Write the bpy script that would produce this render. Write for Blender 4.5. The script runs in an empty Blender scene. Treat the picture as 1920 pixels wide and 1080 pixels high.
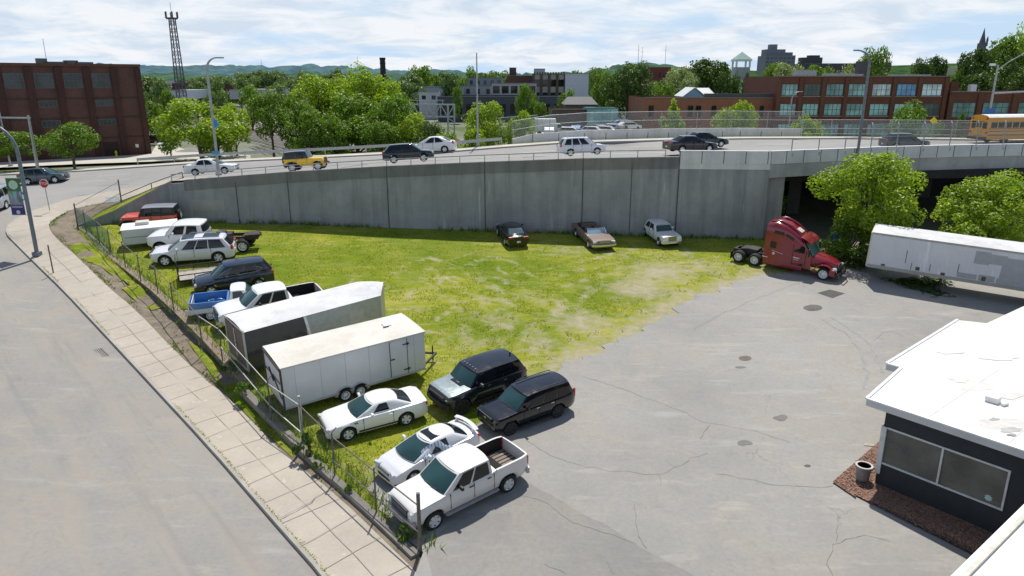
import bpy, bmesh, math, random
from mathutils import Vector, Matrix, noise
from mathutils.geometry import delaunay_2d_cdt
random.seed(7)
R = math.radians
SC = bpy.context.scene
COL = SC.collection
# ------------------------------------------------------------------ camera geometry
FP, YH, CH = 1340.0, 150.0, 16.0
PITCH = math.atan((540 - YH) / FP)
def ray(px, py):
    r = (px - 960) / FP; u = (540 - py) / FP
    return Vector((r, math.cos(PITCH) + u * math.sin(PITCH), u * math.cos(PITCH) - math.sin(PITCH)))
def P(px, py, z):
    d = ray(px, py); t = (z - CH) / d.z
    return Vector((d.x * t, d.y * t, z))
SL = 0.09
def plane(y): return SL * (y - 22)
def L(px, py, h=0.0):
    d = ray(px, py); t = (-22 * SL - CH + h) / (d.z - SL * d.y)
    return Vector((d.x * t, d.y * t, CH + d.z * t))
def at(px, py, Y):
    d = ray(px, py); t = Y / d.y
    return Vector((d.x * t, Y, CH + d.z * t))
def lerp_tab(tab, x):
    if x <= tab[0][0]: return tab[0][1]
    for (a, va), (b, vb) in zip(tab, tab[1:]):
        if x <= b: return va + (vb - va) * (x - a) / (b - a)
    return tab[-1][1]
RT = [(-75, 4.0), (-62, 4.7), (-53, 5.4), (-43, 6.3), (-31, 7.25), (-19.5, 7.95), (-10.8, 8.6), (-2.3, 9.05), (5.9, 9.4), (13.7, 9.6), (100, 9.6)]
def RZ(x): return lerp_tab(RT, x)
def RD(px, py):
    z = 8.0
    for _ in range(12):
        p = P(px, py, z); z = RZ(p.x)
    return P(px, py, z)
def SZ(y):
    return plane(y) - 0.15 - 0.35 * min(1, max(0, (y - 24) / 8)) + 0.8 * min(1, max(0, (y - 43) / 17))
def SD(px, py, h=0.0):
    z = 1.0
    for _ in range(25):
        p = P(px, py, z); z = 0.5 * z + 0.5 * (SZ(p.y) + h)
    return P(px, py, z)
# ------------------------------------------------------------------ helpers: objects
def clean(name): return name
class MB:
    def __init__(s): s.v = []; s.f = []; s.m = []; s.cur = 0
    def face(s, pts, m=None):
        b = len(s.v); s.v += [tuple(p) for p in pts]; s.f.append(tuple(range(b, b + len(pts)))); s.m.append(s.cur if m is None else m)
    def box(s, c, d, rz=0, m=None, ry=0, rx=0):
        hx, hy, hz = d[0] / 2, d[1] / 2, d[2] / 2
        M = Matrix.Rotation(rz, 3, 'Z') @ Matrix.Rotation(ry, 3, 'Y') @ Matrix.Rotation(rx, 3, 'X'); c = Vector(c)
        P8 = [c + M @ Vector((x * hx, y * hy, z * hz)) for x, y, z in ((-1,-1,-1),(1,-1,-1),(1,1,-1),(-1,1,-1),(-1,-1,1),(1,-1,1),(1,1,1),(-1,1,1))]
        b = len(s.v); s.v += [tuple(p) for p in P8]
        for f in ((0,3,2,1),(4,5,6,7),(0,1,5,4),(1,2,6,5),(2,3,7,6),(3,0,4,7)):
            s.f.append(tuple(b + i for i in f)); s.m.append(s.cur if m is None else m)
        return s
    def bar(s, a, b, w, h=None, m=None):
        a = Vector(a); b = Vector(b); h = h or w; d = b - a
        if d.length < 1e-6: return s
        x = d.normalized(); up = Vector((0, 0, 1)) if abs(x.z) < .95 else Vector((0, 1, 0))
        y = up.cross(x).normalized(); z = x.cross(y)
        pts = [a + y * sy * w / 2 + z * sz * h / 2 for sy, sz in ((-1,-1),(1,-1),(1,1),(-1,1))] + [b + y * sy * w / 2 + z * sz * h / 2 for sy, sz in ((-1,-1),(1,-1),(1,1),(-1,1))]
        k = len(s.v); s.v += [tuple(p) for p in pts]
        for f in ((0,3,2,1),(4,5,6,7),(0,1,5,4),(1,2,6,5),(2,3,7,6),(3,0,4,7)):
            s.f.append(tuple(k + i for i in f)); s.m.append(s.cur if m is None else m)
        return s
    def tube(s, pts, r, n=8, m=None, caps=True):
        pts = [Vector(p) for p in pts]
        if not isinstance(r, (list, tuple)): r = [r] * len(pts)
        rings = []; k = len(s.v); ref = None
        for i, p in enumerate(pts):
            d = (pts[min(i + 1, len(pts) - 1)] - pts[max(i - 1, 0)]).normalized()
            if ref is None: ref = Vector((0, 0, 1)) if abs(d.z) < .9 else Vector((1, 0, 0))
            y = ref.cross(d)
            if y.length < 1e-4: y = Vector((1, 0, 0)).cross(d)
            y.normalize(); z = d.cross(y)
            for j in range(n):
                a = 2 * math.pi * j / n; s.v.append(tuple(p + y * math.cos(a) * r[i] + z * math.sin(a) * r[i]))
        for i in range(len(pts) - 1):
            for j in range(n):
                j2 = (j + 1) % n
                s.f.append((k + i * n + j, k + i * n + j2, k + (i + 1) * n + j2, k + (i + 1) * n + j)); s.m.append(s.cur if m is None else m)
        if caps:
            s.f.append(tuple(k + j for j in reversed(range(n)))); s.m.append(s.cur if m is None else m)
            e = k + (len(pts) - 1) * n; s.f.append(tuple(e + j for j in range(n))); s.m.append(s.cur if m is None else m)
        return s
    def lathe(s, prof, n=20, axis='Z', c=(0,0,0), m=None, caps=True):
        k = len(s.v); c = Vector(c)
        for r, h in prof:
            for j in range(n):
                a = 2 * math.pi * j / n
                v = (r * math.cos(a), r * math.sin(a), h) if axis == 'Z' else ((r * math.cos(a), h, r * math.sin(a)) if axis == 'Y' else (h, r * math.cos(a), r * math.sin(a)))
                s.v.append(tuple(c + Vector(v)))
        for i in range(len(prof) - 1):
            for j in range(n):
                j2 = (j + 1) % n; s.f.append((k + i * n + j, k + i * n + j2, k + (i + 1) * n + j2, k + (i + 1) * n + j)); s.m.append(s.cur if m is None else m)
        for i, o in ((0, 1), (len(prof) - 1, 0)):
            if caps and prof[i][0] > 1e-4:
                s.f.append(tuple(k + i * n + j for j in range(n))); s.m.append(s.cur if m is None else m)
        return s
    def prism(s, prof, y0, y1, m=None):   # prof (x,z) extruded along y
        k = len(s.v); n = len(prof)
        s.v += [(x, y0, z) for x, z in prof] + [(x, y1, z) for x, z in prof]
        mm = s.cur if m is None else m
        s.f.append(tuple(k + i for i in range(n))); s.m.append(mm); s.f.append(tuple(k + n + i for i in reversed(range(n)))); s.m.append(mm)
        for i in range(n):
            j = (i + 1) % n; s.f.append((k + i, k + n + i, k + n + j, k + j)); s.m.append(mm)
        return s
    def grid(s, fn, nu, nv, m=None):
        k = len(s.v)
        for i in range(nu + 1):
            for j in range(nv + 1): s.v.append(tuple(fn(i / nu, j / nv)))
        for i in range(nu):
            for j in range(nv):
                a = k + i * (nv + 1) + j; s.f.append((a, a + 1, a + nv + 2, a + nv + 1)); s.m.append(s.cur if m is None else m)
        return s
    def mesh(s, name, mats, fix=True, merge=0.0, smooth=None):
        me = bpy.data.meshes.new(name); me.from_pydata(s.v, [], s.f)
        for mt in (mats if isinstance(mats, (list, tuple)) else [mats]): me.materials.append(mt)
        if len(me.polygons) == len(s.m):
            me.polygons.foreach_set('material_index', s.m)
        if fix or merge:
            bm = bmesh.new(); bm.from_mesh(me)
            if merge: bmesh.ops.remove_doubles(bm, verts=bm.verts, dist=merge)
            if fix: bmesh.ops.recalc_face_normals(bm, faces=bm.faces)
            if smooth is not None:
                for f in bm.faces: f.smooth = True
                for e in bm.edges:
                    if len(e.link_faces) != 2 or e.calc_face_angle(0) > R(smooth): e.smooth = False
            bm.to_mesh(me); bm.free()
        me.update(); return me
    def build(s, name, mats, parent=None, fix=True, merge=0.0, smooth=None, bevel=0, **kw):
        o = bpy.data.objects.new(name, s.mesh(name, mats, fix, merge, smooth)); COL.objects.link(o)
        if parent: o.parent = parent
        if bevel:
            b = o.modifiers.new('bevel', 'BEVEL'); b.width = bevel; b.segments = 2; b.limit_method = 'ANGLE'; b.angle_limit = R(28); b.harden_normals = False
        tag(o, **kw); return o
def tag(o, label=None, cat=None, group=None, kind=None):
    if label: o['label'] = label
    if cat: o['category'] = cat
    if group: o['group'] = group
    if kind: o['kind'] = kind
    return o
def empty(name, label=None, cat=None, group=None, loc=(0,0,0), rz=0):
    o = bpy.data.objects.new(name, None); COL.objects.link(o); o.location = loc; o.rotation_euler = (0, 0, rz); o.empty_display_size = .3
    return tag(o, label, cat, group)
KIDS = {}
def children(o): return [c for c in bpy.data.objects if c.parent == o]
def dup(o, label=None, group=None, parent=None):
    c = o.copy(); COL.objects.link(c); c.parent = parent
    if label: c['label'] = label
    if group: c['group'] = group
    for ch in list(o.children): dup(ch, parent=c)
    return c
# ------------------------------------------------------------------ materials
def nt(name):
    m = bpy.data.materials.new(name); m.use_nodes = True; n = m.node_tree; n.nodes.clear()
    out = n.nodes.new('ShaderNodeOutputMaterial'); return m, n, out
def N(n, t, **kw):
    x = n.nodes.new(t)
    for k, v in kw.items():
        if k.startswith('i_'):
            key = k[2:]; key = int(key) if key.isdigit() else key.replace('_', ' ')
            x.inputs[key].default_value = v
        else: setattr(x, k, v)
    return x
def mixc(n, f, a, b, mode='MIX'):
    x = n.nodes.new('ShaderNodeMix'); x.data_type = 'RGBA'; x.blend_type = mode
    for s, v in ((0, f), (6, a), (7, b)):
        if hasattr(v, 'links') or hasattr(v, 'is_linked'): n.links.new(v, x.inputs[s])
        else: x.inputs[s].default_value = v if s == 0 else (tuple(v) + (1,))[:4]
    return x.outputs[2]
def ramp(n, src, stops):
    x = n.nodes.new('ShaderNodeValToRGB'); n.links.new(src, x.inputs[0]); e = x.color_ramp.elements
    while len(e) < len(stops): e.new(.5)
    for el, (p, c) in zip(e, stops): el.position = p; el.color = (c, c, c, 1) if not isinstance(c, tuple) else c + (1,)
    return x.outputs[0]
def noi(n, vec, scale, detail=4, rough=.6, dist=0):
    x = N(n, 'ShaderNodeTexNoise'); x.inputs['Scale'].default_value = scale; x.inputs['Detail'].default_value = detail; x.inputs['Roughness'].default_value = rough; x.inputs['Distortion'].default_value = dist
    if vec: n.links.new(vec, x.inputs['Vector'])
    return x.outputs[0]
def pos(n): return N(n, 'ShaderNodeNewGeometry').outputs['Position']
def objc(n): return N(n, 'ShaderNodeTexCoord').outputs['Object']
def scl(n, v, s):
    x = N(n, 'ShaderNodeMapping'); x.inputs['Scale'].default_value = s; n.links.new(v, x.inputs[0]); return x.outputs[0]
def bumpn(n, h, st, dist=.05):
    b = N(n, 'ShaderNodeBump'); b.inputs['Strength'].default_value = st; b.inputs['Distance'].default_value = dist; n.links.new(h, b.inputs['Height']); return b.outputs[0]
def pri(n, out, col, rough=.6, metal=0, bump=None, coat=0, spec=.5):
    p = N(n, 'ShaderNodeBsdfPrincipled')
    if hasattr(col, 'is_linked'): n.links.new(col, p.inputs['Base Color'])
    else: p.inputs['Base Color'].default_value = tuple(col) + (1,)
    if hasattr(rough, 'is_linked'): n.links.new(rough, p.inputs['Roughness'])
    else: p.inputs['Roughness'].default_value = rough
    p.inputs['Metallic'].default_value = metal; p.inputs['Coat Weight'].default_value = coat; p.inputs['Coat Roughness'].default_value = .06
    p.inputs['Specular IOR Level'].default_value = spec
    if bump: n.links.new(bump, p.inputs['Normal'])
    n.links.new(p.outputs[0], out.inputs[0]); return p
MC = {}
def flat(name, col, rough=.6, metal=0, var=.15, scale=3., coat=0, bump=0, world=False, spec=.5):
    if name in MC: return MC[name]
    m, n, out = nt(name); v = pos(n) if world else objc(n)
    f = noi(n, v, scale, 5, .65)
    c = mixc(n, ramp(n, f, [(.3, 0.), (.7, 1.)]), [x * (1 - var) for x in col], [min(1, x * (1 + var)) for x in col])
    pri(n, out, c, rough, metal, bumpn(n, noi(n, v, scale * 8, 4), bump, .03) if bump else None, coat, spec)
    MC[name] = m; return m
def paint(name, col, rough=.25, metal=0.0, dust=.10):
    if name in MC: return MC[name]
    m, n, out = nt(name); v = objc(n)
    f = ramp(n, noi(n, v, 1.7, 6, .7), [(.4, 0.), (.75, 1.)])
    c = mixc(n, ramp(n, noi(n, v, 1.7, 6, .7), [(.4, 0.), (.85, dust)]), col, (.35, .32, .27))
    r = N(n, 'ShaderNodeMapRange'); n.links.new(f, r.inputs[0]); r.inputs[3].default_value = rough; r.inputs[4].default_value = rough + .2
    pri(n, out, c, r.outputs[0], metal, None, .6); MC[name] = m; return m
def glassm(name, col=(.02, .035, .04), rough=.06):
    if name in MC: return MC[name]
    m, n, out = nt(name); v = objc(n)
    f = ramp(n, noi(n, v, .35, 2, .5), [(.42, 0.), (.62, 1.)])
    pri(n, out, mixc(n, f, col, [min(1, x * 2.0 + .004) for x in col]), rough, 0, None, 0, .5); MC[name] = m; return m
M_glass = glassm('window_glass'); M_wind = glassm('windshield_glass', (.016, .045, .048), .05); M_black_glass = glassm('tinted_glass', (.006, .008, .010), .05)
M_tyre = flat('tyre_rubber', (.02, .02, .021), .85); M_rim = flat('alloy', (.72, .73, .75), .35, .15); M_darkrim = flat('black_alloy', (.02, .02, .02), .4)
M_steelwheel = flat('pale_wheel', (.8, .8, .82), .4, 0)
M_plast = flat('black_plastic', (.022, .022, .024), .55); M_chrome = flat('chrome', (.7, .71, .73), .18, .95); M_under = flat('underbody', (.012, .012, .012), .9)
M_head = flat('headlamp', (.65, .68, .7), .12, .2, .3, 20, .6); M_tail = flat('tail_lamp', (.45, .015, .015), .2, 0, .3, 20, .5); M_amber = flat('amber', (.7, .25, .03), .3)
M_white = flat('white_paint_flat', (.78, .78, .77), .5); M_plate = flat('plate', (.75, .72, .5), .5)
M_galv = flat('galvanised_steel', (.36, .38, .39), .5, .6, .2, 6); M_rustpost = flat('weathered_post', (.16, .145, .13), .75, .3, .35, 9); M_rail = flat('rail_steel', (.42, .43, .43), .5, .5, .2, 3)
M_wood = flat('weathered_wood', (.32, .27, .22), .85, 0, .3, 12)
def leafm(name, a, b, tr=.35):
    m, n, out = nt(name)
    g = N(n, 'ShaderNodeNewGeometry')
    c = mixc(n, g.outputs['Random Per Island'], a, b)
    c = mixc(n, ramp(n, noi(n, objc(n), 3.2, 3), [(.35, 0.), (.65, .6)]), c, mixc(n, .35, c, (.02, .03, .005)))
    d = N(n, 'ShaderNodeBsdfDiffuse'); t = N(n, 'ShaderNodeBsdfTranslucent'); n.links.new(c, d.inputs[0])
    c2 = mixc(n, 1.0, c, (1.5, 1.6, .6), 'MULTIPLY'); n.links.new(c2, t.inputs[0])
    mx = N(n, 'ShaderNodeMixShader'); mx.inputs[0].default_value = tr; n.links.new(d.outputs[0], mx.inputs[1]); n.links.new(t.outputs[0], mx.inputs[2])
    gl = N(n, 'ShaderNodeBsdfGlossy'); gl.inputs['Roughness'].default_value = .45; gl.inputs[0].default_value = (.8, .8, .7, 1)
    m2 = N(n, 'ShaderNodeMixShader'); m2.inputs[0].default_value = .05; n.links.new(mx.outputs[0], m2.inputs[1]); n.links.new(gl.outputs[0], m2.inputs[2])
    n.links.new(m2.outputs[0], out.inputs[0]); return m
LEAF = {'bright': leafm('bright_leaves', (.17, .27, .012), (.36, .47, .03), .48),
        'mid': leafm('mid_green_leaves', (.085, .17, .012), (.19, .31, .022), .42),
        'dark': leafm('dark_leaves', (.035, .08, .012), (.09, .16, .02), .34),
        'pale': leafm('pale_blossom_leaves', (.12, .20, .05), (.5, .54, .34), .35),
        'far': leafm('hazy_distant_leaves', (.08, .15, .055), (.17, .25, .075), .38)}  # 'far' greens are paler and bluer: distance haze put into the leaf colour
M_bark = flat('bark', (.10, .08, .06), .9, 0, .35, 8, bump=.4)
def brickm(name, c1, c2, mortar, sx=1., grime=.5):
    m, n, out = nt(name); tc = objc(n)
    # use facade coordinates: x along, z up
    sp = N(n, 'ShaderNodeSeparateXYZ'); n.links.new(tc, sp.inputs[0]); cb = N(n, 'ShaderNodeCombineXYZ')
    ad = N(n, 'ShaderNodeMath', operation='ADD'); n.links.new(sp.outputs[0], ad.inputs[0]); n.links.new(sp.outputs[1], ad.inputs[1])
    n.links.new(ad.outputs[0], cb.inputs[0]); n.links.new(sp.outputs[2], cb.inputs[1])
    b = N(n, 'ShaderNodeTexBrick'); n.links.new(cb.outputs[0], b.inputs[0]); b.inputs['Scale'].default_value = 1.6 * sx
    b.inputs['Color1'].default_value = c1 + (1,); b.inputs['Color2'].default_value = c2 + (1,); b.inputs['Mortar'].default_value = mortar + (1,)
    b.inputs['Mortar Size'].default_value = .015; b.inputs['Brick Width'].default_value = .55; b.inputs['Row Height'].default_value = .2
    f = ramp(n, noi(n, tc, .35, 6, .7), [(.35, 0.), (.7, grime)])
    c = mixc(n, f, b.outputs[0], [x * .35 for x in c1])
    c = mixc(n, ramp(n, noi(n, scl(n, tc, (1.2, 1.2, .15)), 1.0, 4), [(.5, 0.), (.8, .35)]), c, [x * .5 + .02 for x in c2])
    pri(n, out, c, .9); return m
M_brick_dark = brickm('dark_brick', (.125, .056, .046), (.16, .072, .057), (.13, .095, .085))
M_brick_red = brickm('red_brick', (.16, .055, .032), (.21, .075, .042), (.18, .10, .075), grime=.35)
M_brick_orange = brickm('orange_brick', (.30, .115, .06), (.36, .14, .075), (.3, .18, .13), grime=.25)
M_brick_brown = brickm('brown_brick', (.14, .095, .075), (.17, .115, .09), (.17, .14, .12))
def concrete(name, col, dark, streak=.36, world=True, scale=1.):
    m, n, out = nt(name); v = pos(n)
    c = mixc(n, ramp(n, noi(n, v, .35 * scale, 7, .68), [(.35, 0.), (.68, 1.)]), col, dark)
    s = ramp(n, noi(n, scl(n, v, (1.1, 1.1, .07)), 1.1, 5, .7), [(.48, 0.), (.72, streak)])
    c = mixc(n, s, c, [x * .45 for x in dark])
    s2 = ramp(n, noi(n, scl(n, v, (2.3, 2.3, .2)), .9, 3, .5), [(.66, 0.), (.74, .5)])
    c = mixc(n, s2, c, [min(1, x * 1.5) for x in col])
    c = mixc(n, ramp(n, noi(n, v, 9, 4, .7), [(.3, 0.), (.8, .25)]), c, [x * .6 for x in dark])
    pri(n, out, c, .9, 0, bumpn(n, noi(n, v, 5, 5), .25, .03)); return m
M_conc = concrete('old_concrete', (.385, .395, .395), (.27, .28, .285), .5); M_conc_new = concrete('pale_concrete', (.74, .74, .73), (.58, .585, .59), .3)
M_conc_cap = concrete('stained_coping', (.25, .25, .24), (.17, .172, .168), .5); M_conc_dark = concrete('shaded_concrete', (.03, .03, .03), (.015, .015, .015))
def asphalt(name, col, c2, warm, sc=1.):
    m, n, out = nt(name); v = pos(n)
    c = mixc(n, ramp(n, noi(n, v, .09 * sc, 6, .62), [(.35, 0.), (.66, 1.)]), col, c2)
    c = mixc(n, ramp(n, noi(n, v, .35 * sc, 5, .7, 1.2), [(.45, 0.), (.70, .75)]), c, warm)
    c = mixc(n, ramp(n, noi(n, v, 1.3 * sc, 5, .7), [(.56, 0.), (.8, .4)]), c, [x * .6 for x in col])
    c = mixc(n, ramp(n, noi(n, v, 6 * sc, 6, .75), [(.35, 0.), (.72, .38)]), c, [x * .68 for x in col])
    c = mixc(n, ramp(n, noi(n, scl(n, v, (.25, 1.1, 1)), 1.2 * sc, 6, .7), [(.55, 0.), (.72, .5)]), c, [min(1, x * 1.25) for x in c2])
    c = mixc(n, ramp(n, noi(n, v, 40, 3, .8), [(.25, .0), (.8, .25)]), c, [x * .6 for x in col])
    vo = N(n, 'ShaderNodeTexVoronoi', feature='DISTANCE_TO_EDGE'); vv = N(n, 'ShaderNodeVectorMath', operation='ADD')
    nz = N(n, 'ShaderNodeTexNoise'); nz.inputs['Scale'].default_value = .8; nz.inputs['Detail'].default_value = 5; n.links.new(v, nz.inputs['Vector'])
    ms = N(n, 'ShaderNodeVectorMath', operation='SCALE'); ms.inputs['Scale'].default_value = 1.9; n.links.new(nz.outputs['Color'], ms.inputs[0])
    n.links.new(v, vv.inputs[0]); n.links.new(ms.outputs[0], vv.inputs[1]); n.links.new(vv.outputs[0], vo.inputs['Vector']); vo.inputs['Scale'].default_value = .16
    ck = ramp(n, vo.outputs['Distance'], [(.0, 1.), (.006, 0.)])
    gate = ramp(n, noi(n, v, .13, 3), [(.58, 0.), (.66, .4)])
    mu = N(n, 'ShaderNodeMath', operation='MULTIPLY'); n.links.new(ck, mu.inputs[0]); n.links.new(gate, mu.inputs[1])
    c = mixc(n, mu.outputs[0], c, [x * .35 for x in col])
    pri(n, out, c, .92, 0, bumpn(n, noi(n, v, 25, 4), .25, .02), 0, .2); return m
def streetasphalt(name, col, c2, warm):
    m = asphalt(name, col, c2, warm); n = m.node_tree; p = [x for x in n.nodes if x.type == 'BSDF_PRINCIPLED'][0]; src = p.inputs['Base Color'].links[0].from_socket
    mr_ = N(n, 'ShaderNodeMapping'); mr_.inputs['Rotation'].default_value = (0, 0, R(-132)); n.links.new(pos(n), mr_.inputs[0])
    mp = N(n, 'ShaderNodeMapping'); mp.inputs['Scale'].default_value = (.02, .5, 1); n.links.new(mr_.outputs[0], mp.inputs[0])
    c = mixc(n, ramp(n, noi(n, mp.outputs[0], 1.6, 5, .65), [(.46, 0.), (.66, .55)]), src, (.335, .30, .255))
    mp2 = N(n, 'ShaderNodeMapping'); mp2.inputs['Scale'].default_value = (.03, .9, 1); mp2.inputs['Location'].default_value = (5, 3, 0); n.links.new(mr_.outputs[0], mp2.inputs[0])
    c = mixc(n, ramp(n, noi(n, mp2.outputs[0], 1.3, 6, .7), [(.52, 0.), (.70, .4)]), c, (.19, .188, .188)); n.links.new(c, p.inputs['Base Color']); return m
M_lot = asphalt('old_lot_asphalt', (.31, .30, .283), (.405, .392, .365), (.41, .37, .315))
M_lot2 = asphalt('patched_asphalt', (.262, .254, .24), (.335, .323, .30), (.355, .325, .28))
M_road = streetasphalt('street_asphalt', (.285, .276, .262), (.355, .34, .315), (.385, .345, .28))
M_hiway = asphalt('ramp_asphalt', (.31, .305, .295), (.38, .37, .355), (.35, .335, .31))
M_walk = concrete('sidewalk_concrete', (.50, .445, .37), (.41, .365, .305), .12)
M_walk_far = flat('far_sidewalk', (.50, .47, .41), .9, 0, .1, .5, world=True)
M_curb = concrete('kerb_stone', (.44, .42, .37), (.32, .30, .26), .2)
M_dirt = flat('dirt', (.20, .165, .12), .95, 0, .35, 1.6, world=True, bump=.4)
M_crack = flat('crack_grey', (.19, .185, .18), .95)  # even dark grey of the crack ribbons and the drain frame
M_mark = flat('road_marking', (.55, .55, .53), .8, 0, .25, 3, world=True)
def grassm(name, attr=True):
    m, n, out = nt(name); v = pos(n)
    a = mixc(n, ramp(n, noi(n, v, .28, 6, .7), [(.36, 0.), (.64, 1.)]), (.18, .25, .014), (.38, .38, .045))
    a = mixc(n, ramp(n, noi(n, scl(n, v, (.5, 2.2, 1)), .55, 5, .7, .8), [(.48, 0.), (.68, .9)]), a, (.50, .44, .14))
    a = mixc(n, ramp(n, noi(n, v, .12, 4, .6), [(.45, 0.), (.62, .55)]), a, (.10, .19, .008))
    a = mixc(n, ramp(n, noi(n, v, 6, 4, .8), [(.3, 0.), (.75, .4)]), a, (.09, .13, .01))
    if attr:
        at_ = N(n, 'ShaderNodeAttribute', attribute_name='dirt')
        w = N(n, 'ShaderNodeMath', operation='MULTIPLY_ADD'); n.links.new(noi(n, v, 1.1, 6, .75), w.inputs[0]); w.inputs[1].default_value = 1.5; n.links.new(at_.outputs['Fac'], w.inputs[2])
        f = ramp(n, w.outputs[0], [(.99, 0.), (1.0, 1.)]) if False else None
        mr = N(n, 'ShaderNodeMapRange'); n.links.new(w.outputs[0], mr.inputs[0]); mr.inputs[1].default_value = 1.0; mr.inputs[2].default_value = 1.45
        dc = mixc(n, noi(n, v, 3, 5), (.30, .265, .16), (.52, .465, .34))
        a = mixc(n, mr.outputs[0], a, dc)
    pri(n, out, a, .95, 0, bumpn(n, noi(n, v, 9, 5, .75), .7, .12), 0, .1); return m
M_grass = grassm('lawn_grass'); M_grass2 = grassm('verge_grass', False)
M_blade = leafm('grass_blades', (.19, .25, .018), (.44, .42, .07), .45); M_weed = leafm('weed_leaves', (.08, .15, .012), (.20, .28, .03), .4)
M_screen = None
def meshmat(name, pitch, fill, col, metal=.6, tint=None):
    """chain link: wires where two diagonal wave patterns peak, open between them"""
    m, n, out = nt(name); tc = objc(n); sp = N(n, 'ShaderNodeSeparateXYZ'); n.links.new(tc, sp.inputs[0])
    fs = []
    for sgn in (1, -1):
        a = N(n, 'ShaderNodeMath', operation='MULTIPLY_ADD'); n.links.new(sp.outputs[2], a.inputs[0]); a.inputs[1].default_value = sgn; n.links.new(sp.outputs[0], a.inputs[2])
        b = N(n, 'ShaderNodeMath', operation='DIVIDE'); n.links.new(a.outputs[0], b.inputs[0]); b.inputs[1].default_value = pitch
        c = N(n, 'ShaderNodeMath', operation='FRACT'); n.links.new(b.outputs[0], c.inputs[0])
        d = N(n, 'ShaderNodeMath', operation='LESS_THAN'); n.links.new(c.outputs[0], d.inputs[0]); d.inputs[1].default_value = fill; fs.append(d)
    mx = N(n, 'ShaderNodeMath', operation='MAXIMUM'); n.links.new(fs[0].outputs[0], mx.inputs[0]); n.links.new(fs[1].outputs[0], mx.inputs[1])
    p = N(n, 'ShaderNodeBsdfPrincipled'); p.inputs['Base Color'].default_value = col + (1,); p.inputs['Metallic'].default_value = metal; p.inputs['Roughness'].default_value = .6
    t = N(n, 'ShaderNodeBsdfTransparent')
    if tint: t.inputs[0].default_value = tint + (1,)
    s = N(n, 'ShaderNodeMixShader'); n.links.new(mx.outputs[0], s.inputs[0]); n.links.new(t.outputs[0], s.inputs[1]); n.links.new(p.outputs[0], s.inputs[2]); n.links.new(s.outputs[0], out.inputs[0]); return m
M_link = meshmat('chain_link', .07, .055, (.2, .2, .2)); M_link_far = meshmat('bridge_link', .12, .13, (.42, .44, .45), .3)
M_green = meshmat('green_screen', .05, .22, (.12, .22, .19), 0, (.62, .78, .74))
# ================================================================== THE SETTING
def resample(pts, step):
    out = [pts[0]]
    for a, b in zip(pts, pts[1:]):
        n = max(1, int((b - a).length / step))
        for i in range(1, n + 1): out.append(a.lerp(b, i / n))
    return out
def smoothline(pts, it=2):
    for _ in range(it):
        q = [pts[0]]
        for a, b in zip(pts, pts[1:]): q += [a.lerp(b, .25), a.lerp(b, .75)]
        pts = q + [pts[-1]]
    return pts
def inside(x, y, poly):
    c = False; j = len(poly) - 1
    for i in range(len(poly)):
        xi, yi = poly[i][0], poly[i][1]; xj, yj = poly[j][0], poly[j][1]
        if (yi > y) != (yj > y) and x < (xj - xi) * (y - yi) / (yj - yi) + xi: c = not c
        j = i
    return c
def sheet(name, pts, mat, step=0, zf=None, dz=0, parent=None, **kw):
    b = [Vector(p) for p in pts]; n = len(b); P2 = [Vector((p.x, p.y)) for p in b]; zs = [p.z for p in b]
    if step:
        xs = [p.x for p in b]; ys = [p.y for p in b]; x = min(xs) + step / 2
        while x < max(xs):
            y = min(ys) + step / 2
            while y < max(ys):
                if inside(x, y, b):
                    P2.append(Vector((x, y)))
                    if zf: zs.append(zf(x, y))
                    else:
                        w = 0; s = 0
                        for p in b:
                            d = ((p.x - x) ** 2 + (p.y - y) ** 2 + .01) ** -1.5; w += d; s += d * p.z
                        zs.append(s / w)
                y += step
            x += step
    r = delaunay_2d_cdt(P2, [(i, (i + 1) % n) for i in range(n)], [list(range(n))], 1, 1e-5)
    vs, fs, ov = r[0], r[2], r[3]
    mb = MB(); mb.v = [(v.x, v.y, (sum(zs[k] for k in o if k < len(zs)) / max(1, len([k for k in o if k < len(zs)]))) + dz) for v, o in zip(vs, ov)]
    mb.f = [tuple(f) for f in fs]; mb.m = [0] * len(fs)
    me = mb.mesh(name, mat, fix=False)
    bm = bmesh.new(); bm.from_mesh(me)
    for f in bm.faces:
        f.normal_update()
        if f.normal.z < 0: f.normal_flip()
        f.smooth = True
    bm.to_mesh(me); bm.free()
    o = bpy.data.objects.new(name, me); COL.objects.link(o)
    if parent: o.parent = parent
    return tag(o, **kw)
def arc2(line, u):
    tot = sum((b - a).length for a, b in zip(line, line[1:])); s = u * tot * .99999
    for a, b in zip(line, line[1:]):
        l = (b - a).length
        if s <= l: return a.lerp(b, s / l)
        s -= l
    return line[-1].copy()
def strip(mb, line, w, h, side=1, m=None):
    """kerb-like bar along a line: inner offset w to the left of travel (side=1)"""
    for a, b in zip(line, line[1:]):
        d = (b - a); d.z = 0; d.normalize(); nrm = Vector((-d.y, d.x, 0)) * side * w
        up = Vector((0, 0, h)); lo = Vector((0, 0, -.25))
        q = [a + lo, b + lo, b + nrm + lo, a + nrm + lo, a + up, b + up, b + nrm + up, a + nrm + up]
        for f in ((4,5,6,7),(0,1,5,4),(2,3,7,6),(1,2,6,5),(3,0,4,7)): mb.face([q[i] for i in f], m)
def terr(x, y):
    if y < 64: z = plane(max(y, 0)) - .9 - .4 * max(0, min(1, (y - 20) / 10))
    else: z = plane(64) - 1.3 + (3.6 - (plane(64) - 1.3)) * min(1, (y - 64) / 20)
    if x < -40 and y > 70: z = z + (4.55 - z) * min(1, (-40 - x) / 10) * min(1, max(0, (y - 80) / 6)) * (1 if y < 135 else max(0, 1 - (y - 135) / 30))
    if y > 400: z -= min(20, (y - 400) * .02)
    return z
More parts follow.
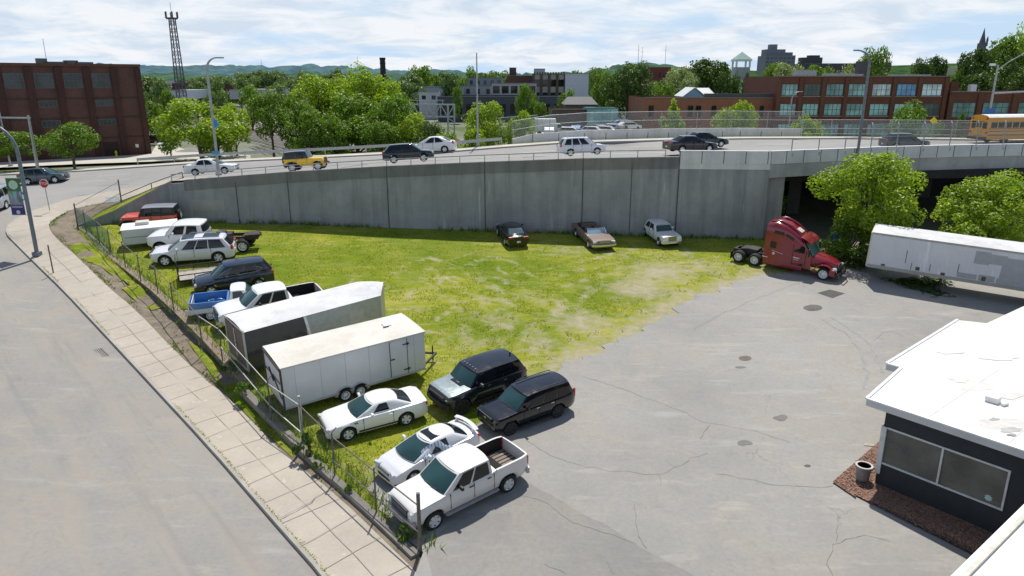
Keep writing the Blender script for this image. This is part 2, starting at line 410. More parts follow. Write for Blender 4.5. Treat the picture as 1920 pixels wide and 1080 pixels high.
mb = MB(); xs = [-4000, -1500, -700, -300] + list(range(-200, -100, 20)) + list(range(-100, 101, 4)) + list(range(120, 300, 20)) + [400, 700, 1500, 4000]
ys = [-200, -60, -20] + list(range(-8, 180, 4)) + list(range(200, 400, 20)) + [500, 700, 1000, 2000, 6000]
for y in ys:
    for x in xs: mb.v.append((x, y, terr(x, y)))
nx = len(xs)
for j in range(len(ys) - 1):
    for i in range(nx - 1):
        a = j * nx + i; mb.f.append((a, a + 1, a + nx + 1, a + nx)); mb.m.append(0)
def groundm():
    m, n, out = nt('town_ground'); v = pos(n)
    a = mixc(n, ramp(n, noi(n, v, .03, 6, .7), [(.42, 0.), (.6, 1.)]), (.075, .115, .02), (.24, .23, .2))
    a = mixc(n, ramp(n, noi(n, v, .5, 5, .7), [(.4, 0.), (.7, .5)]), a, (.06, .08, .025))
    pri(n, out, a, .95); return m
mb.build('ground', groundm(), fix=False, kind='structure')

# --- lot lawn: gridded sheet with a 'dirt' weight near the pavement and along tyre tracks
ASPH = [L(1049,691), L(1100,664), L(1182,634), L(1206,612), L(1288,564), L(1340,545), L(1432,514), L(1500,508), L(1612,500), L(1760,520), L(2150,570), L(2150,1400), L(1000,1400), L(775,1090), L(788,1036), L(716,962), L(692,915), L(750,862), L(880,805), L(960,760)]
EDGE = ASPH[:7]
LAWN = [L(145,427), L(188,472), L(283,547), L(384,645), L(462,728), L(570,838), L(705,963), L(788,1034), L(1000,1000), L(1400,900), L(2000,700), L(2080,455), L(1600,452), L(1430,448), L(1265,444), L(910,433), L(330,415), L(215,418)]
def dseg(p, a, b):
    ab = (b - a); ab.z = 0; ap = p - a; ap.z = 0; t = max(0, min(1, ap.dot(ab) / max(1e-6, ab.dot(ab)))); q = a + ab * t; return math.hypot(p.x - q.x, p.y - q.y)
spots = [(L(1090,605), 2.6, .45), (L(1010,640), 2.4, .38), (L(1200,540), 3.0, .5), (L(1240,510), 3.2, .5), (L(900,640), 2.0, .3), (L(1320,500), 3.0, .35), (L(930,600), 1.6, .28), (L(1000,560), 1.6, .18), (L(1100,545), 2, .2), (L(800,560), 3, .12), (L(1070,470), 2.2, .28), (L(1170,480), 2.2, .25), (L(720,880), 1.2, .35), (L(830,770), 1.4, .3), (L(610,640), 1.2, .2)]
trk = [[L(860,660), L(960,600), L(1100,520), L(1350,480)], [L(820,600), L(900,540), L(1040,520), L(1250,470)], [L(760,560), L(800,500), L(900,470), L(1150,460)], [L(900,690), L(930,620), L(900,560), L(800,500)], [L(1000,670), L(1010,600), L(980,540), L(930,500)], [L(700,530), L(850,520), L(1000,560), L(1100,620)]]
def dirtw(x, y):
    p = Vector((x, y, 0)); w = -.14
    if inside(x, y, ASPH): return .6
    d = min(dseg(p, a, b) for a, b in zip(EDGE, EDGE[1:])); w = max(w, .62 - d * .17)
    for q, r, s in spots: w = max(w, s * (1.5 - math.hypot(p.x - q.x, p.y - q.y) / r))
    for t in trk:
        dd = min(dseg(p, a, b) for a, b in zip(t, t[1:])); e = min(abs(dd), abs(dd - 1.7))
        if e < .24: w = max(w, .36 + .3 * noise.noise(Vector((x * .5, y * .5, 7))))
    return w
lawn = sheet('lawn', LAWN, M_grass, .45, lambda x, y: plane(y) + .02 * noise.noise(Vector((x * .7, y * .7, 0))), 0, kind='structure')
at_ = lawn.data.attributes.new('dirt', 'FLOAT', 'POINT')
at_.data.foreach_set('value', [dirtw(v.co.x, v.co.y) for v in lawn.data.vertices])
# --- asphalt with a ragged edge
def ragged(line, amp, step=.35):
    out = []
    for p in resample(line, step):
        out.append(p + Vector((noise.noise(p * 1.3) * amp, noise.noise(p * 1.3 + Vector((9, 3, 1))) * amp, 0)))
    return out
ap = ragged(ASPH[:9], .95) + ASPH[9:14] + ragged(ASPH[14:], .25)
for p in ap: p.z = plane(p.y)
sheet('parking_lot', ap, M_lot, 2.0, lambda x, y: plane(y), .035, kind='structure')
pt = ragged([L(792,1030), L(860,975), L(990,908), L(1130,985), L(1290,1078), L(1400,1150)], .2) + [L(1300,1400), L(900,1400)]
for p in pt: p.z = plane(p.y)
sheet('pavement_patch', pt, M_lot2, 2, lambda x, y: plane(y), .043, kind='structure')
def patch(name, px, py, rx, ry, mat, dz=.046, n=18, jit=.12, rect=False):
    c = L(px, py); pts = []
    if rect: pts = [L(px - rx, py - ry * .2), L(px - rx * .1, py - ry), L(px + rx, py - ry * .1), L(px + rx * .1, py + ry)]
    else:
        for i in range(n):
            a = 2 * math.pi * i / n; q = L(px + rx * math.cos(a), py - ry * math.sin(a)); pts.append(c + (q - c) * (1 + 1.6 * jit * noise.noise(Vector((px * .37 + math.cos(a) * .9, math.sin(a) * .9, py * .1)))))
    for p in pts: p.z = plane(p.y)
    return sheet(name, pts, mat, dz=dz, kind='structure')
M_stain = flat('oil_stain', (.12, .115, .11), .9, 0, .3, 2, world=True); M_stain2 = flat('faint_stain', (.19, .183, .172), .9, 0, .15, 1.5, world=True)
M_dkpatch = flat('dark_tar_patch', (.085, .08, .075), .9, 0, .2, 3, world=True)
patch('tar_patch', 1558, 552, 26, 8, M_dkpatch, rect=True); patch('oil_stain', 1522, 577, 16, 6, M_stain, jit=.35)
patch('oil_stain', 1464, 785, 14, 5, M_stain2, jit=.3); patch('oil_stain', 1398, 833, 15, 6, M_stain2, jit=.4); patch('oil_stain', 1388, 690, 10, 2, M_stain2)
patch('oil_stain', 1514, 875, 6, 2.5, M_stain)
sheet('shaded_soil', [L(1440,452), L(1530,470), L(1600,500), L(1640,520), L(1925,575), L(2100,560), L(2100,456), L(1600,450)], M_dirt, dz=.02, kind='structure')
# --- cracks
def crack(pts, w=.035, dz=.05, zf=plane, parent=None, mat=None, dep=.12):
    ln = ragged(smoothline([Vector(p) for p in pts], 1), .16, .22); ln = [p + Vector((random.uniform(-.035, .035), random.uniform(-.035, .035), 0)) for p in ln]; mb = MB()
    for i, (a, b) in enumerate(zip(ln, ln[1:])):
        d = b - a; nn = Vector((-d.y, d.x, 0)).normalized(); wa = w * (.5 + .9 * abs(noise.noise(a * 2.1))); wb = w * (.5 + .9 * abs(noise.noise(b * 2.1)))
        q = [a - nn * wa, b - nn * wb, b + nn * wb, a + nn * wa]
        mb.face([(v.x, v.y, zf(v.y) + dz) for v in q])
    return mb.build('pavement_crack', mat or M_crack, fix=False, kind='structure')
for c in ([(1095,708),(1180,735),(1260,765),(1330,798),(1400,806),(1480,830)], [(985,828),(1040,860),(1120,882),(1235,892),(1262,875),(1330,852)], [(1340,888),(1420,905),(1480,912),(1560,913)], [(975,930),(1020,940),(1060,975),(1110,995),(1195,1022)],
          [(1330,798),(1315,825)], [(1235,892),(1240,912)], [(1195,950),(1190,1000),(1215,1030)], [(1560,1080),(1545,1050),(1570,1015),(1640,1005),(1668,1018)], [(1568,1015),(1572,985)], [(1300,620),(1370,580),(1500,530)], [(1640,640),(1660,620),(1690,630)], [(1020,1060),(1060,1082)], [(1150,1080),(1135,1055)]):
    crack([L(*p) for p in c], .0095)
tyre = flat('tyre_mark', (.315, .312, .304), .95, 0, .12, 2, world=True)
for c in ([(1540,600),(1600,635),(1628,690),(1618,730)], [(1560,596),(1630,640),(1655,700)]):
    crack([L(*p) for p in c], .09, .047, mat=tyre)
for c in ([(1560,608),(1610,640),(1632,690),(1560,760),(1480,800)], [(1590,600),(1640,650),(1655,700)]):
    pass
# --- street, sidewalk, verge
def S3(px, py, h=0): return SD(px, py, h)
KERB = [SD(760,1290)] + [SD(*p) for p in ((600,1080),(545,1018),(490,955),(395,845),(300,742),(240,677),(187,620),(120,548),(60,490),(25,455))] + [P(11,440,3.85), P(13,425,4.0), P(33,408,4.25), P(69,394,4.55), P(100,384,4.75), at(133,374,68.0), at(178,366,68.6), at(222,359,69.0), at(285,346,68.6), at(345,334,67.2)]
KERB = smoothline(KERB, 1)
INNER = [SD(960,1290,.15)] + [SD(*p, .15) for p in ((785,1078),(762,1054),(629,925),(544,862),(488,806),(421,738),(390,717),(327,657),(255,581),(201,537),(148,484),(110,451))] + [P(95,434,4.15), P(91,423,4.25), P(96,414,4.4), at(119,400,64.6), at(140,391,65.2), at(180,383,65.6), at(228,376,65.8)]
INNER = smoothline(INNER, 1)
WALLF = [L(785,1040)] + [L(*p) for p in ((706,964),(627,892),(570,838),(508,785),(460,728),(384,645),(327,588),(283,547),(234,508),(189,472),(145,428))]
CORNER = P(145, 428, 3.6); CORNER = WALLF[-1].copy()
# retaining wall world line
RW = [CORNER.copy()] + [L(*p) for p in ((215,418),(330,415),(550,419),(730,427),(910,433),(1090,438),(1265,444),(1430,448))]
RW_top = [3.75, 5.0, 7.6, 8.28, 8.92, 9.38, 9.76, 9.98, 9.98]
RW_top[1] = at(215, 396, RW[1].y).z; RW_top[2] = at(330, 339.5, RW[2].y).z
def rwtop(x):
    return lerp_tab([(p.x, z) for p, z in zip(RW, RW_top)], x)
BR = [RW[7], RW[8], Vector((27, 60.6, 3.5)), Vector((34, 63, 3.8)), Vector((46, 65.5, 4)), Vector((62, 67, 4)), Vector((95, 68, 4))]
BR = [BR[0], BR[1]] + smoothline(BR[1:], 2)[1:]
near = [Vector((p.x, p.y + .35, RZ(p.x))) for p in RW[3:8]] + [Vector((p.x, p.y + .35, 9.6)) for p in BR[1:]]
near = [Vector((RW[2].x + .4, RW[2].y + .35, 7.25))] + near
FAR = [Vector((98, 86, 9.6))] + [RD(*p) for p in ((1920,266),(1806,263.5),(1578,261),(1400,261.5),(1262,264),(1050,270),(940,278),(849,285.5),(719,291),(600,297),(480,302),(346,309),(240,316),(135,323),(0,329))] + [P(-160, 337, 4.2), P(-400, 350, 3.8)]
sidepoly = [SD(760,1290) + Vector((-16, -14, -1.2)), SD(430,890) + Vector((-14, -11, 0)), SD(60,490) + Vector((-15, -10, -.6)), P(-500, 420, 3.0)]
roadpts = KERB + near[1:] + FAR + list(reversed(sidepoly))
road = sheet('road', roadpts, M_hiway, 3.0, None, 0, kind='structure')
# darker asphalt on the side street: same sheet, second material by position
def streetmix():
    m, n, out = nt('street_to_ramp'); return m
road.data.materials.append(M_road)
for f in road.data.polygons:
    c = f.center
    if c.y < 66 + (c.x + 48) * -.15 and c.x < -5 - 0 and not (c.y > 63): f.material_index = 1
# kerb + sidewalk
mb = MB(); strip(mb, KERB, .17, .15, -1); mb.build('kerb', M_curb, kind='structure')
def up(l, h): return [p + Vector((0, 0, h)) for p in l]
def offset(line, w):
    out = []
    for i, p in enumerate(line):
        d = line[min(i + 1, len(line) - 1)] - line[max(i - 1, 0)]; d.z = 0; d.normalize(); out.append(p + Vector((d.y, -d.x, 0)) * w)
    return out
KI = up(offset(KERB, .16), .145)
FENCE_END = P(228, 380, 5.75)
BKA = [at(147,426,62.0), at(165,410,63.4), at(196,393,64.6), at(228,379,65.2), at(285,354,65.8), at(344,334,66.0)]
_t = [(p - RW[0]).length for p in BKA]; BKB = []
for p in BKA:
    x = max(RW[0].x + .1, min(RW[2].x, p.x)); y = lerp_tab([(q.x, q.y) for q in RW[:3]], x); BKB.append(Vector((x, y + .3, rwtop(x) - .03)))
BKB[0] = Vector((RW[0].x + .15, RW[0].y + .3, 3.85)); BKB[-1] = Vector((RW[2].x, RW[2].y + .35, RW_top[2] - .03))
walk = sheet('sidewalk', KI + [BKA[5], BKA[4]] + list(reversed(INNER)), M_walk, 2.5, None, 0, kind='structure')
# verge between sidewalk and lot wall, and the little grass bank above the wall
vw = [Vector((p.x, p.y, SZ(p.y) + .12 if p.y < 58 else p.z)) for p in WALLF]
vw[0].z = plane(vw[0].y) + .01; vw[1].z = plane(vw[1].y) - .04
vergepts = INNER[:-1] + [BKA[3], BKA[2], BKA[1], BKA[0]] + list(reversed(vw))
sheet('verge', up(vergepts, -.02), M_dirt, 1.2, None, 0, kind='structure')
for q in ([(148,484),(128,462),(150,455),(190,480),(240,520),(225,528),(190,500)], [(228,540),(262,530),(310,575),(285,582),(262,572)], [(150,430),(190,470),(235,510),(275,545),(250,540),(200,500),(160,462),(138,440)], [(352,640),(380,655),(470,735),(560,835),(548,858),(480,795),(420,735)]):
    sheet('grass_verge', [SD(a, b, .14) for a, b in q], M_grass2, .7, None, .015, kind='structure')
mb = MB(); A_ = resample(BKA, .5); nA = len(A_); mb.grid(lambda u, v: arc2(BKA, u).lerp(arc2(BKB, u), v) + Vector((0, 0, .05 * noise.noise(Vector((u * 30, v * 4, 0))))), 40, 4); mb.build('grass_bank', M_grass2, fix=False, kind='structure')
sheet('sidewalk', [BKA[5], BKB[-1], RW[3] + Vector((0, .45, 8.0 - RW[3].z))], M_walk, 0, None, 0, kind='structure')
# sidewalk joints + cracks
mb = MB(); 
def zline(mb, pa, pb, w=.02, dz=.012, k=8):
    pr = None
    for i in range(k + 1):
        q = SD(pa[0] + (pb[0] - pa[0]) * i / k, pa[1] + (pb[1] - pa[1]) * i / k, .15)
        if pr is not None:
            d = q - pr; nn = Vector((-d.y, d.x, 0)).normalized() * w; u = Vector((0, 0, dz))
            mb.face([pr - nn + u, q - nn + u, q + nn + u, pr + nn + u])
        pr = q
n_j = 19; ki = [p for p in KI if p.y < 56]; 
def arc(line, t):
    tot = sum((b - a).length for a, b in zip(line, line[1:])); s = t
    for a, b in zip(line, line[1:]):
        l = (b - a).length
        if s <= l: return a.lerp(b, s / l)
        s -= l
    return line[-1]
s = .8
while s < 62:
    a = arc(KI, s); 
    d = (arc(KI, s + .3) - arc(KI, s - .3)); d.z = 0; d.normalize(); nn = Vector((d.y, -d.x, 0))
    # reach inner edge
    best = min(resample(INNER, .4), key=lambda p: abs((p - a).dot(d)) + (0 if (p - a).dot(nn) > .8 else 99))
    t = Vector((d.x, d.y, 0)) * .014; u = Vector((0, 0, .02)); seg = 6
    for i in range(seg):
        p0 = a.lerp(best, i / seg); p1 = a.lerp(best, (i + 1) / seg); mb.face([p0 - t + u, p1 - t + u, p1 + t + u, p0 + t + u])
    s += 1.6
mid = [a.lerp(min(INNER, key=lambda q: (q - a).length), .5) for a in resample(KI, 1.5) if a.y < 56]
for a, b in zip(mid, mid[1:]):
    d = b - a; nn = Vector((-d.y, d.x, 0)).normalized() * .012; u = Vector((0, 0, .022)); mb.face([a - nn + u, b - nn + u, b + nn + u, a + nn + u])
mb.build('sidewalk_joint', flat('joint_brown', (.37, .325, .27), .95), fix=False, kind='structure')  # joint lines in one brown tone
crack([SD(516,974,.17), SD(570,950,.17), SD(612,922,.17), SD(628,915,.17)], .02, .03, lambda y: SZ(y) + .16)
crack([SD(60,400,0), SD(20,510)], .02, .03, SZ) if False else None
# seams of the old street
for c in ([(0,650),(70,760),(150,900),(230,1080)], ):
    crack([SD(*p) for p in c], .03, .03, SZ, mat=M_stain)
def band(pts, w, mat, dz=.02):
    ln = smoothline([SD(*p) for p in pts], 2); mb = MB()
    for a, b in zip(ln, ln[1:]):
        d = b - a; nn = Vector((-d.y, d.x, 0)).normalized(); q = [a - nn * w, b - nn * w, b + nn * w, a + nn * w]
        mb.face([(v.x, v.y, SZ(v.y) + dz) for v in q])
    return mb
M_rust = asphalt('worn_wheel_path', (.40, .345, .28), (.42, .36, .295), (.36, .30, .24))
band([(110,560),(150,660),(205,800),(280,930),(350,1070),(370,1110)], .16, M_rust).build('worn_strip', M_rust, fix=False, kind='structure')
# storm drain
t = empty('storm_drain', 'square iron drain grate set in the side street beside the kerb', 'drain')
g = [SD(165,660), SD(192,654), SD(206,668), SD(178,675)]; c = sum(g, Vector()) / 4
sheet('drain_frame', [Vector((p.x, p.y, SZ(p.y))) for p in g], M_crack, dz=.05, parent=t)
mb = MB()
for i in range(1, 7): mb.bar(g[0].lerp(g[1], i / 7) + Vector((0, 0, .065)), g[3].lerp(g[2], i / 7) + Vector((0, 0, .065)), .035, .02)
mb.build('grate', flat('iron', (.10, .085, .07), .7, .4), t)
t = patch('manhole_cover', 1397, 673, 12, 4.6, flat('manhole_iron', (.13, .105, .085), .7, .3), jit=0, n=24); del t['kind']; tag(t, 'round rusty manhole cover in the middle of the grey parking lot', 'manhole cover')
# far side: sidewalk, verge, second road, railway
FS = offset(FAR, 2.2)
fs_in = list(reversed(FAR)); 
def far_off(w, h): return [p + Vector((0, w, h)) for p in FAR]
o1 = far_off(.0, .14); o2 = far_off(2.4, .14)
mb = MB(); strip(mb, FAR, .16, .14, -1); mb.build('kerb', M_curb, kind='structure')
mb = MB()
for i in range(len(FAR) - 1): mb.face([o1[i + 1], o1[i], o2[i], o2[i + 1]])
mb.build('far_sidewalk', M_walk_far, fix=False, kind='structure')
mb = MB()
for i in range(len(FAR) - 1):
    a, b = o2[i + 1], o2[i]; mb.face([a, b, Vector((b.x, b.y + (2 if b.z > 6 else 6), terr(b.x, b.y + 6) - .1)), Vector((a.x, a.y + (2 if a.z > 6 else 6), terr(a.x, a.y + 6) - .1))])
mb.build('embankment', M_grass2, fix=False, kind='structure')
sheet('access_road', [at(-60, 310, 98), P(0,306,4.8), P(283,290,4.8), P(300,262,4.4), P(360,285,4.4), P(470,293,4.6), P(470,298,4.7), P(330,303,4.8), P(150,309,4.8), P(0,316,4.8), P(-200,325,4.8)], M_walk_far, 4, None, .12, kind='structure')
sheet('ballast', [P(430,250,4.0), P(560,285,4.0), P(800,285,4.0), P(700,225,4.0), P(470,222,4.0), P(300,195,4.0), P(290,215,4.0)], flat('ballast', (.22, .19, .165), .95, 0, .3, .6, world=True), 6, None, .1, kind='structure')
mb = MB()
for k in range(7):
    a = P(300, 200 + k * 5, 4.3); b = P(640 - k * 22, 285, 4.3)
    for e in (-.7, .7):
        v = Vector((e, 0, 0)); mb.bar(a + v, b + v, .15, .15)
mb.build('railway_tracks', flat('rail_line', (.34, .31, .29), .5, .4), kind='structure')
# lane markings on the elevated road
mb = MB()
def dash(ax, ay, bx, by, w=.07):
    a = RD(ax, ay); b = RD(bx, by); d = b - a; nn = Vector((-d.y, d.x, 0)).normalized() * w; u = Vector((0, 0, .05)); mb.face([a - nn + u, b - nn + u, b + nn + u, a + nn + u])
for x0, y0, x1, y1 in ((185,331,245,326),(150,341,200,339),(380,322,430,319),(480,316,520,313),(640,305,690,301),(980,287,1040,283),(1180,276,1240,274),(1420,271,1480,271)): dash(x0, y0, x1, y1)
mb.build('lane_marking', M_mark, fix=False, kind='structure')
# street marking fragment
t = sheet('street_marking', [SD(-30,592), SD(0,585), SD(32,586), SD(30,592), SD(0,597), SD(-30,602)], flat('pale_blue_paint', (.55, .62, .72), .7), dz=.06, kind='structure')

# ------------------------------------------------------------------ retaining wall and bridge
wall = empty('retaining_wall', 'long stained grey concrete retaining wall holding up the elevated road above the grass lot', 'retaining wall')
rw = resample(RW, 1.2)
def wallrun(mb, line, z0f, z1f, th, dy=0):
    for a, b in zip(line, line[1:]):
        d = b - a; d.z = 0; d.normalize(); nn = Vector((-d.y, d.x, 0)) * th; o = Vector((d.y, -d.x, 0)) * dy
        p = [a + o, b + o, b + nn, a + nn]
        lo = [Vector((q.x, q.y, z0f(q.x))) for q in p]; hi = [Vector((q.x, q.y, z1f(q.x))) for q in p]
        mb.face([lo[0], lo[1], hi[1], hi[0]]); mb.face([lo[2], lo[3], hi[3], hi[2]]); mb.face([hi[0], hi[1], hi[2], hi[3]])
    a, b = line[-2], line[-1]; d = b - a; d.z = 0; d.normalize(); nn = Vector((-d.y, d.x, 0)) * th
    mb.face([(b.x, b.y, z0f(b.x)), (b.x + nn.x, b.y + nn.y, z0f(b.x)), (b.x + nn.x, b.y + nn.y, z1f(b.x)), (b.x, b.y, z1f(b.x))])
mb = MB(); wallrun(mb, rw, lambda x: 1.5, lambda x: rwtop(x) - (.95 if x > -28.3 else .24), .6); mb.build('wall_face', M_conc, wall, fix=False)
cap = [p for p in rw if -30 <= p.x <= 13.9]; cap2 = [p for p in rw if p.x <= -29.8]; capR = [p for p in rw if p.x >= 13.6]
mb = MB(); wallrun(mb, cap, lambda x: rwtop(x) - .951, rwtop, .5, .05); mb.build('coping', M_conc_cap, wall, fix=False)
mb = MB(); wallrun(mb, cap2, lambda x: rwtop(x) - .25, lambda x: rwtop(x) + .02, .3, .04); mb.build('coping', M_conc, wall, fix=False)
M_joint = flat('joint_line', (.07, .072, .075), .95)
for px in (450, 545, 730, 910, 1090, 1180, 1265):
    q = min(resample(RW, .1), key=lambda p: abs(960 + FP * p.x / (p.y * math.cos(PITCH) + (CH - p.z) * math.sin(PITCH)) - px))
    wj = .05 if px in (730, 910, 1090, 1265) else .022
    MB().box((q.x, q.y - .035, (2 + rwtop(q.x)) / 2), (wj, .08, rwtop(q.x) - 2.05 if px not in (450, 1180) else rwtop(q.x) - 3)).build('joint', M_joint, wall)
# repair patches (paint squares over old marks) on the wall face
for px, py, w, h, mt in ((1180, 360, 2.2, 1.3, M_conc), (395, 385, 3.0, 1.0, flat('wall_patch_pink', (.36, .345, .335), .9, 0, .12, 1)), (280, 392, 1.3, 1.0, flat('wall_patch', (.33, .32, .31), .9))):
    q = min(resample(RW, .1), key=lambda p: abs(960 + FP * p.x / (p.y * math.cos(PITCH) + (CH - p.z) * math.sin(PITCH)) - px)); z = at(px, py, q.y).z
    if mt is not M_conc: MB().box((q.x, q.y - .012, z), (w, .05, h), rz=math.atan2(RW[3].y - RW[2].y, RW[3].x - RW[2].x) if px > 330 else math.atan2(RW[2].y - RW[1].y, RW[2].x - RW[1].x)).build('wall_patch', mt, wall)
bridge = empty('road_bridge', 'concrete road bridge with pale parapet over a dark underpass behind the red truck', 'bridge')
brl = [BR[0]] + resample(BR[0:], 1.5)
PT = 10.5
mb = MB(); wallrun(mb, resample(BR, 1.5), lambda x: 9.45, lambda x: PT, .35, .10); mb.build('parapet', M_conc_new, bridge, fix=False)
rest = [p for p in resample(BR, 1.5) if p.x > 20.5]
mb = MB(); wallrun(mb, rest, lambda x: 8.35, lambda x: 9.449, 1.2, .02); mb.build('deck_edge', concrete('deck_concrete', (.50, .50, .49), (.34, .345, .345), .4), bridge, fix=False)
mb = MB(); wallrun(mb, [p for p in resample(BR, 1.5) if p.x < 21.2], lambda x: 9.0, lambda x: 9.449, .4, .06); mb.build('coping', M_conc_new, bridge, fix=False)
mb = MB(); s = 0
tot = sum((b - a).length for a, b in zip(BR, BR[1:]))
while s < tot:
    q = arc(BR, s); MB().box((q.x, q.y - .112, 9.98), (.04, .03, 1.02)).build('parapet_joint', M_joint, bridge); s += 1.75
# deck underside, abutments, piers
U = [Vector((p.x, p.y + .9, 8.36)) for p in rest]; Vv = [Vector((p.x, 82, 8.36)) for p in rest]
mb = MB()
for i in range(len(U) - 1): mb.face([U[i], U[i + 1], Vv[i + 1], Vv[i]])
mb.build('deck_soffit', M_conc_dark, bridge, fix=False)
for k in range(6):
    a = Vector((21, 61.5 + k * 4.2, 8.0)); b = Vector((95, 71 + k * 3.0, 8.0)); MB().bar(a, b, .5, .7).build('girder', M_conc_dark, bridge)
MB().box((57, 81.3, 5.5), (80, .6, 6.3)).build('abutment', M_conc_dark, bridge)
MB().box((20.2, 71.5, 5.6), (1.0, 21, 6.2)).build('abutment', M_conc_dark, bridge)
MB().box((21.6, 60.5, 5.6), (1.8, 2.6, 5.4), rz=.05).build('wing_wall', M_conc, bridge)
for (x, y) in ((27.5, 70), (27.5, 78), (36, 70), (36, 78), (46, 72), (46, 80), (58, 73), (70, 74)):
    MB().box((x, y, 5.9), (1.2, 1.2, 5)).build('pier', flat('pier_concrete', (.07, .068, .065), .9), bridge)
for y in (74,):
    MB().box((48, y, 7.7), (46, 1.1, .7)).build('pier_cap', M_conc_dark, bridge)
# metal pipe rail on top of the retaining wall
t = empty('guard_rail', 'low steel rail on short posts along the top of the stained retaining wall', 'guard rail')
rl = [Vector((p.x, p.y + .25, rwtop(p.x))) for p in resample(RW, 1.0) if -31 < p.x < 13.5]
MB().tube([p + Vector((0, 0, .55)) for p in rl], .045, 6).build('rail', M_rail, t); MB().tube([p + Vector((0, 0, .3)) for p in rl], .02, 5).build('rail', M_rail, t)
for i, p in enumerate(resample(rl, 2.4)[::1]):
    if i % 2 == 0: MB().box(p + Vector((0, 0, .27)), (.07, .07, .55)).build('post', M_rail, t)
lo = [at(228,380,65.1), at(285,356,65.6), at(343,335,65.7)]
t = empty('guard_rail', 'short steel handrail climbing beside the sidewalk to the wall', 'guard rail')
MB().tube([p + Vector((0, 0, .6)) for p in lo], .04, 6).build('rail', M_rustpost, t); MB().tube([p + Vector((0, 0, .1)) for p in [at(150,424,62.2), at(190,397,64.3)] + lo], .04, 6).build('rail', M_galv, t)
for p in resample(lo, 1.8): MB().box(p + Vector((0, 0, .28)), (.06, .06, .6)).build('post', M_rustpost, t)
# fence on bridge parapet
t = empty('bridge_fence', 'tall steel fence with posts curved at the top on the near parapet of the bridge', 'fence')
bl = resample([p for p in BR if p.x > 20.5], .5); s = 2.0; bt = []
L_ = BR[1:]
k = 0
while s < 62:
    q = arc(L_, s); z = PT; c = k > 2
    pts = [Vector((q.x, q.y, z - .5)), Vector((q.x, q.y, z + 1.6 if c else z + .9))]
    if c: pts += [Vector((q.x, q.y + .08, z + 1.85)), Vector((q.x, q.y + .28, z + 2.05))]
    MB().tube(pts, .045, 6).build('post', M_galv, t); MB().box((q.x, q.y - .06, z - .35), (.22, .1, .28)).build('base_plate', M_galv, t)
    bt.append((q, c)); s += 2.75; k += 1
for h, cc in ((.85, 0), (1.9, 1)):
    pts = [Vector((q.x, q.y + (.15 if h > 1 else 0), PT + h)) for q, c in bt if c or not cc]
    MB().tube(pts, .028, 6).build('rail', M_galv, t)
pp = [q for q, c in bt if c]
mb = MB()
for a, b in zip(pp, pp[1:]): mb.face([(a.x, a.y, PT + .1), (b.x, b.y, PT + .1), (b.x, b.y, PT + 1.9), (a.x, a.y, PT + 1.9)])
mb.build('mesh_panel', M_link_far, t, fix=False)
# far side barrier wall and fence
t = empty('barrier_wall', 'long pale concrete barrier wall along the far side of the elevated road', 'barrier wall')
fb = [RD(960,275) + Vector((0, 2.5, 0)), RD(1000,272.5) + Vector((0, 2.5, 0))] + [RD(*p) + Vector((0, 2.5, 0)) for p in ((1100,267.5),(1262,262.8),(1400,260.5),(1520,259.8))]
tp = [9.4, 9.9, 10.25, 10.35, 10.3, 10.2]
mb = MB(); wallrun(mb, resample(fb, 1.5), lambda x: 8.8, lambda x: lerp_tab([(p.x, z + .35) for p, z in zip(fb, tp)], x), .3); mb.build('wall_face', M_conc_new, t, fix=False)
mb = MB()
for q in resample(fb, 2.2): mb.box((q.x, q.y - .01, 9.75), (.05, .04, 1.1))
mb.build('joint', M_joint, t)
def linkfence(name, label, line, h, pr=.035, step=2.5, zoff=0, rails=(1.0,), mat=None, z0=.05, postmat=None):
    t = empty(name, label, 'fence'); pm = postmat or M_galv; tot = sum((b - a).length for a, b in zip(line, line[1:])); n = max(1, int(tot / step)); ps = [arc(line, tot * i / n) for i in range(n + 1)]
    for p in ps: MB().tube([p + Vector((0, 0, zoff)), p + Vector((0, 0, zoff + h))], pr, 6).build('post', pm, t)
    for r in rails: MB().tube([p + Vector((0, 0, zoff + h * r)) for p in ps], .028, 5).build('rail', pm, t)
    if mat:
        for a, b in zip(ps, ps[1:]): pass
        mb = MB()
        for a, b in zip(ps, ps[1:]): mb.face([a + Vector((0, 0, zoff + z0)), b + Vector((0, 0, zoff + z0)), b + Vector((0, 0, zoff + h)), a + Vector((0, 0, zoff + h))])
        mb.build('mesh_panel', mat, t, fix=False)
    return t
linkfence('metal_fence', 'grey wire fence standing on the far pale barrier wall', [Vector((p.x, p.y + .15, z + .35)) for p, z in zip(fb, tp)], 1.9, rails=(1, .5), mat=M_link_far, step=4)
linkfence('metal_fence', 'grey wire fence beyond the barrier wall, right behind the elevated road', [RD(1520,261) + Vector((0, 3, 0)), RD(1700,262) + Vector((0, 3, 0)), RD(1950,266) + Vector((0, 3, 0))], 2.0, rails=(1, .5, .2), mat=M_link_far, step=3)
linkfence('metal_fence', 'low wire fence among bushes left of the far barrier wall', [P(935,262,8.2) + Vector((0, 6, 0)), P(1010,255,8.4) + Vector((0, 6, 0))], 2.6, rails=(1, .5), mat=M_link_far, step=3)
g = empty('guard_rail', 'weathered steel guard rail along the far road edge in front of the trees', 'guard rail')
gl = [q + Vector((0, 2.3, .14)) for q in reversed(FAR[7:14])]
gl2 = resample(gl, 2)
mb = MB()
for a, b in zip(gl2, gl2[1:]): mb.bar(a + Vector((0, 0, .65)), b + Vector((0, 0, .65)), .05, .3)
mb.build('rail', M_galv, g)
for q in gl2[::2]: MB().box(q + Vector((0, .05, .35)), (.1, .1, .7)).build('post', M_galv, g)
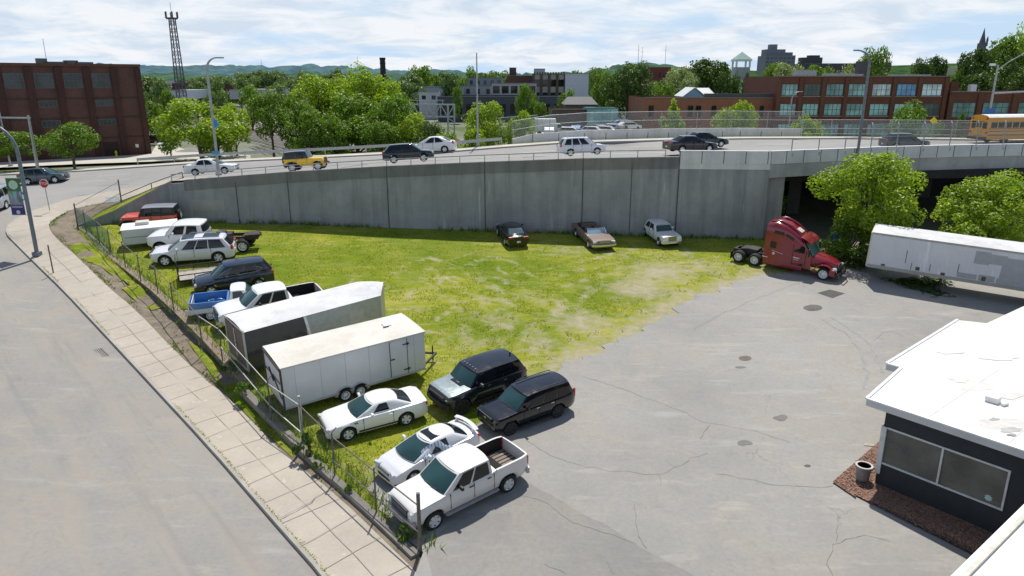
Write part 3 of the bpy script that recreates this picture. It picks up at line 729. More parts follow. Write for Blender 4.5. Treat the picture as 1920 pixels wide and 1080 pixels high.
# low wall along the sidewalk under the fence
lw = empty('low_wall', 'low weathered concrete wall along the verge that carries the chain link fence', 'wall')
def wtop(p): return plane(p.y) + .12
wl = WALLF[5:]
mb = MB()
for a, b in zip(resample(wl, 1.5), resample(wl, 1.5)[1:]):
    d = (b - a); d.z = 0; d.normalize(); nn = Vector((-d.y, d.x, 0)) * -.42
    za, zb = wtop(a), wtop(b); q = [a, b, b + nn, a + nn]; zz = [za, zb, zb, za]
    hi = [Vector((v.x, v.y, z)) for v, z in zip(q, zz)]; lo_ = [Vector((v.x, v.y, z - 1.3)) for v, z in zip(q, zz)]
    for f in ((0,1),(2,3)): mb.face([lo_[f[0]], lo_[f[1]], hi[f[1]], hi[f[0]]])
    mb.face(hi)
mb.build('wall_face', concrete('low_wall_concrete', (.15, .14, .125), (.085, .08, .075), .5), lw, fix=False)
mb = MB()
for a, b in zip(resample(wl, 1.5), resample(wl, 1.5)[1:]):
    d = (b - a); d.z = 0; d.normalize(); nn = Vector((-d.y, d.x, 0)) * -.46; e = Vector((-d.y, d.x, 0)) * .03
    hi = [Vector((v.x, v.y, wtop(w) + .05)) for v, w in ((a + e, a), (b + e, b), (b + nn, b), (a + nn, a))]; l2 = [v - Vector((0, 0, .06)) for v in hi]
    mb.face(hi); mb.face([l2[0], l2[1], hi[1], hi[0]])
mb.build('coping', concrete('wall_cap', (.36, .30, .24), (.24, .17, .12), .3), lw, fix=False)
t = empty('low_wall', 'broken concrete kerb wall at the near end of the fence', 'wall')
mb = MB(); ks = resample([WALLF[0], WALLF[1], WALLF[2], WALLF[3], WALLF[5]], 1.0)
for a, b in zip(ks, ks[1:]): mb.bar(a + Vector((-.1, -.1, -.08)), b + Vector((-.1, -.1, -.08)), .35, .34)
mb.build('kerb_block', concrete('kerb_wall', (.27, .25, .22), (.17, .155, .135), .3), t)
# chain link fence along the sidewalk
fence_pts = [(788,1034,930),(706,964,865),(628,895,840),(568,832,742),(509,788,701),(418,682,628),(380,655,575),(327,590,497),(297,555,478),(265,532,450),(236,505,430),(209,480,425),(187,460,412),(163,440,384),(147,431,357)]
t = empty('chain_link_fence', 'old chain link fence on weathered posts between the sidewalk and the parked vehicles', 'fence')
tops = []; bases = []
for i, (bx, by, ty) in enumerate(fence_pts):
    b = L(bx, by); b.z = wtop(b) if i > 4 else b.z
    h = 2.0 if i not in (3,) else 2.3
    if i in (0,): h = 2.35
    r = .07 if i in (0, 3) else .035
    top = b + Vector((0, 0, h)); MB().tube([b - Vector((0, 0, .3)), top], r, 7).build('post', M_rustpost if i not in (3,) else M_galv, t)
    if i in (2, 4, 5, 9, 11): MB().tube([top, top + Vector((.18, .12, .22))], .02, 5).build('barb_arm', M_rustpost, t)
    tops.append(b + Vector((0, 0, 1.85))); bases.append(b)
MB().tube(tops[:4], .028, 6).build('rail', M_rustpost, t); MB().tube(tops[3:7], .024, 6).build('rail', flat('pale_pipe', (.5, .48, .44), .5, .4), t); MB().tube(tops[6:], .028, 6).build('rail', M_rustpost, t)
MB().tube([b + Vector((0, 0, .75)) for b in bases[:3]], .025, 6).build('rail', M_rustpost, t); MB().tube([tops[3] - Vector((0, 0, 1.35)), tops[4] - Vector((0, 0, 1.1)), tops[5] - Vector((0, 0, 1.0))], .028, 6).build('rail', flat('pale_pipe', (.5, .48, .44)), t)
def panel(mb, a, b, h0, h1):
    mb.face([a + Vector((0, 0, h0)), b + Vector((0, 0, h0)), b + Vector((0, 0, h1)), a + Vector((0, 0, h1))])
mb = MB()
for i in range(3, len(bases) - 1): panel(mb, bases[i], bases[i + 1], .05, 1.85)
panel(mb, bases[0], bases[1], .05, .8) ; panel(mb, bases[1], bases[2], .05, 1.8); panel(mb, bases[2], bases[3], .05, 1.8)
mb.build('mesh_panel', M_link, t, fix=False)
mb = MB()
for i in (11, 12, 13): panel(mb, bases[i] + Vector((.06, .04, 0)), bases[i + 1] + Vector((.06, .04, 0)), .1, 1.7)
mb.build('green_screen', M_green, t, fix=False)
b = at(228, 380, 65.1)
t2 = empty('chain_link_fence', 'short stretch of wire fence from the corner post up the grass bank', 'fence')
for q, h in ((b, 2.1), (bases[-1], 2.2)): MB().tube([q - Vector((0, 0, .2)), q + Vector((0, 0, h))], .06, 7).build('post', M_rustpost, t2)
for h in (.9, 2.0): MB().tube([bases[-1] + Vector((0, 0, h)), b + Vector((0, 0, h * .95))], .022, 5).build('rail', M_rustpost, t2)
mb = MB(); panel(mb, bases[-1], b, .1, 1.0); mb.build('mesh_panel', M_link, t2, fix=False)
t3 = MB().box(at(212,379,65.0) + Vector((0, 0, .25)), (1.1, .06, .6), rz=.4, rx=-.6).build('notice_board', M_white, bevel=.02); tag(t3, 'small blank white board leaning on the wire fence at the top of the grass bank', 'board')
# ================================================================== VEHICLES
def wheel(parent, x, y, r, w, side, rim=None, spokes=6, kind='alloy'):
    """tyre lathe with a rim disc and spokes; axis along Y, outer face towards side"""
    mb = MB(); h = w / 2
    mb.lathe([(r * .62, -h * .9), (r * .9, -h), (r * .985, -h * .75), (r, -h * .3), (r, h * .3), (r * .985, h * .75), (r * .9, h), (r * .62, h * .9)], 28, 'Y', caps=False)
    t = mb.build('wheel', M_tyre, parent, smooth=35); t.location = (x, y, r)
    rm = rim or M_rim; mb = MB(); o = side * h * .62; rr = r * .64
    mb.lathe([(rr * 1.03, o * 1.45), (rr, o * 1.5), (rr * .93, o * 1.1), (rr * .86, o * .55), (0.001, o * .5)], 24, 'Y', m=1 if kind == 'alloy' else 0, caps=False)
    mb.lathe([(rr * 1.06, o * 1.42), (rr * 1.0, o * 1.52), (rr * .92, o * 1.3)], 24, 'Y', m=0, caps=False)
    if kind == 'alloy':
        for k in range(spokes):
            a = 2 * math.pi * k / spokes; d = Vector((math.cos(a), 0, math.sin(a))); tv = Vector((-math.sin(a), 0, math.cos(a)))
            a0 = d * rr * .05 + Vector((0, o * 1.15, 0)); a1 = d * rr * .97 + Vector((0, o * 1.3, 0)); w0 = rr * .24; w1 = rr * .30
            q = [a0 - tv * w0, a1 - tv * w1, a1 + tv * w1, a0 + tv * w0]; bk = Vector((0, -o * .35, 0))
            mb.face(q, 0); mb.face([v + bk for v in q], 0)
            for i in range(4): mb.face([q[i], q[(i + 1) % 4], q[(i + 1) % 4] + bk, q[i] + bk], 0)
        mb.lathe([(rr * .24, o * .5), (rr * .22, o * 1.3), (.001, o * 1.38)], 12, 'Y', m=0)
    else:
        mb.lathe([(rr * .5, o * .5), (rr * .42, o * 1.0), (rr * .28, o * 1.15), (.001, o * 1.2)], 14, 'Y', m=0, caps=False)
        for k in range(8):
            a = 2 * math.pi * k / 8; mb.box((math.cos(a) * rr * .68, o * .52, math.sin(a) * rr * .68), (.05, .02, .05), m=1)
    mb.build('rim', [rm, M_under], t)
    return t
def make_car(name, S, pm, label, cat='car', group=None, detail=2):
    """S: L W H wb fo r sill prof cab win; x forward, origin on the ground midway between the axles"""
    root = empty(name, label, cat, group); Lc, W, wb, fo, r, sill = S['L'], S['W'], S['wb'], S['fo'], S['r'], S['sill']
    X0 = fo + wb / 2; X = lambda d: X0 - d
    prof = S['prof']; cab = S.get('cab'); bed = S.get('bed')
    zt = lambda d: lerp_tab(prof, d); ra = r * S.get('arch', 1.16)
    D = set([0, .05, .14, .3, .5, Lc - .5, Lc - .3, Lc - .12, Lc - .04, Lc]); D |= set(p[0] for p in prof)
    for ax in (fo, fo + wb):
        for a in range(0, 181, 20): D.add(ax - ra * math.cos(R(a)))
        D.add(ax - ra - .012); D.add(ax + ra + .012)
    d = 0
    while d < Lc: D.add(d); d += .45
    if bed: D |= {bed[0] - .001, bed[0], bed[1], bed[1] + .001}
    D = sorted(x for x in D if 0 <= x <= Lc); DD = [D[0]]
    for x in D[1:]:
        if x - DD[-1] > .0008: DD.append(x)
    rb = S.get('round', .16)
    def hw(d):
        e = min(d, Lc - d); k = 1 - rb * max(0, 1 - e / .55) ** 2.2
        return W / 2 * k
    def zb(d):
        b = sill + (S.get('nose', .06)) * max(0, 1 - min(d, Lc - d) / .3)
        for ax in (fo, fo + wb):
            if abs(d - ax) <= ra: b = max(b, r + math.sqrt(max(0, ra * ra - (d - ax) ** 2)))
        return b
    mb = MB(); rings = []
    for d in DD:
        h = hw(d); b = zb(d); t = zt(d); crown = S.get('crown', .05); zs = t - crown; e = min(d, Lc - d)
        inbed = bed and bed[0] <= d <= bed[1]
        zm = max(sill + (zs - sill) * .58, b + .02); z2 = max(b + .01, min(zm - .01, b + (zm - b) * .4))
        zsh = max(zs - .10, zm + .03)
        fl = S.get('flare', 0) * (1 if any(abs(d - ax) < ra * 1.12 for ax in (fo, fo + wb)) else 0)
        half = [(0, b), (h * .9, b), (h * .985 + fl, b + .005 if fl else z2), (h + fl * .5, zm), (h * .985, zsh), (h * .93, zs + (crown * .3))]
        if inbed: half = half[:4] + [(h * .985, t - .06), (h * .975, t), (h * .975 - .09, t), (h * .975 - .1, bed[2]), (0, bed[2])]
        else: half += [(h * .87, zs + crown * .45), (h * .45, t - crown * .12), (0, t)]
        if not inbed and len(half) < 9: half.insert(7, (h * .7, t - crown * .35))
        rings.append(half)
    n = len(rings[0]); 
    for rg in rings:
        for y, z in rg: pass
    k0 = 0
    for d, rg in zip(DD, rings):
        for y, z in rg: mb.v.append((X(d), y, z))
        for y, z in reversed(rg[1:-1]): mb.v.append((X(d), -y, z))
    m_ = 2 * n - 2
    for i in range(len(DD) - 1):
        bb = bed and (bed[0] - .0005 <= DD[i] and DD[i + 1] <= bed[1] + .0005)
        for j in range(m_):
            j2 = (j + 1) % m_; mb.f.append((i * m_ + j, i * m_ + j2, (i + 1) * m_ + j2, (i + 1) * m_ + j))
            jj = j if j < n - 1 else m_ - 1 - j
            mt = 0
            if jj == 0: mt = 1
            elif jj == 1 and S.get('clad'): mt = 1
            if bb and jj >= 6: mt = 2
            if S.get('hoodmat') and not bb and DD[i + 1] < (cab[0] if cab else 1.4) + .05 and jj >= 5 and DD[i] > .1: mt = 3
            mb.m.append(mt)
    mb.f.append(tuple(range(m_))); mb.m.append(0); e = (len(DD) - 1) * m_; mb.f.append(tuple(e + j for j in reversed(range(m_)))); mb.m.append(0)
    body = mb.build('body', [pm, S.get('cladmat', M_under) if not S.get('clad') else M_plast, S.get('bedmat', M_plast), S.get('hoodmat', pm)], root, smooth=46)
    # ---------------- cabin
    if cab:
        w0, w1, r1, r0, zbelt, zroof = cab; tw = S.get('tw', .76); bw = S.get('bw', .93)
        def corner(d, z, y): return Vector((X(d), y, z))
        def P_side(u, v, s, o=0):
            f = Vector((X(w0 + (w1 - w0) * v), 0, 0)); b_ = Vector((X(r0 + (r1 - r0) * v), 0, 0)); x = f.x + (b_.x - f.x) * u
            y = W / 2 * (bw + (tw - bw) * v ** 1.35) * (1 - .045 * (2 * abs(u - .45)) ** 2.5) + o
            z = zbelt - .03 + (zroof - zbelt + .03) * v - (.045 * (2 * abs(u - .5)) ** 2) * v
            return Vector((x, s * y, z))
        def P_end(u, v, front, o=0):   # u -1..1
            e = P_side(0 if front else 1, v, 1); yy = e.y; c = S.get('curve', .12) * (1 - abs(u) ** 2.2)
            return Vector((e.x + (c + o if front else -c * .8 - o) , u * yy, e.z + .02 * (1 - u * u) * v))
        def P_roof(u, v):
            a = P_side(v, 1, 1); f = P_end(u, 1, True); b_ = P_end(u, 1, False); x = f.x + (b_.x - f.x) * v
            return Vector((x, a.y * u, a.z + S.get('rcrown', .05) * (1 - abs(u) ** 2.5)))
        mb = MB()
        for s in (1, -1): mb.grid(lambda u, v: P_side(u, v, s), 12, 5)
        mb.grid(lambda u, v: P_end(u * 2 - 1, v, True), 10, 5); mb.grid(lambda u, v: P_end(u * 2 - 1, v, False), 10, 5)
        mb.grid(lambda u, v: P_roof(u * 2 - 1, v), 10, 12, m=1)
        mb.build('cabin', [S.get('cabmat', pm), S.get('roofmat', pm)], root, merge=.012, smooth=52)
        gm = S.get('glass', M_wind); sg = S.get('sglass', M_black_glass)
        def pane(nm, fn, mt): 
            m2 = MB(); m2.grid(fn, 8, 6); return m2.build(nm, mt, root, smooth=60)
        pane('windshield', lambda u, v: P_end((u * 2 - 1) * .94, .03 + v * .91, True, .018), gm)
        if S.get('rearglass', True): pane('rear_window', lambda u, v: P_end((u * 2 - 1) * .86, S.get('rgv', .14) + v * (.9 - S.get('rgv', .14)), False, .018), sg)
        for s in (1, -1):
            for (u0, u1) in S['win']:
                sh = S.get('wslant', .0)
                pane('side_window', lambda u, v: P_side(u0 + (u1 - u0) * u, S.get('wv0', .05) + v * (.91 - S.get('wv0', .05)), s, .014), sg)
    def P_endx(d): return X(d)
    # ---------------- details
    zh = S.get('zhead', zt(.1) - .22); hwf = hw(.06)
    nm = S.get('lampw', .32); lh = S.get('lamph', .16)
    for s in (1, -1):
        b_ = MB().box((X(.09), s * (hwf - nm * .5 - .01), zh), (.17, nm, lh), rz=-s * .30); b_.build('headlight', S.get('headmat', M_head), root, bevel=.03)
        tl = S.get('tail', (.12, .30)); b_ = MB().box((X(Lc - .065), s * (hw(Lc - .05) - tl[0] * .5 + .004), S.get('ztail', zt(Lc - .1) - .25)), (.14, tl[0], tl[1])); b_.build('tail_light', M_tail, root, bevel=.02)
    gw, gh, gz = S.get('grille', (W * .42, .16, zh)); gx = S.get('gx', .0)
    mb = MB(); mb.box((X(-.012 + gx), 0, gz), (.05, gw, gh), m=0)
    for k in range(S.get('bars', 3)):
        z = gz - gh / 2 + gh * (k + 1) / (S.get('bars', 3) + 1); mb.box((X(-.04 + gx), 0, z), (.02, gw * .98, .022), m=1)
    mb.build('grille', [M_plast, S.get('grillemat', M_chrome)], root)
    bm_, bh = S.get('bumper', (None, .2))
    if bm_:
        for e, nm2 in ((0, 'front_bumper'), (Lc, 'rear_bumper')):
            mb = MB(); sg_ = 1 if e == 0 else -1; pts = []
            for q in range(-6, 7):
                y = q / 6 * (W / 2 - .02); pts.append(Vector((X(e) + sg_ * (.07 - .16 * abs(q / 6) ** 4), y, S.get('zbump', sill + .17))))
            for a, b2 in zip(pts, pts[1:]): mb.bar(a, b2, .14, bh)
            mb.build(nm2, bm_, root)
    else:
        MB().box((X(.0), 0, sill + .14), (.06, W * .5, .12)).build('air_intake', M_plast, root, bevel=.01)
    MB().box((X(Lc + .012), 0, S.get('zplate', sill + .32)), (.03, .3, .15)).build('licence_plate', M_plate if S.get('plate', 1) else M_white, root)
    if cab:
        for s in (1, -1):
            mx = w0 + S.get('mirr', .55); yb = W / 2 * .97
            mb = MB(); mb.box((X(mx), s * (yb + .13), zbelt + .1), (.11, .2, .15)); mb.bar((X(mx), s * (yb - .05), zbelt + .02), (X(mx), s * (yb + .1), zbelt + .07), .04)
            mb.build('mirror', S.get('mirmat', pm), root, bevel=.03)
            for hd in S.get('handles', ()):
                MB().box((X(hd), s * (W / 2 * .995), zbelt - .13), (.2, .035, .035)).build('door_handle', S.get('hmat', pm), root)
            for sd in S.get('seams', ()):
                MB().box((X(sd), s * (W / 2 * .985), (sill + zbelt) / 2 + .06), (.014, .045, (zbelt - sill) * .78)).build('door_seam', M_under, root)
        # wipers
        mb = MB()
        for s in (.1, -.45):
            mb.bar(P_end(s, .05, True, .03), P_end(s + .4, .10, True, .035), .02)
        mb.build('wiper', M_plast, root)
    tr = W / 2 - .12
    for ax in (fo, fo + wb):
        for s in (1, -1): wheel(root, X(ax), s * (tr - (.0)), r, S.get('tw_', .24), s, S.get('rim'), S.get('spokes', 6), S.get('wkind', 'alloy'))
    if S.get('step'):
        for s in (1, -1): MB().box((0, s * (W / 2 - .02), sill - .04), (wb - 2 * ra - .1, .16, .06)).build('side_step', S['step'], root, bevel=.02)
    if S.get('rails'):
        for s in (1, -1): MB().tube([(X(w1 + .25), s * W / 2 * tw * .9, zroof + .05), (X(w1 + .4), s * W / 2 * tw * .9, zroof + .1), (X(r1 - .3), s * W / 2 * tw * .9, zroof + .1), (X(r1 - .15), s * W / 2 * tw * .9, zroof + .04)], .025, 6).build('roof_rail', S['rails'], root)
    root['_x'] = 0; del root['_x']
    META[root.name] = (W, wb, r, S); return root
META = {}
LOTN = Vector((0, -SL, 1)).normalized()
def place(o, pf, pr, side, zf=L, n=None, meta=None, sc=None):
    W, wb, r, _ = meta or META[o.name.split('.')[0] if o.name not in META else o.name]
    A = zf(*pf); B = zf(*pr); x = (A - B).normalized(); n = n or LOTN; y = n.cross(x).normalized(); z = x.cross(y)
    s = sc or (A - B).length / wb; c = (A + B) / 2 - y * side * (W / 2 - .02) * s
    o.matrix_world = Matrix.Translation(c) @ Matrix((x, y, z)).transposed().to_4x4() @ Matrix.Scale(s, 4)
    print('PLACE', o.name, 'scale %.2f' % s, 'pos %.1f %.1f' % (c.x, c.y))
    return o
UP = Vector((0, 0, 1))
P_white = paint('white_car_paint', (.80, .80, .79)); P_white2 = paint('aged_white_paint', (.72, .71, .69), .35, dust=.25); P_pearl = paint('pearl_white', (.72, .73, .76)); P_black = paint('black_car_paint', (.004, .006, .011), .06, dust=.008)
P_navy = paint('navy_paint', (.007, .012, .028), .12, dust=.03); P_silver = paint('silver_green_paint', (.36, .42, .42), .25, .55); P_green = paint('dark_green_paint', (.012, .022, .024), .15, .2, .03)
P_blue = paint('bright_blue_paint', (.035, .19, .50), .3, dust=.25); P_red = paint('red_orange_paint', (.70, .085, .035), .3, dust=.08); P_yellow = paint('yellow_paint', (1.0, .60, .012), .25, dust=.02); P_brown = paint('rusty_brown_paint', (.18, .115, .095), .55, dust=.5)
P_steelg = paint('grey_blue_paint', (.075, .105, .12), .2, .4); P_lsilver = paint('light_silver', (.55, .58, .62), .25, .5); P_grey = paint('dark_slate_paint', (.018, .026, .034), .15, dust=.03)
# pickup, near
S_F = dict(L=5.75, W=2.0, wb=3.67, fo=.95, r=.40, sill=.46, prof=[(0, 1.02), (.06, 1.14), (.3, 1.22), (1.35, 1.30), (1.5, 1.33), (3.8, 1.34), (3.9, 1.38), (5.75, 1.38)], crown=.06, bed=(4.02, 5.68, .78), bedmat=M_plast,
  cab=(1.48, 2.28, 3.74, 3.86, 1.32, 1.94), tw=.83, win=[(.15, .50), (.55, .93)], zhead=.93, lampw=.3, lamph=.32, grille=(1.15, .34, .95), bars=2, grillemat=flat('grey_bar', (.3, .3, .31), .5), bumper=(flat('silver_bumper', (.42, .43, .45), .4, .3), .26), zbump=.62,
  tail=(.14, .42), ztail=1.1, zplate=.62, handles=(2.72, 3.62), seams=(1.72, 2.86, 3.86), mirmat=M_plast, hmat=M_plast, step=flat('grey_step', (.3, .3, .31), .5), arch=1.2, round=.12, spokes=6, rcrown=.04, tw_=.26, mirr=.7)
truck = make_car('pickup_truck', S_F, P_white2, 'white crew cab pickup truck with empty bed, nearest vehicle by the fence end', 'pickup truck')
b = MB()
for k in range(7): b.box((-2.25, -.66 + k * .22, .80), (1.55, .14, .02))
b.build('bed_floor_panel', flat('dusty_wood', (.25, .2, .16), .9), truck)
MB().lathe([(.13, 0), (.12, .02), (.001, .025)], 16, 'X', (2.80, 0, .95)).build('badge', flat('badge_blue', (.05, .07, .16), .3), truck).scale = (1, 1, 1)
MB().box((2.74, .70, .86), (.1, .34, .36), rz=-.2).build('protective_film', M_white, truck, bevel=.03)
place(truck, (816, 993), (954, 923), 1)
# white sports coupe
S_M = dict(L=4.76, W=1.88, wb=2.72, fo=.93, r=.345, sill=.22, prof=[(0, .60), (.08, .74), (.3, .84), (1.45, .98), (1.7, 1.0), (3.9, 1.03), (4.5, 1.06), (4.76, 1.0)], crown=.09, cab=(1.42, 2.28, 3.25, 4.12, .97, 1.38), tw=.66, bw=.86, win=[(.24, .56)], wv0=.2, zhead=.68, lampw=.24, lamph=.15, headmat=M_head,
  grille=(1.1, .15, .69), bars=0, grillemat=M_plast, tail=(.4, .18), ztail=.85, handles=(2.95,), seams=(1.65, 3.05), rgv=.05, curve=.16, rcrown=.05, spokes=5, tw_=.24, glass=M_wind, mirr=.62)
coupe = make_car('sports_coupe', S_M, P_white, 'white two door sports coupe with fastback and dark side stripes parked beside the white trailer', 'car')
for s in (1, -1):
    MB().box((-.05, s * .935, .36), (1.85, .03, .07)).build('rocker_stripe', M_black_glass, coupe)
    MB().prism([(-.28, .80), (-.72, .80), (-.66, .98), (-.42, .98)], s * .70 - .01, s * .70 + .01).build('quarter_window', M_black_glass, coupe)
    mb = MB(); 
    for k in (0, 1): mb.box((1.05 - k * .09, s * .86, .845), (.05, .28, .014), rx=-s * .35, rz=s * .3)
    mb.build('fender_stripe', M_black_glass, coupe)
place(coupe, (655, 827), (763, 798), 1)
# silver-white coupe with taped plastic
S_C = dict(L=4.45, W=1.76, wb=2.65, fo=.88, r=.315, sill=.2, prof=[(0, .56), (.08, .68), (.35, .80), (1.1, .94), (1.3, .97), (3.7, 1.0), (4.2, 1.04), (4.45, .95)], crown=.09, cab=(1.05, 2.1, 3.15, 3.95, .95, 1.39), tw=.64, bw=.9, win=[(.25, .60)], zhead=.68, lampw=.34, lamph=.13, grille=(.8, .08, .62), bars=1, tail=(.34, .14), ztail=.84, handles=(2.8,), seams=(1.5, 2.95), curve=.2, spokes=5, mirr=.6, rgv=.05)
cc = make_car('coupe', S_C, P_pearl, 'pearl white coupe with dark sunroof, rear spoiler and plastic taped over its side window', 'car')
MB().grid(lambda u, v: Vector((.10 - .62 * u, -.42 + .84 * v, 1.425 + .012 * (1 - (2 * v - 1) ** 2) - .05 * max(0, u - .6))), 4, 6).build('sunroof', M_black_glass, cc)
for s in (.6, -.6): MB().box((-2.0, s, 1.09), (.12, .05, .16)).build('spoiler_leg', P_pearl, cc)
mb = MB(); pts = [Vector((-2.05 - .12 * (1 - (q / 5) ** 2), q / 5 * .76, 1.17 + .03 * (1 - (q / 5) ** 2))) for q in range(-5, 6)]
for a, b_ in zip(pts, pts[1:]): mb.bar(a, b_, .2, .035)
mb.build('spoiler', P_pearl, cc)
def tapem():
    m, n, out = nt('taped_plastic'); v = objc(n); wv = N(n, 'ShaderNodeTexWave'); wv.inputs['Scale'].default_value = 2.2; wv.inputs['Distortion'].default_value = 3.5; wv.inputs['Detail'].default_value = 2; n.links.new(v, wv.inputs[0])
    c = mixc(n, ramp(n, wv.outputs[1], [(.78, 0.), (.86, 1.)]), (.62, .66, .7), (.05, .30, .62)); pri(n, out, c, .3, 0, bumpn(n, noi(n, v, 6, 4), .8, .05)); return m
mb = MB(); mb.grid(lambda u, v: Vector((.72 - 1.55 * u + .0 * v, .86 - .27 * v + .03 * math.sin(9 * u + 4 * v), .86 + .52 * v * (1 - .35 * (2 * u - 1) ** 2))), 12, 6); mb.build('taped_plastic_cover', tapem(), cc, smooth=60)
place(cc, (776, 908), (872, 862), 1)
# black full-size SUV
S_E = dict(L=5.25, W=2.04, wb=3.07, fo=.92, r=.40, sill=.36, prof=[(0, 1.0), (.05, 1.12), (.25, 1.17), (1.3, 1.24), (1.5, 1.27), (5.0, 1.30), (5.25, 1.22)], crown=.06, cab=(1.38, 2.12, 4.85, 5.12, 1.24, 1.90), tw=.79, win=[(.17, .42), (.45, .68), (.71, .94)], zhead=.92, lampw=.16, lamph=.3, headmat=flat('dark_lamp', (.08, .09, .1), .1), grille=(1.2, .42, .9), bars=4, grillemat=M_plast,
  tail=(.1, .5), ztail=1.15, handles=(2.65, 3.6), seams=(1.75, 2.75, 3.8), rails=M_plast, step=M_plast, rim=M_darkrim, arch=1.18, tw_=.28, hmat=M_chrome)
esc = make_car('large_suv', S_E, P_black, 'glossy black full-size SUV with tinted windows and roof rails, standing half on the asphalt', 'SUV')
MB().prism([(2.455, .88), (2.455, .88)], 0, 0) if False else None
mb = MB(); mb.box((2.50, 0, .95), (.02, .18, .09)); mb.build('badge', M_chrome, esc, bevel=.02)
place(esc, (958, 817), (1046, 784), 1)
# boxy electric SUV: silver hood, black roof
S_H = dict(L=5.05, W=2.15, wb=3.2, fo=.85, r=.46, sill=.5, prof=[(0, 1.06), (.05, 1.16), (.3, 1.22), (1.25, 1.30), (1.4, 1.32), (4.9, 1.36), (5.05, 1.3)], crown=.05, cab=(1.4, 1.95, 4.55, 4.95, 1.3, 1.96), tw=.82, win=[(.14, .42), (.46, .72), (.77, .93)], zhead=1.0, lampw=.3, lamph=.08, headmat=flat('dim_lamp', (.4, .45, .46), .1), grille=(1.3, .12, 1.0), bars=0,
  hoodmat=P_silver, roofmat=P_black, cabmat=P_black, clad=True, flare=.05, tail=(.2, .1), ztail=1.15, handles=(2.5, 3.5), hmat=M_chrome, seams=(1.75, 2.7, 3.75), rim=M_darkrim, tw_=.32, arch=1.14, mirmat=M_chrome, bumper=(M_plast, .26), zbump=.66, step=M_plast)
hum = make_car('boxy_suv', S_H, P_green, 'boxy dark off-road SUV with silver hood and black roof, between white trailer and black SUV', 'SUV')
MB().box((1.05, 0, 1.285), (.62, .95, .03)).build('hood_vent', M_black_glass, hum, bevel=.01)
for k in range(5): MB().box((.42, -.5 + .25 * k, 2.005), (.05, .09, .04)).build('roof_marker_light', M_chrome, hum)
MB().lathe([(.05, 0), (.045, .1), (.01, .14)], 8, 'Z', (-2.0, .2, 2.0)).build('antenna', M_plast, hum)
place(hum, (868, 778), (963, 742), 1)
# white crew cab pickup, further back
S_G = dict(S_F); S_G.update(L=5.85, wb=3.65, grille=(1.2, .42, .95), grillemat=M_chrome, bumper=(M_chrome, .26), step=None, bed=(4.05, 5.78, .8), bedmat=flat('black_bed_liner', (.012, .012, .013), .8))
gmc = make_car('crew_cab_truck', S_G, P_white, 'white crew cab pickup with black bed liner and chrome bumper, beside the dark trailer', 'pickup truck')
place(gmc, (450, 622), (573, 596), 1)
# old blue and white single cab pickup, rear towards the fence
S_B = dict(L=5.3, W=1.95, wb=3.3, fo=.85, r=.37, sill=.42, prof=[(0, 1.0), (.1, 1.12), (1.3, 1.18), (1.5, 1.2), (2.9, 1.22), (3.0, 1.26), (5.3, 1.26)], crown=.05, bed=(3.1, 5.24, .72), bedmat=P_blue, cab=(1.45, 2.0, 2.8, 2.95, 1.2, 1.78), tw=.8, win=[(.25, .85)], zhead=.9, lampw=.2, lamph=.2, grille=(1.2, .25, .9), tail=(.12, .3), ztail=.95, zplate=.6, handles=(2.6,), seams=(1.65, 2.9), bumper=(M_chrome, .18), roofmat=P_white, cabmat=P_white, wkind='steel', rim=M_steelwheel, rgv=.2, sglass=glassm('dusty_glass', (.05, .065, .07), .2), curve=.05)
old = make_car('old_pickup', S_B, P_blue, 'old blue single cab pickup with white roof, its tailgate towards the fence', 'pickup truck')
mb = MB(); mb.box((-2.65, 0, 1.0), (.05, 1.7, .46)); mb.build('tailgate', P_white2, old, bevel=.01)
mb = MB(); mb.box((-2.0, -.95, .72), (2.1, .06, .3)); mb.build('side_panel', P_white2, old, bevel=.01)
mb = MB(); mb.tube([(-1.2 + .55 * math.cos(a), -.55, .86 + .42 * math.sin(a)) for a in [i * math.pi / 8 for i in range(9)]], .09, 8); mb.build('blue_hose', P_blue, old, smooth=60)
mb = MB()
for k in range(9): mb.box((random.uniform(-2.2, -.3), random.uniform(-.6, .6), .8), (random.uniform(.1, .35), random.uniform(.1, .3), random.uniform(.08, .2)), rz=random.random() * 3)
mb.build('bed_junk', flat('mixed_junk', (.4, .42, .45), .6, 0, .6, 3), old)
place(old, (500, 590), (396, 602), -1)
# navy crossover
S_X = dict(L=4.75, W=1.92, wb=2.85, fo=.9, r=.36, sill=.28, prof=[(0, .78), (.07, .9), (.3, .98), (1.2, 1.08), (1.4, 1.1), (4.5, 1.14), (4.75, 1.05)], crown=.1, cab=(1.2, 2.0, 4.15, 4.66, 1.08, 1.76), tw=.73, bw=.92, win=[(.20, .47), (.50, .76), (.79, .92)], zhead=.78, lampw=.36, lamph=.16, grille=(.9, .22, .75), tail=(.3, .22), ztail=1.0, handles=(2.4, 3.3), seams=(1.6, 2.6, 3.6), curve=.16, rails=None, spokes=5)
nav = make_car('crossover', S_X, P_navy, 'dark navy crossover with rounded roof and chrome window line between flat trailer and blue pickup', 'SUV')
for s in (1, -1):
    Wc = 1.92
    pts = [(1.05, .86, 1.13), (.55, .80, 1.42), (.1, .73, 1.58), (-.7, .71, 1.60), (-1.5, .78, 1.50), (-1.85, .84, 1.30), (-1.2, .875, 1.17), (.9, .885, 1.14)]
    MB().tube([(x, s * (y + .012), z) for x, y, z in smoothline([Vector(p) for p in pts], 1)], .014, 5).build('chrome_trim', M_chrome, nav)
place(nav, (398, 556), (487, 542), 1)
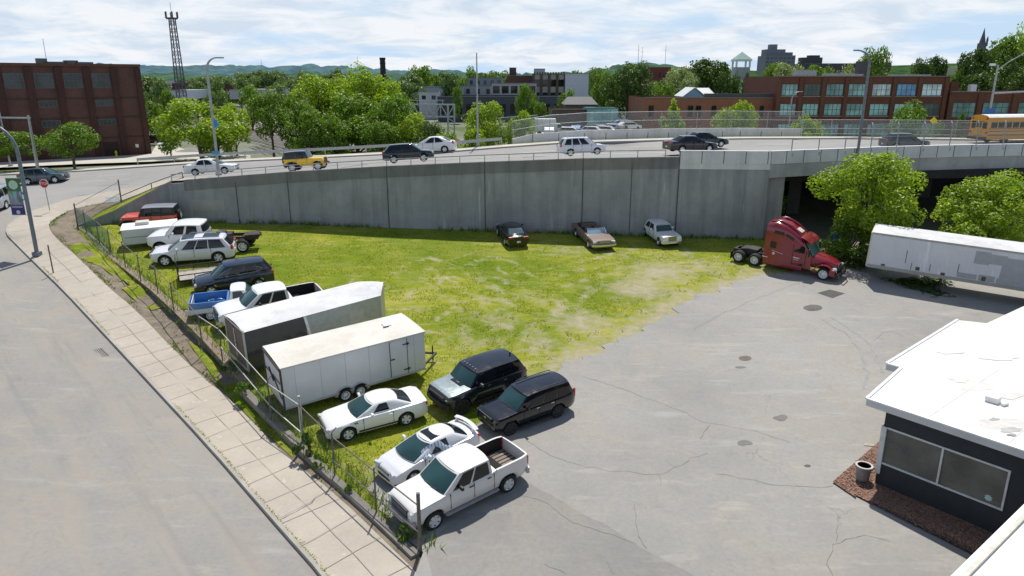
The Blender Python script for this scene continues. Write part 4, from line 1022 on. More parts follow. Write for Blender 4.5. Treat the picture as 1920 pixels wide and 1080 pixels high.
# white long wagon SUV
S_W = dict(L=5.1, W=1.95, wb=3.28, fo=.86, r=.38, sill=.30, prof=[(0, .78), (.07, .89), (.3, .96), (1.2, 1.04), (1.4, 1.06), (4.85, 1.09), (5.1, 1.0)], crown=.09, cab=(1.15, 2.0, 4.5, 4.98, 1.03, 1.63), tw=.73, bw=.91, win=[(.20, .40), (.42, .63), (.65, .92)], zhead=.8, lampw=.34, lamph=.18, grille=(.9, .24, .8), tail=(.26, .3), ztail=1.0, handles=(2.5, 3.45), seams=(1.65, 2.7, 3.75), curve=.14, rails=M_chrome, spokes=5)
gl = make_car('wagon_suv', S_W, P_pearl, 'long white SUV with black glass roof panels and dark side windows, beside the flat trailer', 'SUV')
MB().grid(lambda u, v: Vector((.55 - .75 * u, -.5 + v, 1.69 + .0 * u)), 2, 2).build('sunroof', M_black_glass, gl); MB().grid(lambda u, v: Vector((-.75 - 1.0 * u, -.5 + v, 1.685 - .02 * u)), 2, 2).build('roof_glass_panel', M_black_glass, gl)
place(gl, (311, 500), (411, 493), 1)
# crew cab chassis truck without bed
S_D = dict(L=3.45, W=1.86, wb=4.9, fo=.8, r=.4, sill=.5, prof=[(0, 1.02), (.06, 1.14), (.3, 1.2), (1.1, 1.25), (1.3, 1.27), (3.45, 1.3)], crown=.05, cab=(1.15, 1.65, 3.25, 3.38, 1.27, 1.84), tw=.86, flare=.05, win=[(.14, .48), (.55, .88)], zhead=.95, lampw=.26, lamph=.3, grille=(1.1, .36, .93), bumper=None, handles=(2.3, 3.1), seams=(1.4, 2.4, 3.35), wkind='steel', rim=M_steelwheel, arch=1.25, rcrown=.03)
S_D['bumper'] = (None, .2)
def chassis():
    S = dict(S_D); X0 = .8 + 2.45
    root = make_car('chassis_cab_truck', S, P_white, 'white crew cab truck with its bed removed, bare frame and dual rear wheels showing', 'pickup truck')
    mb = MB()
    for s in (.42, -.42): mb.bar((X0 - 3.6, s, .82), (X0 - 6.6, s, .82), .09, .2)
    for x in (4.2, 4.9, 5.65, 6.1, 6.55): mb.bar((X0 - x, -.45, .84), (X0 - x, .45, .84), .1, .12)
    mb.box((X0 - 4.6, .0, .95), (.7, .7, .25)); mb.lathe([(.3, .0), (.33, .05), (.3, .1), (.12, .1)], 16, 'Z', (X0 - 4.3, 0, 1.1)); mb.box((X0 - 6.2, .1, .98), (.9, .8, .12), rz=.2)
    mb.build('frame', flat('rusty_frame', (.06, .05, .045), .8, .3, .5, 4), root)
    for s in (1, -1): wheel(root, X0 - 5.65, s * .68, .42, .24, s, M_darkrim, 6, 'steel')
    return root
chs = chassis()
place(chs, (304, 478), (456, 474), 1, sc=None)
# 4-door off-roader, red-orange
def offroader(name, label, pm, S, topm, spare=True, cat='SUV'):
    root = make_car(name, S, pm, label, cat)
    X0 = S['fo'] + S['wb'] / 2
    for ax in (S['fo'], S['fo'] + S['wb']):
        for s in (1, -1):
            mb = MB(); r = S['r']; y0 = s * (S['W'] / 2 - .05)
            pr = [(X0 - ax + r * 1.5 * math.cos(a), r * .75 + r * 1.18 * math.sin(a)) for a in [i * math.pi / 8 for i in range(9)]]
            for a, b_ in zip(pr, pr[1:]): mb.bar((a[0], y0, a[1] + .12), (b_[0], y0, b_[1] + .12), .26, .05)
            mb.build('fender', M_plast if ax > 2 or not S.get('pf') else pm, root)
    if spare:
        t = wheel(root, 0, 0, S['r'], .24, 1, M_rim, 5); t.name = 'spare_wheel'; t.rotation_euler = (0, 0, math.pi / 2); t.location = (X0 - S['L'] - .12, 0, 1.05)
    return root
S_J = dict(L=4.2, W=1.72, wb=2.95, fo=.55, r=.42, sill=.48, prof=[(0, 1.0), (.05, 1.12), (1.3, 1.18), (1.4, 1.2), (4.2, 1.22)], crown=.03, round=.06, cab=(1.38, 1.7, 4.1, 4.18, 1.2, 1.84), tw=.84, bw=.96, win=[(.12, .34), (.38, .6), (.66, .94)], zhead=.95, lampw=.2, lamph=.2, grille=(.8, .4, .92), bars=0, bumper=(M_plast, .16), tail=(.12, .2), ztail=.95, handles=(2.3,), seams=(1.5, 2.35, 3.1), roofmat=paint('grey_hardtop', (.2, .22, .26), .5), cabmat=M_plast, curve=.02, arch=1.2, mirmat=M_plast)
jp = offroader('red_jeep_style_suv', 'red-orange off-road SUV with grey hardtop and spare wheel behind the white cargo trailer', P_red, S_J, None)
jp.name = 'offroad_suv'; META['offroad_suv'] = META['red_jeep_style_suv']
place(jp, (243, 434), (316, 431), 1)
# cars by the wall
def place2(o, c, tgt, sc=1.0, zf=L, n=None):
    A = zf(*tgt); B = zf(*c); x = (A - B).normalized(); n = n or LOTN; y = n.cross(x).normalized(); x = y.cross(n)
    o.matrix_world = Matrix.Translation(B) @ Matrix((x, y, n)).transposed().to_4x4() @ Matrix.Scale(sc, 4); return o
S_S = dict(L=4.8, W=1.84, wb=2.78, fo=.92, r=.33, sill=.24, prof=[(0, .62), (.07, .75), (.3, .84), (1.3, .97), (1.5, 1.0), (4.0, 1.06), (4.55, 1.08), (4.8, .98)], crown=.09, cab=(1.3, 2.2, 3.45, 4.15, .98, 1.45), tw=.68, bw=.88, win=[(.2, .48), (.52, .82)], zhead=.7, lampw=.36, lamph=.14, grille=(.9, .14, .66), tail=(.42, .16), ztail=.9, handles=(2.4, 3.3), seams=(1.6, 2.6, 3.6), curve=.16, rgv=.05, spokes=5)
bs = make_car('sedan', S_S, P_black, 'black sedan with its tail lights facing the camera, parked against the retaining wall', 'car', detail=2)
place2(bs, (959, 449), (947, 434))
for ch in bs.children:
    if ch.name.startswith('rear_window'): ch.data.materials[0] = glassm('sky_reflecting_glass', (.09, .13, .15), .1)
# brown convertible
S_V = dict(L=5.6, W=2.0, wb=3.2, fo=1.0, r=.36, sill=.25, prof=[(0, .74), (.08, .86), (.3, .92), (1.7, .97), (1.9, .98), (2.0, .97), (3.3, .96), (3.5, .98), (5.2, .96), (5.6, .88)], crown=.05, round=.08, zhead=.75, lampw=.42, lamph=.16, grille=(.95, .16, .75), bumper=(M_chrome, .14), zbump=.5, tail=(.3, .14), ztail=.75, rim=M_chrome, wkind='steel')
cv = make_car('vintage_convertible', S_V, P_brown, 'old dull brown convertible with open top and chrome front parked by the retaining wall', 'car')
mb = MB(); mb.grid(lambda u, v: Vector((.85 - .35 * v + .12 * (1 - (2 * u - 1) ** 2), (2 * u - 1) * (.8 - .08 * v), .96 + .36 * v)), 8, 4); mb.build('windshield', glassm('pale_windshield', (.22, .33, .38), .1), cv)
mb = MB(); mb.tube([Vector((.5 + .12 * (1 - (2 * u - 1) ** 2), (2 * u - 1) * .74, 1.33)) for u in [i / 8 for i in range(9)]], .03, 6); mb.tube([(.85, .82, .95), (.5, .74, 1.33)], .03, 6); mb.tube([(.85, -.82, .95), (.5, -.74, 1.33)], .03, 6); mb.build('windshield_frame', M_chrome, cv)
mb = MB(); mb.box((-.35, 0, .93), (2.1, 1.5, .1)); mb.build('cockpit', M_under, cv)
for x in (.0, -.95):
    for s in ((.4, -.4) if x == 0 else (0,)): MB().box((x - .2, s, 1.08), (.18, .55 if x == 0 else 1.3, .42), ry=-.15).build('seat', flat('tan_seat', (.14, .10, .08), .8), cv, bevel=.05)
MB().box((-1.75, 0, 1.03), (.5, 1.5, .2)).build('folded_top', M_plast, cv, bevel=.08)
for ch in cv.children:
    if ch.name.startswith(('rear_bumper',)): pass
place2(cv, (1112, 453), (1129, 468))
# white classic
S_K = dict(L=5.0, W=1.8, wb=2.95, fo=.75, r=.36, sill=.3, prof=[(0, .86), (.05, .96), (.3, 1.0), (1.4, 1.02), (1.6, 1.02), (3.9, 1.02), (4.6, .98), (5.0, .86)], crown=.06, round=.07, cab=(1.55, 1.98, 3.6, 4.05, 1.0, 1.5), tw=.76, bw=.9, win=[(.17, .48), (.53, .85)], zhead=.78, lampw=.2, lamph=.2, grille=(.7, .36, .78), bars=5, bumper=(M_chrome, .12), zbump=.48, tail=(.14, .22), ztail=.8, handles=(2.5, 3.3), seams=(1.75, 2.65, 3.6), rim=M_chrome, wkind='steel', curve=.08)
ck = make_car('classic_sedan', S_K, P_white, 'small white vintage saloon with chrome grille, right of the brown convertible by the wall', 'car')
place2(ck, (1238, 450), (1257, 463), .97)
from mathutils.bvhtree import BVHTree
_bvh = BVHTree.FromPolygons([v.co.copy() for v in road.data.vertices], [tuple(p.vertices) for p in road.data.polygons])
def RB(px, py):
    h = _bvh.ray_cast(Vector((0, 0, CH)), ray(px, py).normalized()); return h[0] if h[0] else P(px, py, 4.5)
# ------------------------------------------------------------------ cars on the elevated road
RN = UP
sd = make_car('white_sedan', S_S, P_white, 'white sedan driving on the elevated road behind the blue-flagged lamp post', 'car'); sd.name = 'sedan'; META['sedan'] = META.get('sedan') or META['white_sedan']
place(sd, (422, 326.5), (367, 330), -1, RD, RN, META['white_sedan'])
S_Y = dict(S_J); S_Y.update(L=3.75, wb=2.42, cab=(1.38, 1.66, 3.62, 3.72, 1.2, 1.84), win=[(.14, .46), (.52, .93)], seams=(1.5, 2.5), roofmat=P_black, cabmat=P_black, pf=1)
yj = offroader('yellow_offroader', 'bright yellow short off-road vehicle with black hardtop on the elevated road', P_yellow, S_Y, None); META['offroad_suv_y'] = META['yellow_offroader']; m_ = META['yellow_offroader']; yj.name = 'offroad_suv'
place(yj, (597, 319.5), (549, 322.8), -1, RD, RN, m_)
S_Q = dict(S_X); S_Q.update(L=4.6, wb=2.7, cab=(1.15, 2.0, 3.85, 4.45, 1.05, 1.64))
bq = make_car('black_crossover', S_Q, P_black, 'black crossover on the elevated road, passing in front of the white hatchback', 'SUV'); m_ = META['black_crossover']; bq.name = 'crossover'
place(bq, (795, 303.2), (739, 306.7), -1, RD, RN, m_)
S_P = dict(L=4.5, W=1.75, wb=2.7, fo=.92, r=.32, sill=.2, prof=[(0, .6), (.07, .72), (.3, .82), (1.0, .95), (1.2, 1.0), (4.2, 1.12), (4.5, 1.0)], crown=.1, cab=(.95, 2.1, 3.2, 4.35, .98, 1.50), tw=.7, bw=.9, win=[(.2, .48), (.52, .8)], zhead=.7, lampw=.36, lamph=.14, grille=(.9, .1, .6), tail=(.2, .3), ztail=.95, handles=(2.2, 3.1), seams=(1.5, 2.5), curve=.16)
hq = make_car('hatchback', S_P, P_white, 'white hatchback driving left on the far lane, partly hidden by the black crossover', 'car')
place(hq, (783, 288.5), (834, 286.5), 1, RD, RN)
S_Z = dict(L=4.4, W=1.8, wb=2.6, fo=.85, r=.33, sill=.24, prof=[(0, .72), (.07, .86), (.3, .95), (.9, 1.02), (1.1, 1.05), (4.2, 1.1), (4.4, 1.0)], crown=.08, cab=(.9, 1.75, 3.9, 4.3, 1.03, 1.65), tw=.74, bw=.91, win=[(.2, .42), (.46, .68), (.72, .92)], zhead=.78, lampw=.3, lamph=.18, grille=(.8, .14, .74), tail=(.2, .3), ztail=1.0, handles=(2.2, 3.0), seams=(1.4, 2.35, 3.2), curve=.14, rails=M_chrome)
mv = make_car('compact_minivan', S_Z, P_pearl, 'white compact minivan on the elevated road above the middle of the retaining wall', 'minivan')
place(mv, (1120, 290.5), (1070, 293), -1, RD, RN)
b2 = make_car('dark_sedan', S_S, P_black, 'black sedan half hidden behind the pale parapet, red tail light showing', 'car'); m_ = META['dark_sedan']; b2.name = 'sedan'
place(b2, (1330, 285.5), (1279, 287.2), -1, RD, RN, m_)
b3 = dup(b2, 'dark slate sedan on the far lane directly behind the black sedan at the parapet'); place(b3, (1352, 276.3), (1305, 277.6), -1, RD, RN, m_)
b4 = make_car('dark_suv', S_Q, P_grey, 'dark SUV behind the bridge parapet between the tall lamp post and the school bus', 'SUV'); m_ = META['dark_suv']; b4.name = 'crossover'
place(b4, (1728, 281.5), (1680, 281.7), -1, RD, RN, m_)
rg = make_car('grey_suv', S_Q, P_steelg, 'blue-grey SUV crossing the junction behind the stop sign', 'SUV'); m_ = META['grey_suv']; rg.name = 'crossover'
place(rg, (104, 343.5), (53, 347), -1, RB, RN, m_)
S_ZZ = dict(S_Z); S_ZZ.update(L=4.9, wb=2.95, cab=(.95, 1.85, 4.35, 4.8, 1.03, 1.68), fo=.9)
vn = make_car('silver_minivan', S_ZZ, P_lsilver, 'silver minivan leaving the picture at the left edge below the street banner', 'minivan'); m_ = META['silver_minivan']; vn.name = 'minivan'
place(vn, (44, 376), (14, 391.5), -1, RB, RN, m_)
# ------------------------------------------------------------------ school bus
def bus():
    ym = paint('school_bus_yellow', (.66, .30, .015), .35, dust=.1); root = empty('school_bus', 'yellow school bus with white roof on the bridge at the right edge', 'bus')
    Lb, W, H = 10.5, 2.4, 2.95; mb = MB(); rf = MB()
    prof = [(-W / 2, .45), (-W / 2, 2.35), (-W / 2 + .1, 2.68), (-W / 2 + .4, 2.88), (0, 2.96), (W / 2 - .4, 2.88), (W / 2 - .1, 2.68), (W / 2, 2.35), (W / 2, .45)]
    for (x0, x1, mt) in ((-5.2, 3.4, 0),):
        for a, b_ in zip(prof, prof[1:]): mb.face([(x0, a[0], a[1]), (x1, a[0], a[1]), (x1, b_[0], b_[1]), (x0, b_[0], b_[1])], 1 if a[1] > 2.5 and b_[1] > 2.6 and x0 > -9 else 0)
        mb.face([(x0, y, z) for y, z in prof], 0); mb.face([(x1, y, z) for y, z in prof], 0)
    mb.box((4.15, 0, 1.05), (1.5, 2.0, 1.1), m=0)
    mb.build('body', [ym, M_white], root, smooth=40)
    for s in (1, -1):
        for k in range(9): MB().box((-4.55 + k * .88, s * (W / 2 + .005), 1.95), (.72, .03, .62)).build('side_window', M_black_glass, root)
        for z in (.9, 1.3, 1.55): MB().box((-.9, s * (W / 2 + .008), z), (8.5, .02, .05)).build('rub_rail', M_plast, root)
        for x in (3.5, -2.9): wheel(root, x, s * (W / 2 - .16), .48, .28, s, M_darkrim, 6, 'steel')
        MB().box((-5.215, s * .72, 1.9), (.03, .5, .7)).build('rear_window', M_black_glass, root); MB().box((-5.215, s * .9, 2.55), (.04, .2, .16)).build('warning_lamp', M_tail, root); MB().box((-5.215, s * 1.02, 1.15), (.04, .2, .2)).build('tail_light', M_tail, root)
        MB().box((-5.215, s * .58, 2.55), (.04, .2, .16)).build('warning_lamp', M_amber, root)
    MB().box((-5.22, 0, 1.6), (.04, .8, 1.6)).build('rear_door', ym, root, bevel=.02); MB().box((-5.235, 0, 1.95), (.03, .6, .6)).build('rear_window', M_black_glass, root)
    MB().box((-5.3, 0, .55), (.2, 2.3, .25)).build('rear_bumper', M_plast, root); MB().box((3.42, 0, 2.0), (.03, 2.0, .7)).build('windshield', M_wind, root)
    return root
bu = bus(); a = RD(1815, 274) + Vector((0, 1.6, 0)); b_ = RD(1960, 271) + Vector((0, 1.6, 0)); x = (b_ - a); x.z = 0; x.normalize()
bu.matrix_world = Matrix.Translation(a + x * 8.2 + Vector((0, 1.2, 0))) @ Matrix((x, UP.cross(x), UP)).transposed().to_4x4()
# ------------------------------------------------------------------ box trailers
def trailerbox(name, label, c4, z0, z1, sidem, roofm, rearm, vnose=0, crownr=.04):
    """c4: near-rear, near-front, far-front, far-rear ground points (world)"""
    root = empty(name, label, 'trailer'); A, B = c4[0], c4[1]; x = (B - A).normalized(); n = LOTN; y = n.cross(x).normalized(); z = x.cross(y)
    root.matrix_world = Matrix.Translation(A) @ Matrix((x, y, z)).transposed().to_4x4()
    return root, (B - A).length
M_alum = flat('trailer_white_skin', (.66, .68, .72), .4, .15, .06, 1); M_roofw = concrete('trailer_roof', (.74, .72, .66), (.60, .56, .49), .12, False); M_roofw2 = concrete('trailer_roof_white', (.74, .74, .74), (.55, .55, .56), .3, False)
# near white trailer
A = L(536, 768, .45); B = L(799, 692, .45)
tr, TL = trailerbox('cargo_trailer', 'white enclosed cargo trailer with side door and two axles, nearest the camera', (A, B), 0, 0, None, None, None); TW, TH = 2.75, 2.15
n_sc = 1.0
mb = MB(); mb.prism([(0, .0), (TL, .0), (TL, TH), (0, TH)], 0, TW); mb.build('body', M_alum, tr, bevel=.03)
MB().grid(lambda u, v: Vector((-.04 + (TL + .08) * u, -.04 + (TW + .08) * v, TH + .012 + .04 * (1 - (2 * v - 1) ** 2))), 8, 6).build('roof', M_roofw, tr)
mb = MB()
for y in (-.02, TW + .02):
    mb.box((TL / 2, y, TH - .03), (TL + .06, .05, .07)); mb.box((TL / 2, y, .05), (TL, .05, .1))
mb.build('edge_trim', flat('trim_grey', (.55, .55, .54), .5, .3), tr)
mb = MB(); k = .6
while k < TL: mb.box((k, -.004, TH / 2), (.012, .012, TH - .15)); k += 1.22
mb.build('side_seam', flat('seam', (.42, .44, .48), .6), tr)
dx0, dx1 = TL * .735, TL * .86
mb = MB(); mb.box(((dx0 + dx1) / 2, -.012, TH * .5), (dx1 - dx0, .03, TH * .88)); dr = mb.build('side_door', M_alum, tr, bevel=.01)
for z in (.35, TH - .4):
    MB().box((dx1 - .05, -.045, z), (.36, .03, .05)).build('hinge', M_plast, dr); MB().box((dx1 + .02, -.05, z), (.06, .05, .14)).build('hinge', M_plast, dr)
MB().box((dx0 + .1, -.05, TH * .5), (.24, .04, .05)).build('handle', M_plast, dr)
for x_ in (dx0 - .01, dx1 + .01): MB().box((x_, -.02, TH * .5), (.03, .03, TH * .9)).build('door_frame', flat('frame_grey', (.1, .1, .11), .6), tr)
mb = MB(); mb.box((-.02, TW / 2, TH * .5), (.05, TW - .16, TH - .12)); rr_ = mb.build('rear_ramp_door', flat('ramp_white', (.55, .56, .58), .5), tr)
MB().box((-.05, TW / 2, TH - .1), (.08, TW - .05, .16)).build('header', flat('dark_header', (.06, .045, .045), .6), tr)
for y in (.03, TW - .03): MB().box((-.04, y, TH / 2), (.08, .08, TH)).build('rear_post', flat('dark_post', (.05, .05, .05), .5), tr)
mb = MB(); mb.bar((-.08, .15, .5), (-.08, 1.3, 1.3), .04); mb.bar((-.08, .15, 1.3), (-.08, TW - .2, 1.2), .03); mb.bar((-.08, 1.3, .95), (-.08, 1.9, 1.45), .05); mb.build('ramp_latch_bar', M_plast, tr)
MB().box((TL * .82, TW * .62, TH + .07), (.42, .42, .07)).build('roof_vent', M_white, tr, bevel=.02); MB().box((TL * .80, TW * .52, TH + .075), (.3, .04, .06)).build('vent_lip', M_plast, tr)
for i, xx in enumerate((TL * .395, TL * .5)):
    for y, s in ((.02, -1), (TW - .02, 1)): wheel(tr, xx, y + s * .02, .34, .22, s, M_steelwheel, 6, 'steel').location.z = -.12
for y, s in ((-.0, -1),):
    mb = MB()
    for cx_ in (TL * .395, TL * .5):
        pts = [(cx_ + .44 * math.cos(a), y - .05, -.1 + .44 * math.sin(a)) for a in [i * math.pi / 10 for i in range(11)]]
        for a, b_ in zip(pts, pts[1:]): mb.bar(a, b_, .14, .03)
        mb.face([(cx_ + .43 * math.cos(a), y - .012, -.1 + .43 * math.sin(a)) for a in [i * math.pi / 12 for i in range(13)]], 1)
    mb.build('wheel_arch', [flat('arch_silver', (.5, .5, .5), .4, .4), M_under], tr)
mb = MB(); mb.bar((TL, .4, .0), (TL + 1.3, TW / 2, 0), .1); mb.bar((TL, TW - .4, .0), (TL + 1.3, TW / 2, 0), .1); mb.tube([(TL + 1.1, TW / 2, -.4), (TL + 1.1, TW / 2, .5)], .04, 8); mb.build('tow_bar', M_plast, tr)
# dark / silver trailer behind
A = L(468, 696, .45); B = L(718, 620, .45)
t2_, TL2 = trailerbox('cargo_trailer', 'dark grey and silver enclosed cargo trailer with V nose behind the white cargo trailer', (A, B), 0, 0, None, None, None); TW2, TH2 = 2.75, 2.2
mb = MB(); V = 1.0
out_ = [(0, 0), (TL2, 0), (TL2 + V, TW2 / 2), (TL2, TW2), (0, TW2)]
cut = TL2 * .42
def ring(z): return [(x_, y_, z) for x_, y_ in out_]
mb.face([(0, 0, 0), (cut, 0, 0), (cut, 0, TH2), (0, 0, TH2)], 0); mb.face([(cut, 0, 0), (TL2, 0, 0), (TL2, 0, TH2), (cut, 0, TH2)], 1)
mb.face([(TL2, 0, 0), (TL2 + V, TW2 / 2, 0), (TL2 + V, TW2 / 2, TH2), (TL2, 0, TH2)], 1); mb.face([(TL2, TW2, 0), (TL2 + V, TW2 / 2, 0), (TL2 + V, TW2 / 2, TH2), (TL2, TW2, TH2)], 1)
mb.face([(0, TW2, 0), (TL2, TW2, 0), (TL2, TW2, TH2), (0, TW2, TH2)], 1); mb.face([(0, 0, 0), (0, TW2, 0), (0, TW2, TH2), (0, 0, TH2)], 0); mb.face(ring(0), 0); mb.face(ring(TH2), 1)
mb.build('body', [paint('charcoal_skin', (.025, .027, .035), .3), flat('silver_skin', (.38, .40, .43), .4, .4)], t2_)
mb = MB(); mb.grid(lambda u, v: Vector((-.05 + (TL2 + .05 + V * (1 - abs(2 * v - 1))) * u, -.05 + (TW2 + .1) * v, TH2 + .02 + .16 * (1 - (2 * v - 1) ** 2))), 8, 10); mb.build('roof', M_roofw2, t2_, smooth=60)
mb = MB(); mb.bar((cut - .05, -.02, TH2), (cut + .35, -.02, 0), .14, .03); mb.build('side_stripe', M_white, t2_)
mb = MB()
for y in (.05, TW2 - .05): mb.box((-.03, y, TH2 / 2), (.08, .11, TH2))
mb.box((-.03, TW2 / 2, TH2 + .03), (.08, TW2, .1)); mb.box((-.03, TW2 / 2, .03), (.08, TW2, .12)); mb.build('rear_frame', flat('alu_frame', (.5, .5, .5), .4, .5), t2_)
for y in (TW2 * .28, TW2 * .72): MB().box((-.03, y, TH2 / 2), (.04, TW2 * .40, TH2 - .2)).build('rear_door', flat('dark_door', (.07, .06, .055), .5), t2_, bevel=.01)
mb = MB(); mb.tube([(-.07, TW2 / 2, .4), (-.07, TW2 / 2, TH2 - .2)], .02, 6); mb.bar((-.08, TW2 / 2 - .2, 1.1), (-.08, TW2 / 2 + .1, 1.25), .06); mb.build('door_latch', M_chrome, t2_)
for xx in (TL2 * .42, TL2 * .54):
    for y, s in ((.05, -1), (TW2 - .05, 1)): wheel(t2_, xx, y, .34, .22, s, M_steelwheel, 6, 'steel').location.z = -.12
MB().box((TL2 * .8, TW2 * .01 - .02, TH2 * .6), (.9, .03, .8)).build('side_hatch', flat('hatch', (.42, .44, .46), .4, .4), t2_, bevel=.01)
# small white camper-like cargo trailer
A = L(232, 461, .35); B = L(318, 452, .35)
t4, TL4 = trailerbox('camper_trailer', 'low white trailer with roof air conditioner beside the red off-road SUV', (A, B), 0, 0, None, None, None); TW4 = 2.1; TH4 = 1.25
mb = MB(); mb.prism([(0, .15), (.15, 0), (TL4 + .3, 0), (TL4 + .9, .45), (TL4 + .7, TH4), (0, TH4)], 0, TW4); mb.build('body', M_alum, t4, bevel=.06)
MB().grid(lambda u, v: Vector((-.03 + (TL4 + .75) * u, -.03 + (TW4 + .06) * v, TH4 + .012 + .08 * (1 - (2 * v - 1) ** 2))), 6, 6).build('roof', M_white, t4)
mb = MB(); mb.box((1.5, TW4 * .55, TH4 + .2), (1.0, .75, .26)); mb.build('air_conditioner', flat('off_white_plastic', (.62, .6, .55), .5), t4, bevel=.07)
MB().box((TL4 * .5, -.012, .62), (TL4 * .9, .02, .05)).build('side_stripe', flat('grey_stripe', (.3, .32, .35), .5), t4)
for y, s in ((.05, -1), (TW4 - .05, 1)): wheel(t4, TL4 * .62, y, .33, .2, s, M_steelwheel, 6, 'steel').location.z = -.05
MB().face
mb = MB(); mb.face([(TL4 * .62 + .42 * math.cos(a), -.01, -.02 + .42 * math.sin(a)) for a in [i * math.pi / 12 for i in range(13)]]); mb.build('wheel_arch', M_under, t4)
mb = MB(); mb.box((-.03, TW4 / 2, .6), (.05, TW4 * .8, .9)); mb.build('rear_panel', flat('grey_rear', (.22, .22, .23), .6, 0, .5, 3), t4)
# flat utility trailer with ramp gate
A = L(337, 528, .4); B = L(480, 508, .4)
t5, TL5 = trailerbox('flatbed_trailer', 'flat utility trailer with grey plank deck and raised mesh ramp gate at the fence side', (A, B), 0, 0, None, None, None); TW5 = 2.1
mb = MB()
for k in range(9): mb.box((TL5 / 2, .12 + k * .232, .03), (TL5, .21, .05))
mb.build('deck', flat('deck_planks', (.42, .38, .33), .9, 0, .25, 4), t5)
mb = MB()
for y in (0, TW5): mb.bar((0, y, .42), (TL5, y, .42), .06); mb.bar((0, y, 0), (TL5, y, 0), .08, .14); [mb.bar((TL5 * k / 5, y, 0), (TL5 * k / 5, y, .42), .05) for k in range(6)]
mb.bar((TL5, 0, .42), (TL5, TW5, .42), .06); mb.bar((TL5, 0, 0), (TL5 + 1.2, TW5 / 2, 0), .09); mb.bar((TL5, TW5, 0), (TL5 + 1.2, TW5 / 2, 0), .09); mb.build('side_rail', M_plast, t5)
mb = MB(); mb.bar((-.05, .05, 1.35), (-.05, TW5 - .05, 1.35), .07); mb.bar((-.05, .05, 0.05), (-.05, TW5 - .05, .05), .07)
for k in range(9): mb.bar((-.05, .05 + k * (TW5 - .1) / 8, 0), (-.05, .05 + k * (TW5 - .1) / 8, 1.35), .05)
mb.bar((-.05, .05, .7), (-.05, TW5 - .05, .7), .05); mb.build('ramp_gate', flat('black_steel', (.035, .03, .028), .6, .3), t5)
for xx in (TL5 * .55,):
    for y, s in ((-.12, -1), (TW5 + .12, 1)): wheel(t5, xx, y, .3, .2, s, M_steelwheel, 6, 'steel').location.z = -.1
# ------------------------------------------------------------------ semi trailer
z0s, z1s = 1.15, 3.95
A = L(1618, 534, .0)
def semitrailer():
    root = empty('semi_trailer', 'long white semi trailer with grey painted-over patches behind the parking lot', 'trailer')
    a = L(1619, 527); a2 = a.copy()
    b_ = L(1930, 579); x = (b_ - a).normalized(); y = LOTN.cross(x).normalized(); root.matrix_world = Matrix.Translation(a) @ Matrix((x, y, x.cross(y))).transposed().to_4x4()
    Ls, W = 13.5, 2.5; mb = MB(); mb.prism([(0, 1.2), (Ls, 1.2), (Ls, 3.58), (0, 3.58)], 0, W); mb.build('body', concrete('semi_skin', (.70, .71, .74), (.62, .64, .68), .15, False), root, bevel=.02)
    MB().grid(lambda u, v: Vector((Ls * u, W * v, 3.60 + .03 * (1 - (2 * v - 1) ** 2))), 6, 4).build('roof', M_roofw2, root)
    mb = MB(); mb.box((Ls / 2, -.01, 1.2), (Ls, .06, .22)); mb.box((Ls / 2, -.01, 3.53), (Ls, .05, .12)); mb.build('side_rail', flat('rail_grey', (.36, .36, .34), .6, .3), root)
    mb = MB(); mb.box((-.02, .05, 2.36), (.1, .12, 2.4)); mb.box((-.02, W - .05, 2.36), (.1, .12, 2.4)); mb.box((-.02, W / 2, 3.5), (.1, W, .14)); mb.build('corner_post', flat('cream_post', (.6, .55, .4), .6), root)
    gp = flat('primer_grey', (.36, .37, .39), .7, 0, .1, 3)
    for x0, x1, z_0, z_1 in ((6.15, 7.0, 2.45, 3.3), (7.0, 7.9, 2.55, 3.2), (7.7, 9.6, 1.7, 3.1), (5.4, 6.5, 1.36, 1.7), (6.6, 7.5, 1.34, 1.75), (7.6, 9.4, 1.33, 1.68), (9.7, 12.5, 2.2, 3.2)):
        MB().box(((x0 + x1) / 2, -.006 - .001 * (x0 % 3), (z_0 + z_1) / 2), (x1 - x0, .012, z_1 - z_0)).build('painted_patch', gp, root)
    rs = flat('rust_streak', (.12, .08, .06), .9)
    for x_, z_, h in ((2.3, 2.2, .9), (2.7, 1.6, .5), (3.8, 1.7, .5), (5.4, 1.9, .7), (6.9, 1.5, .3), (3.1, 1.5, .25), (4.6, 1.4, .2), (1.0, 1.4, .12)): MB().box((x_, -.008, z_), (.035 if h > .3 else .25, .01, h)).build('rust_streak', rs, root)
    for y in (.3, W - .3):
        MB().bar((4.6, y, 1.1), (4.6, y, .0), .13).build('landing_leg', M_plast, root)
        MB().box((4.6, y, .04), (.35, .3, .06)).build('landing_foot', M_plast, root)
    MB().bar((4.6, .3, .6), (4.6, W - .3, .6), .07).build('cross_brace', M_plast, root)
    MB().box((Ls / 2, W / 2, 1.05), (Ls - .6, 1.0, .2)).build('frame', M_under, root)
    for x_ in (11.2, 12.5):
        for y, s in ((.15, -1), (W - .15, 1)): wheel(root, x_, y + .0, .5, .5, s, M_steelwheel, 6, 'steel')
semitrailer()
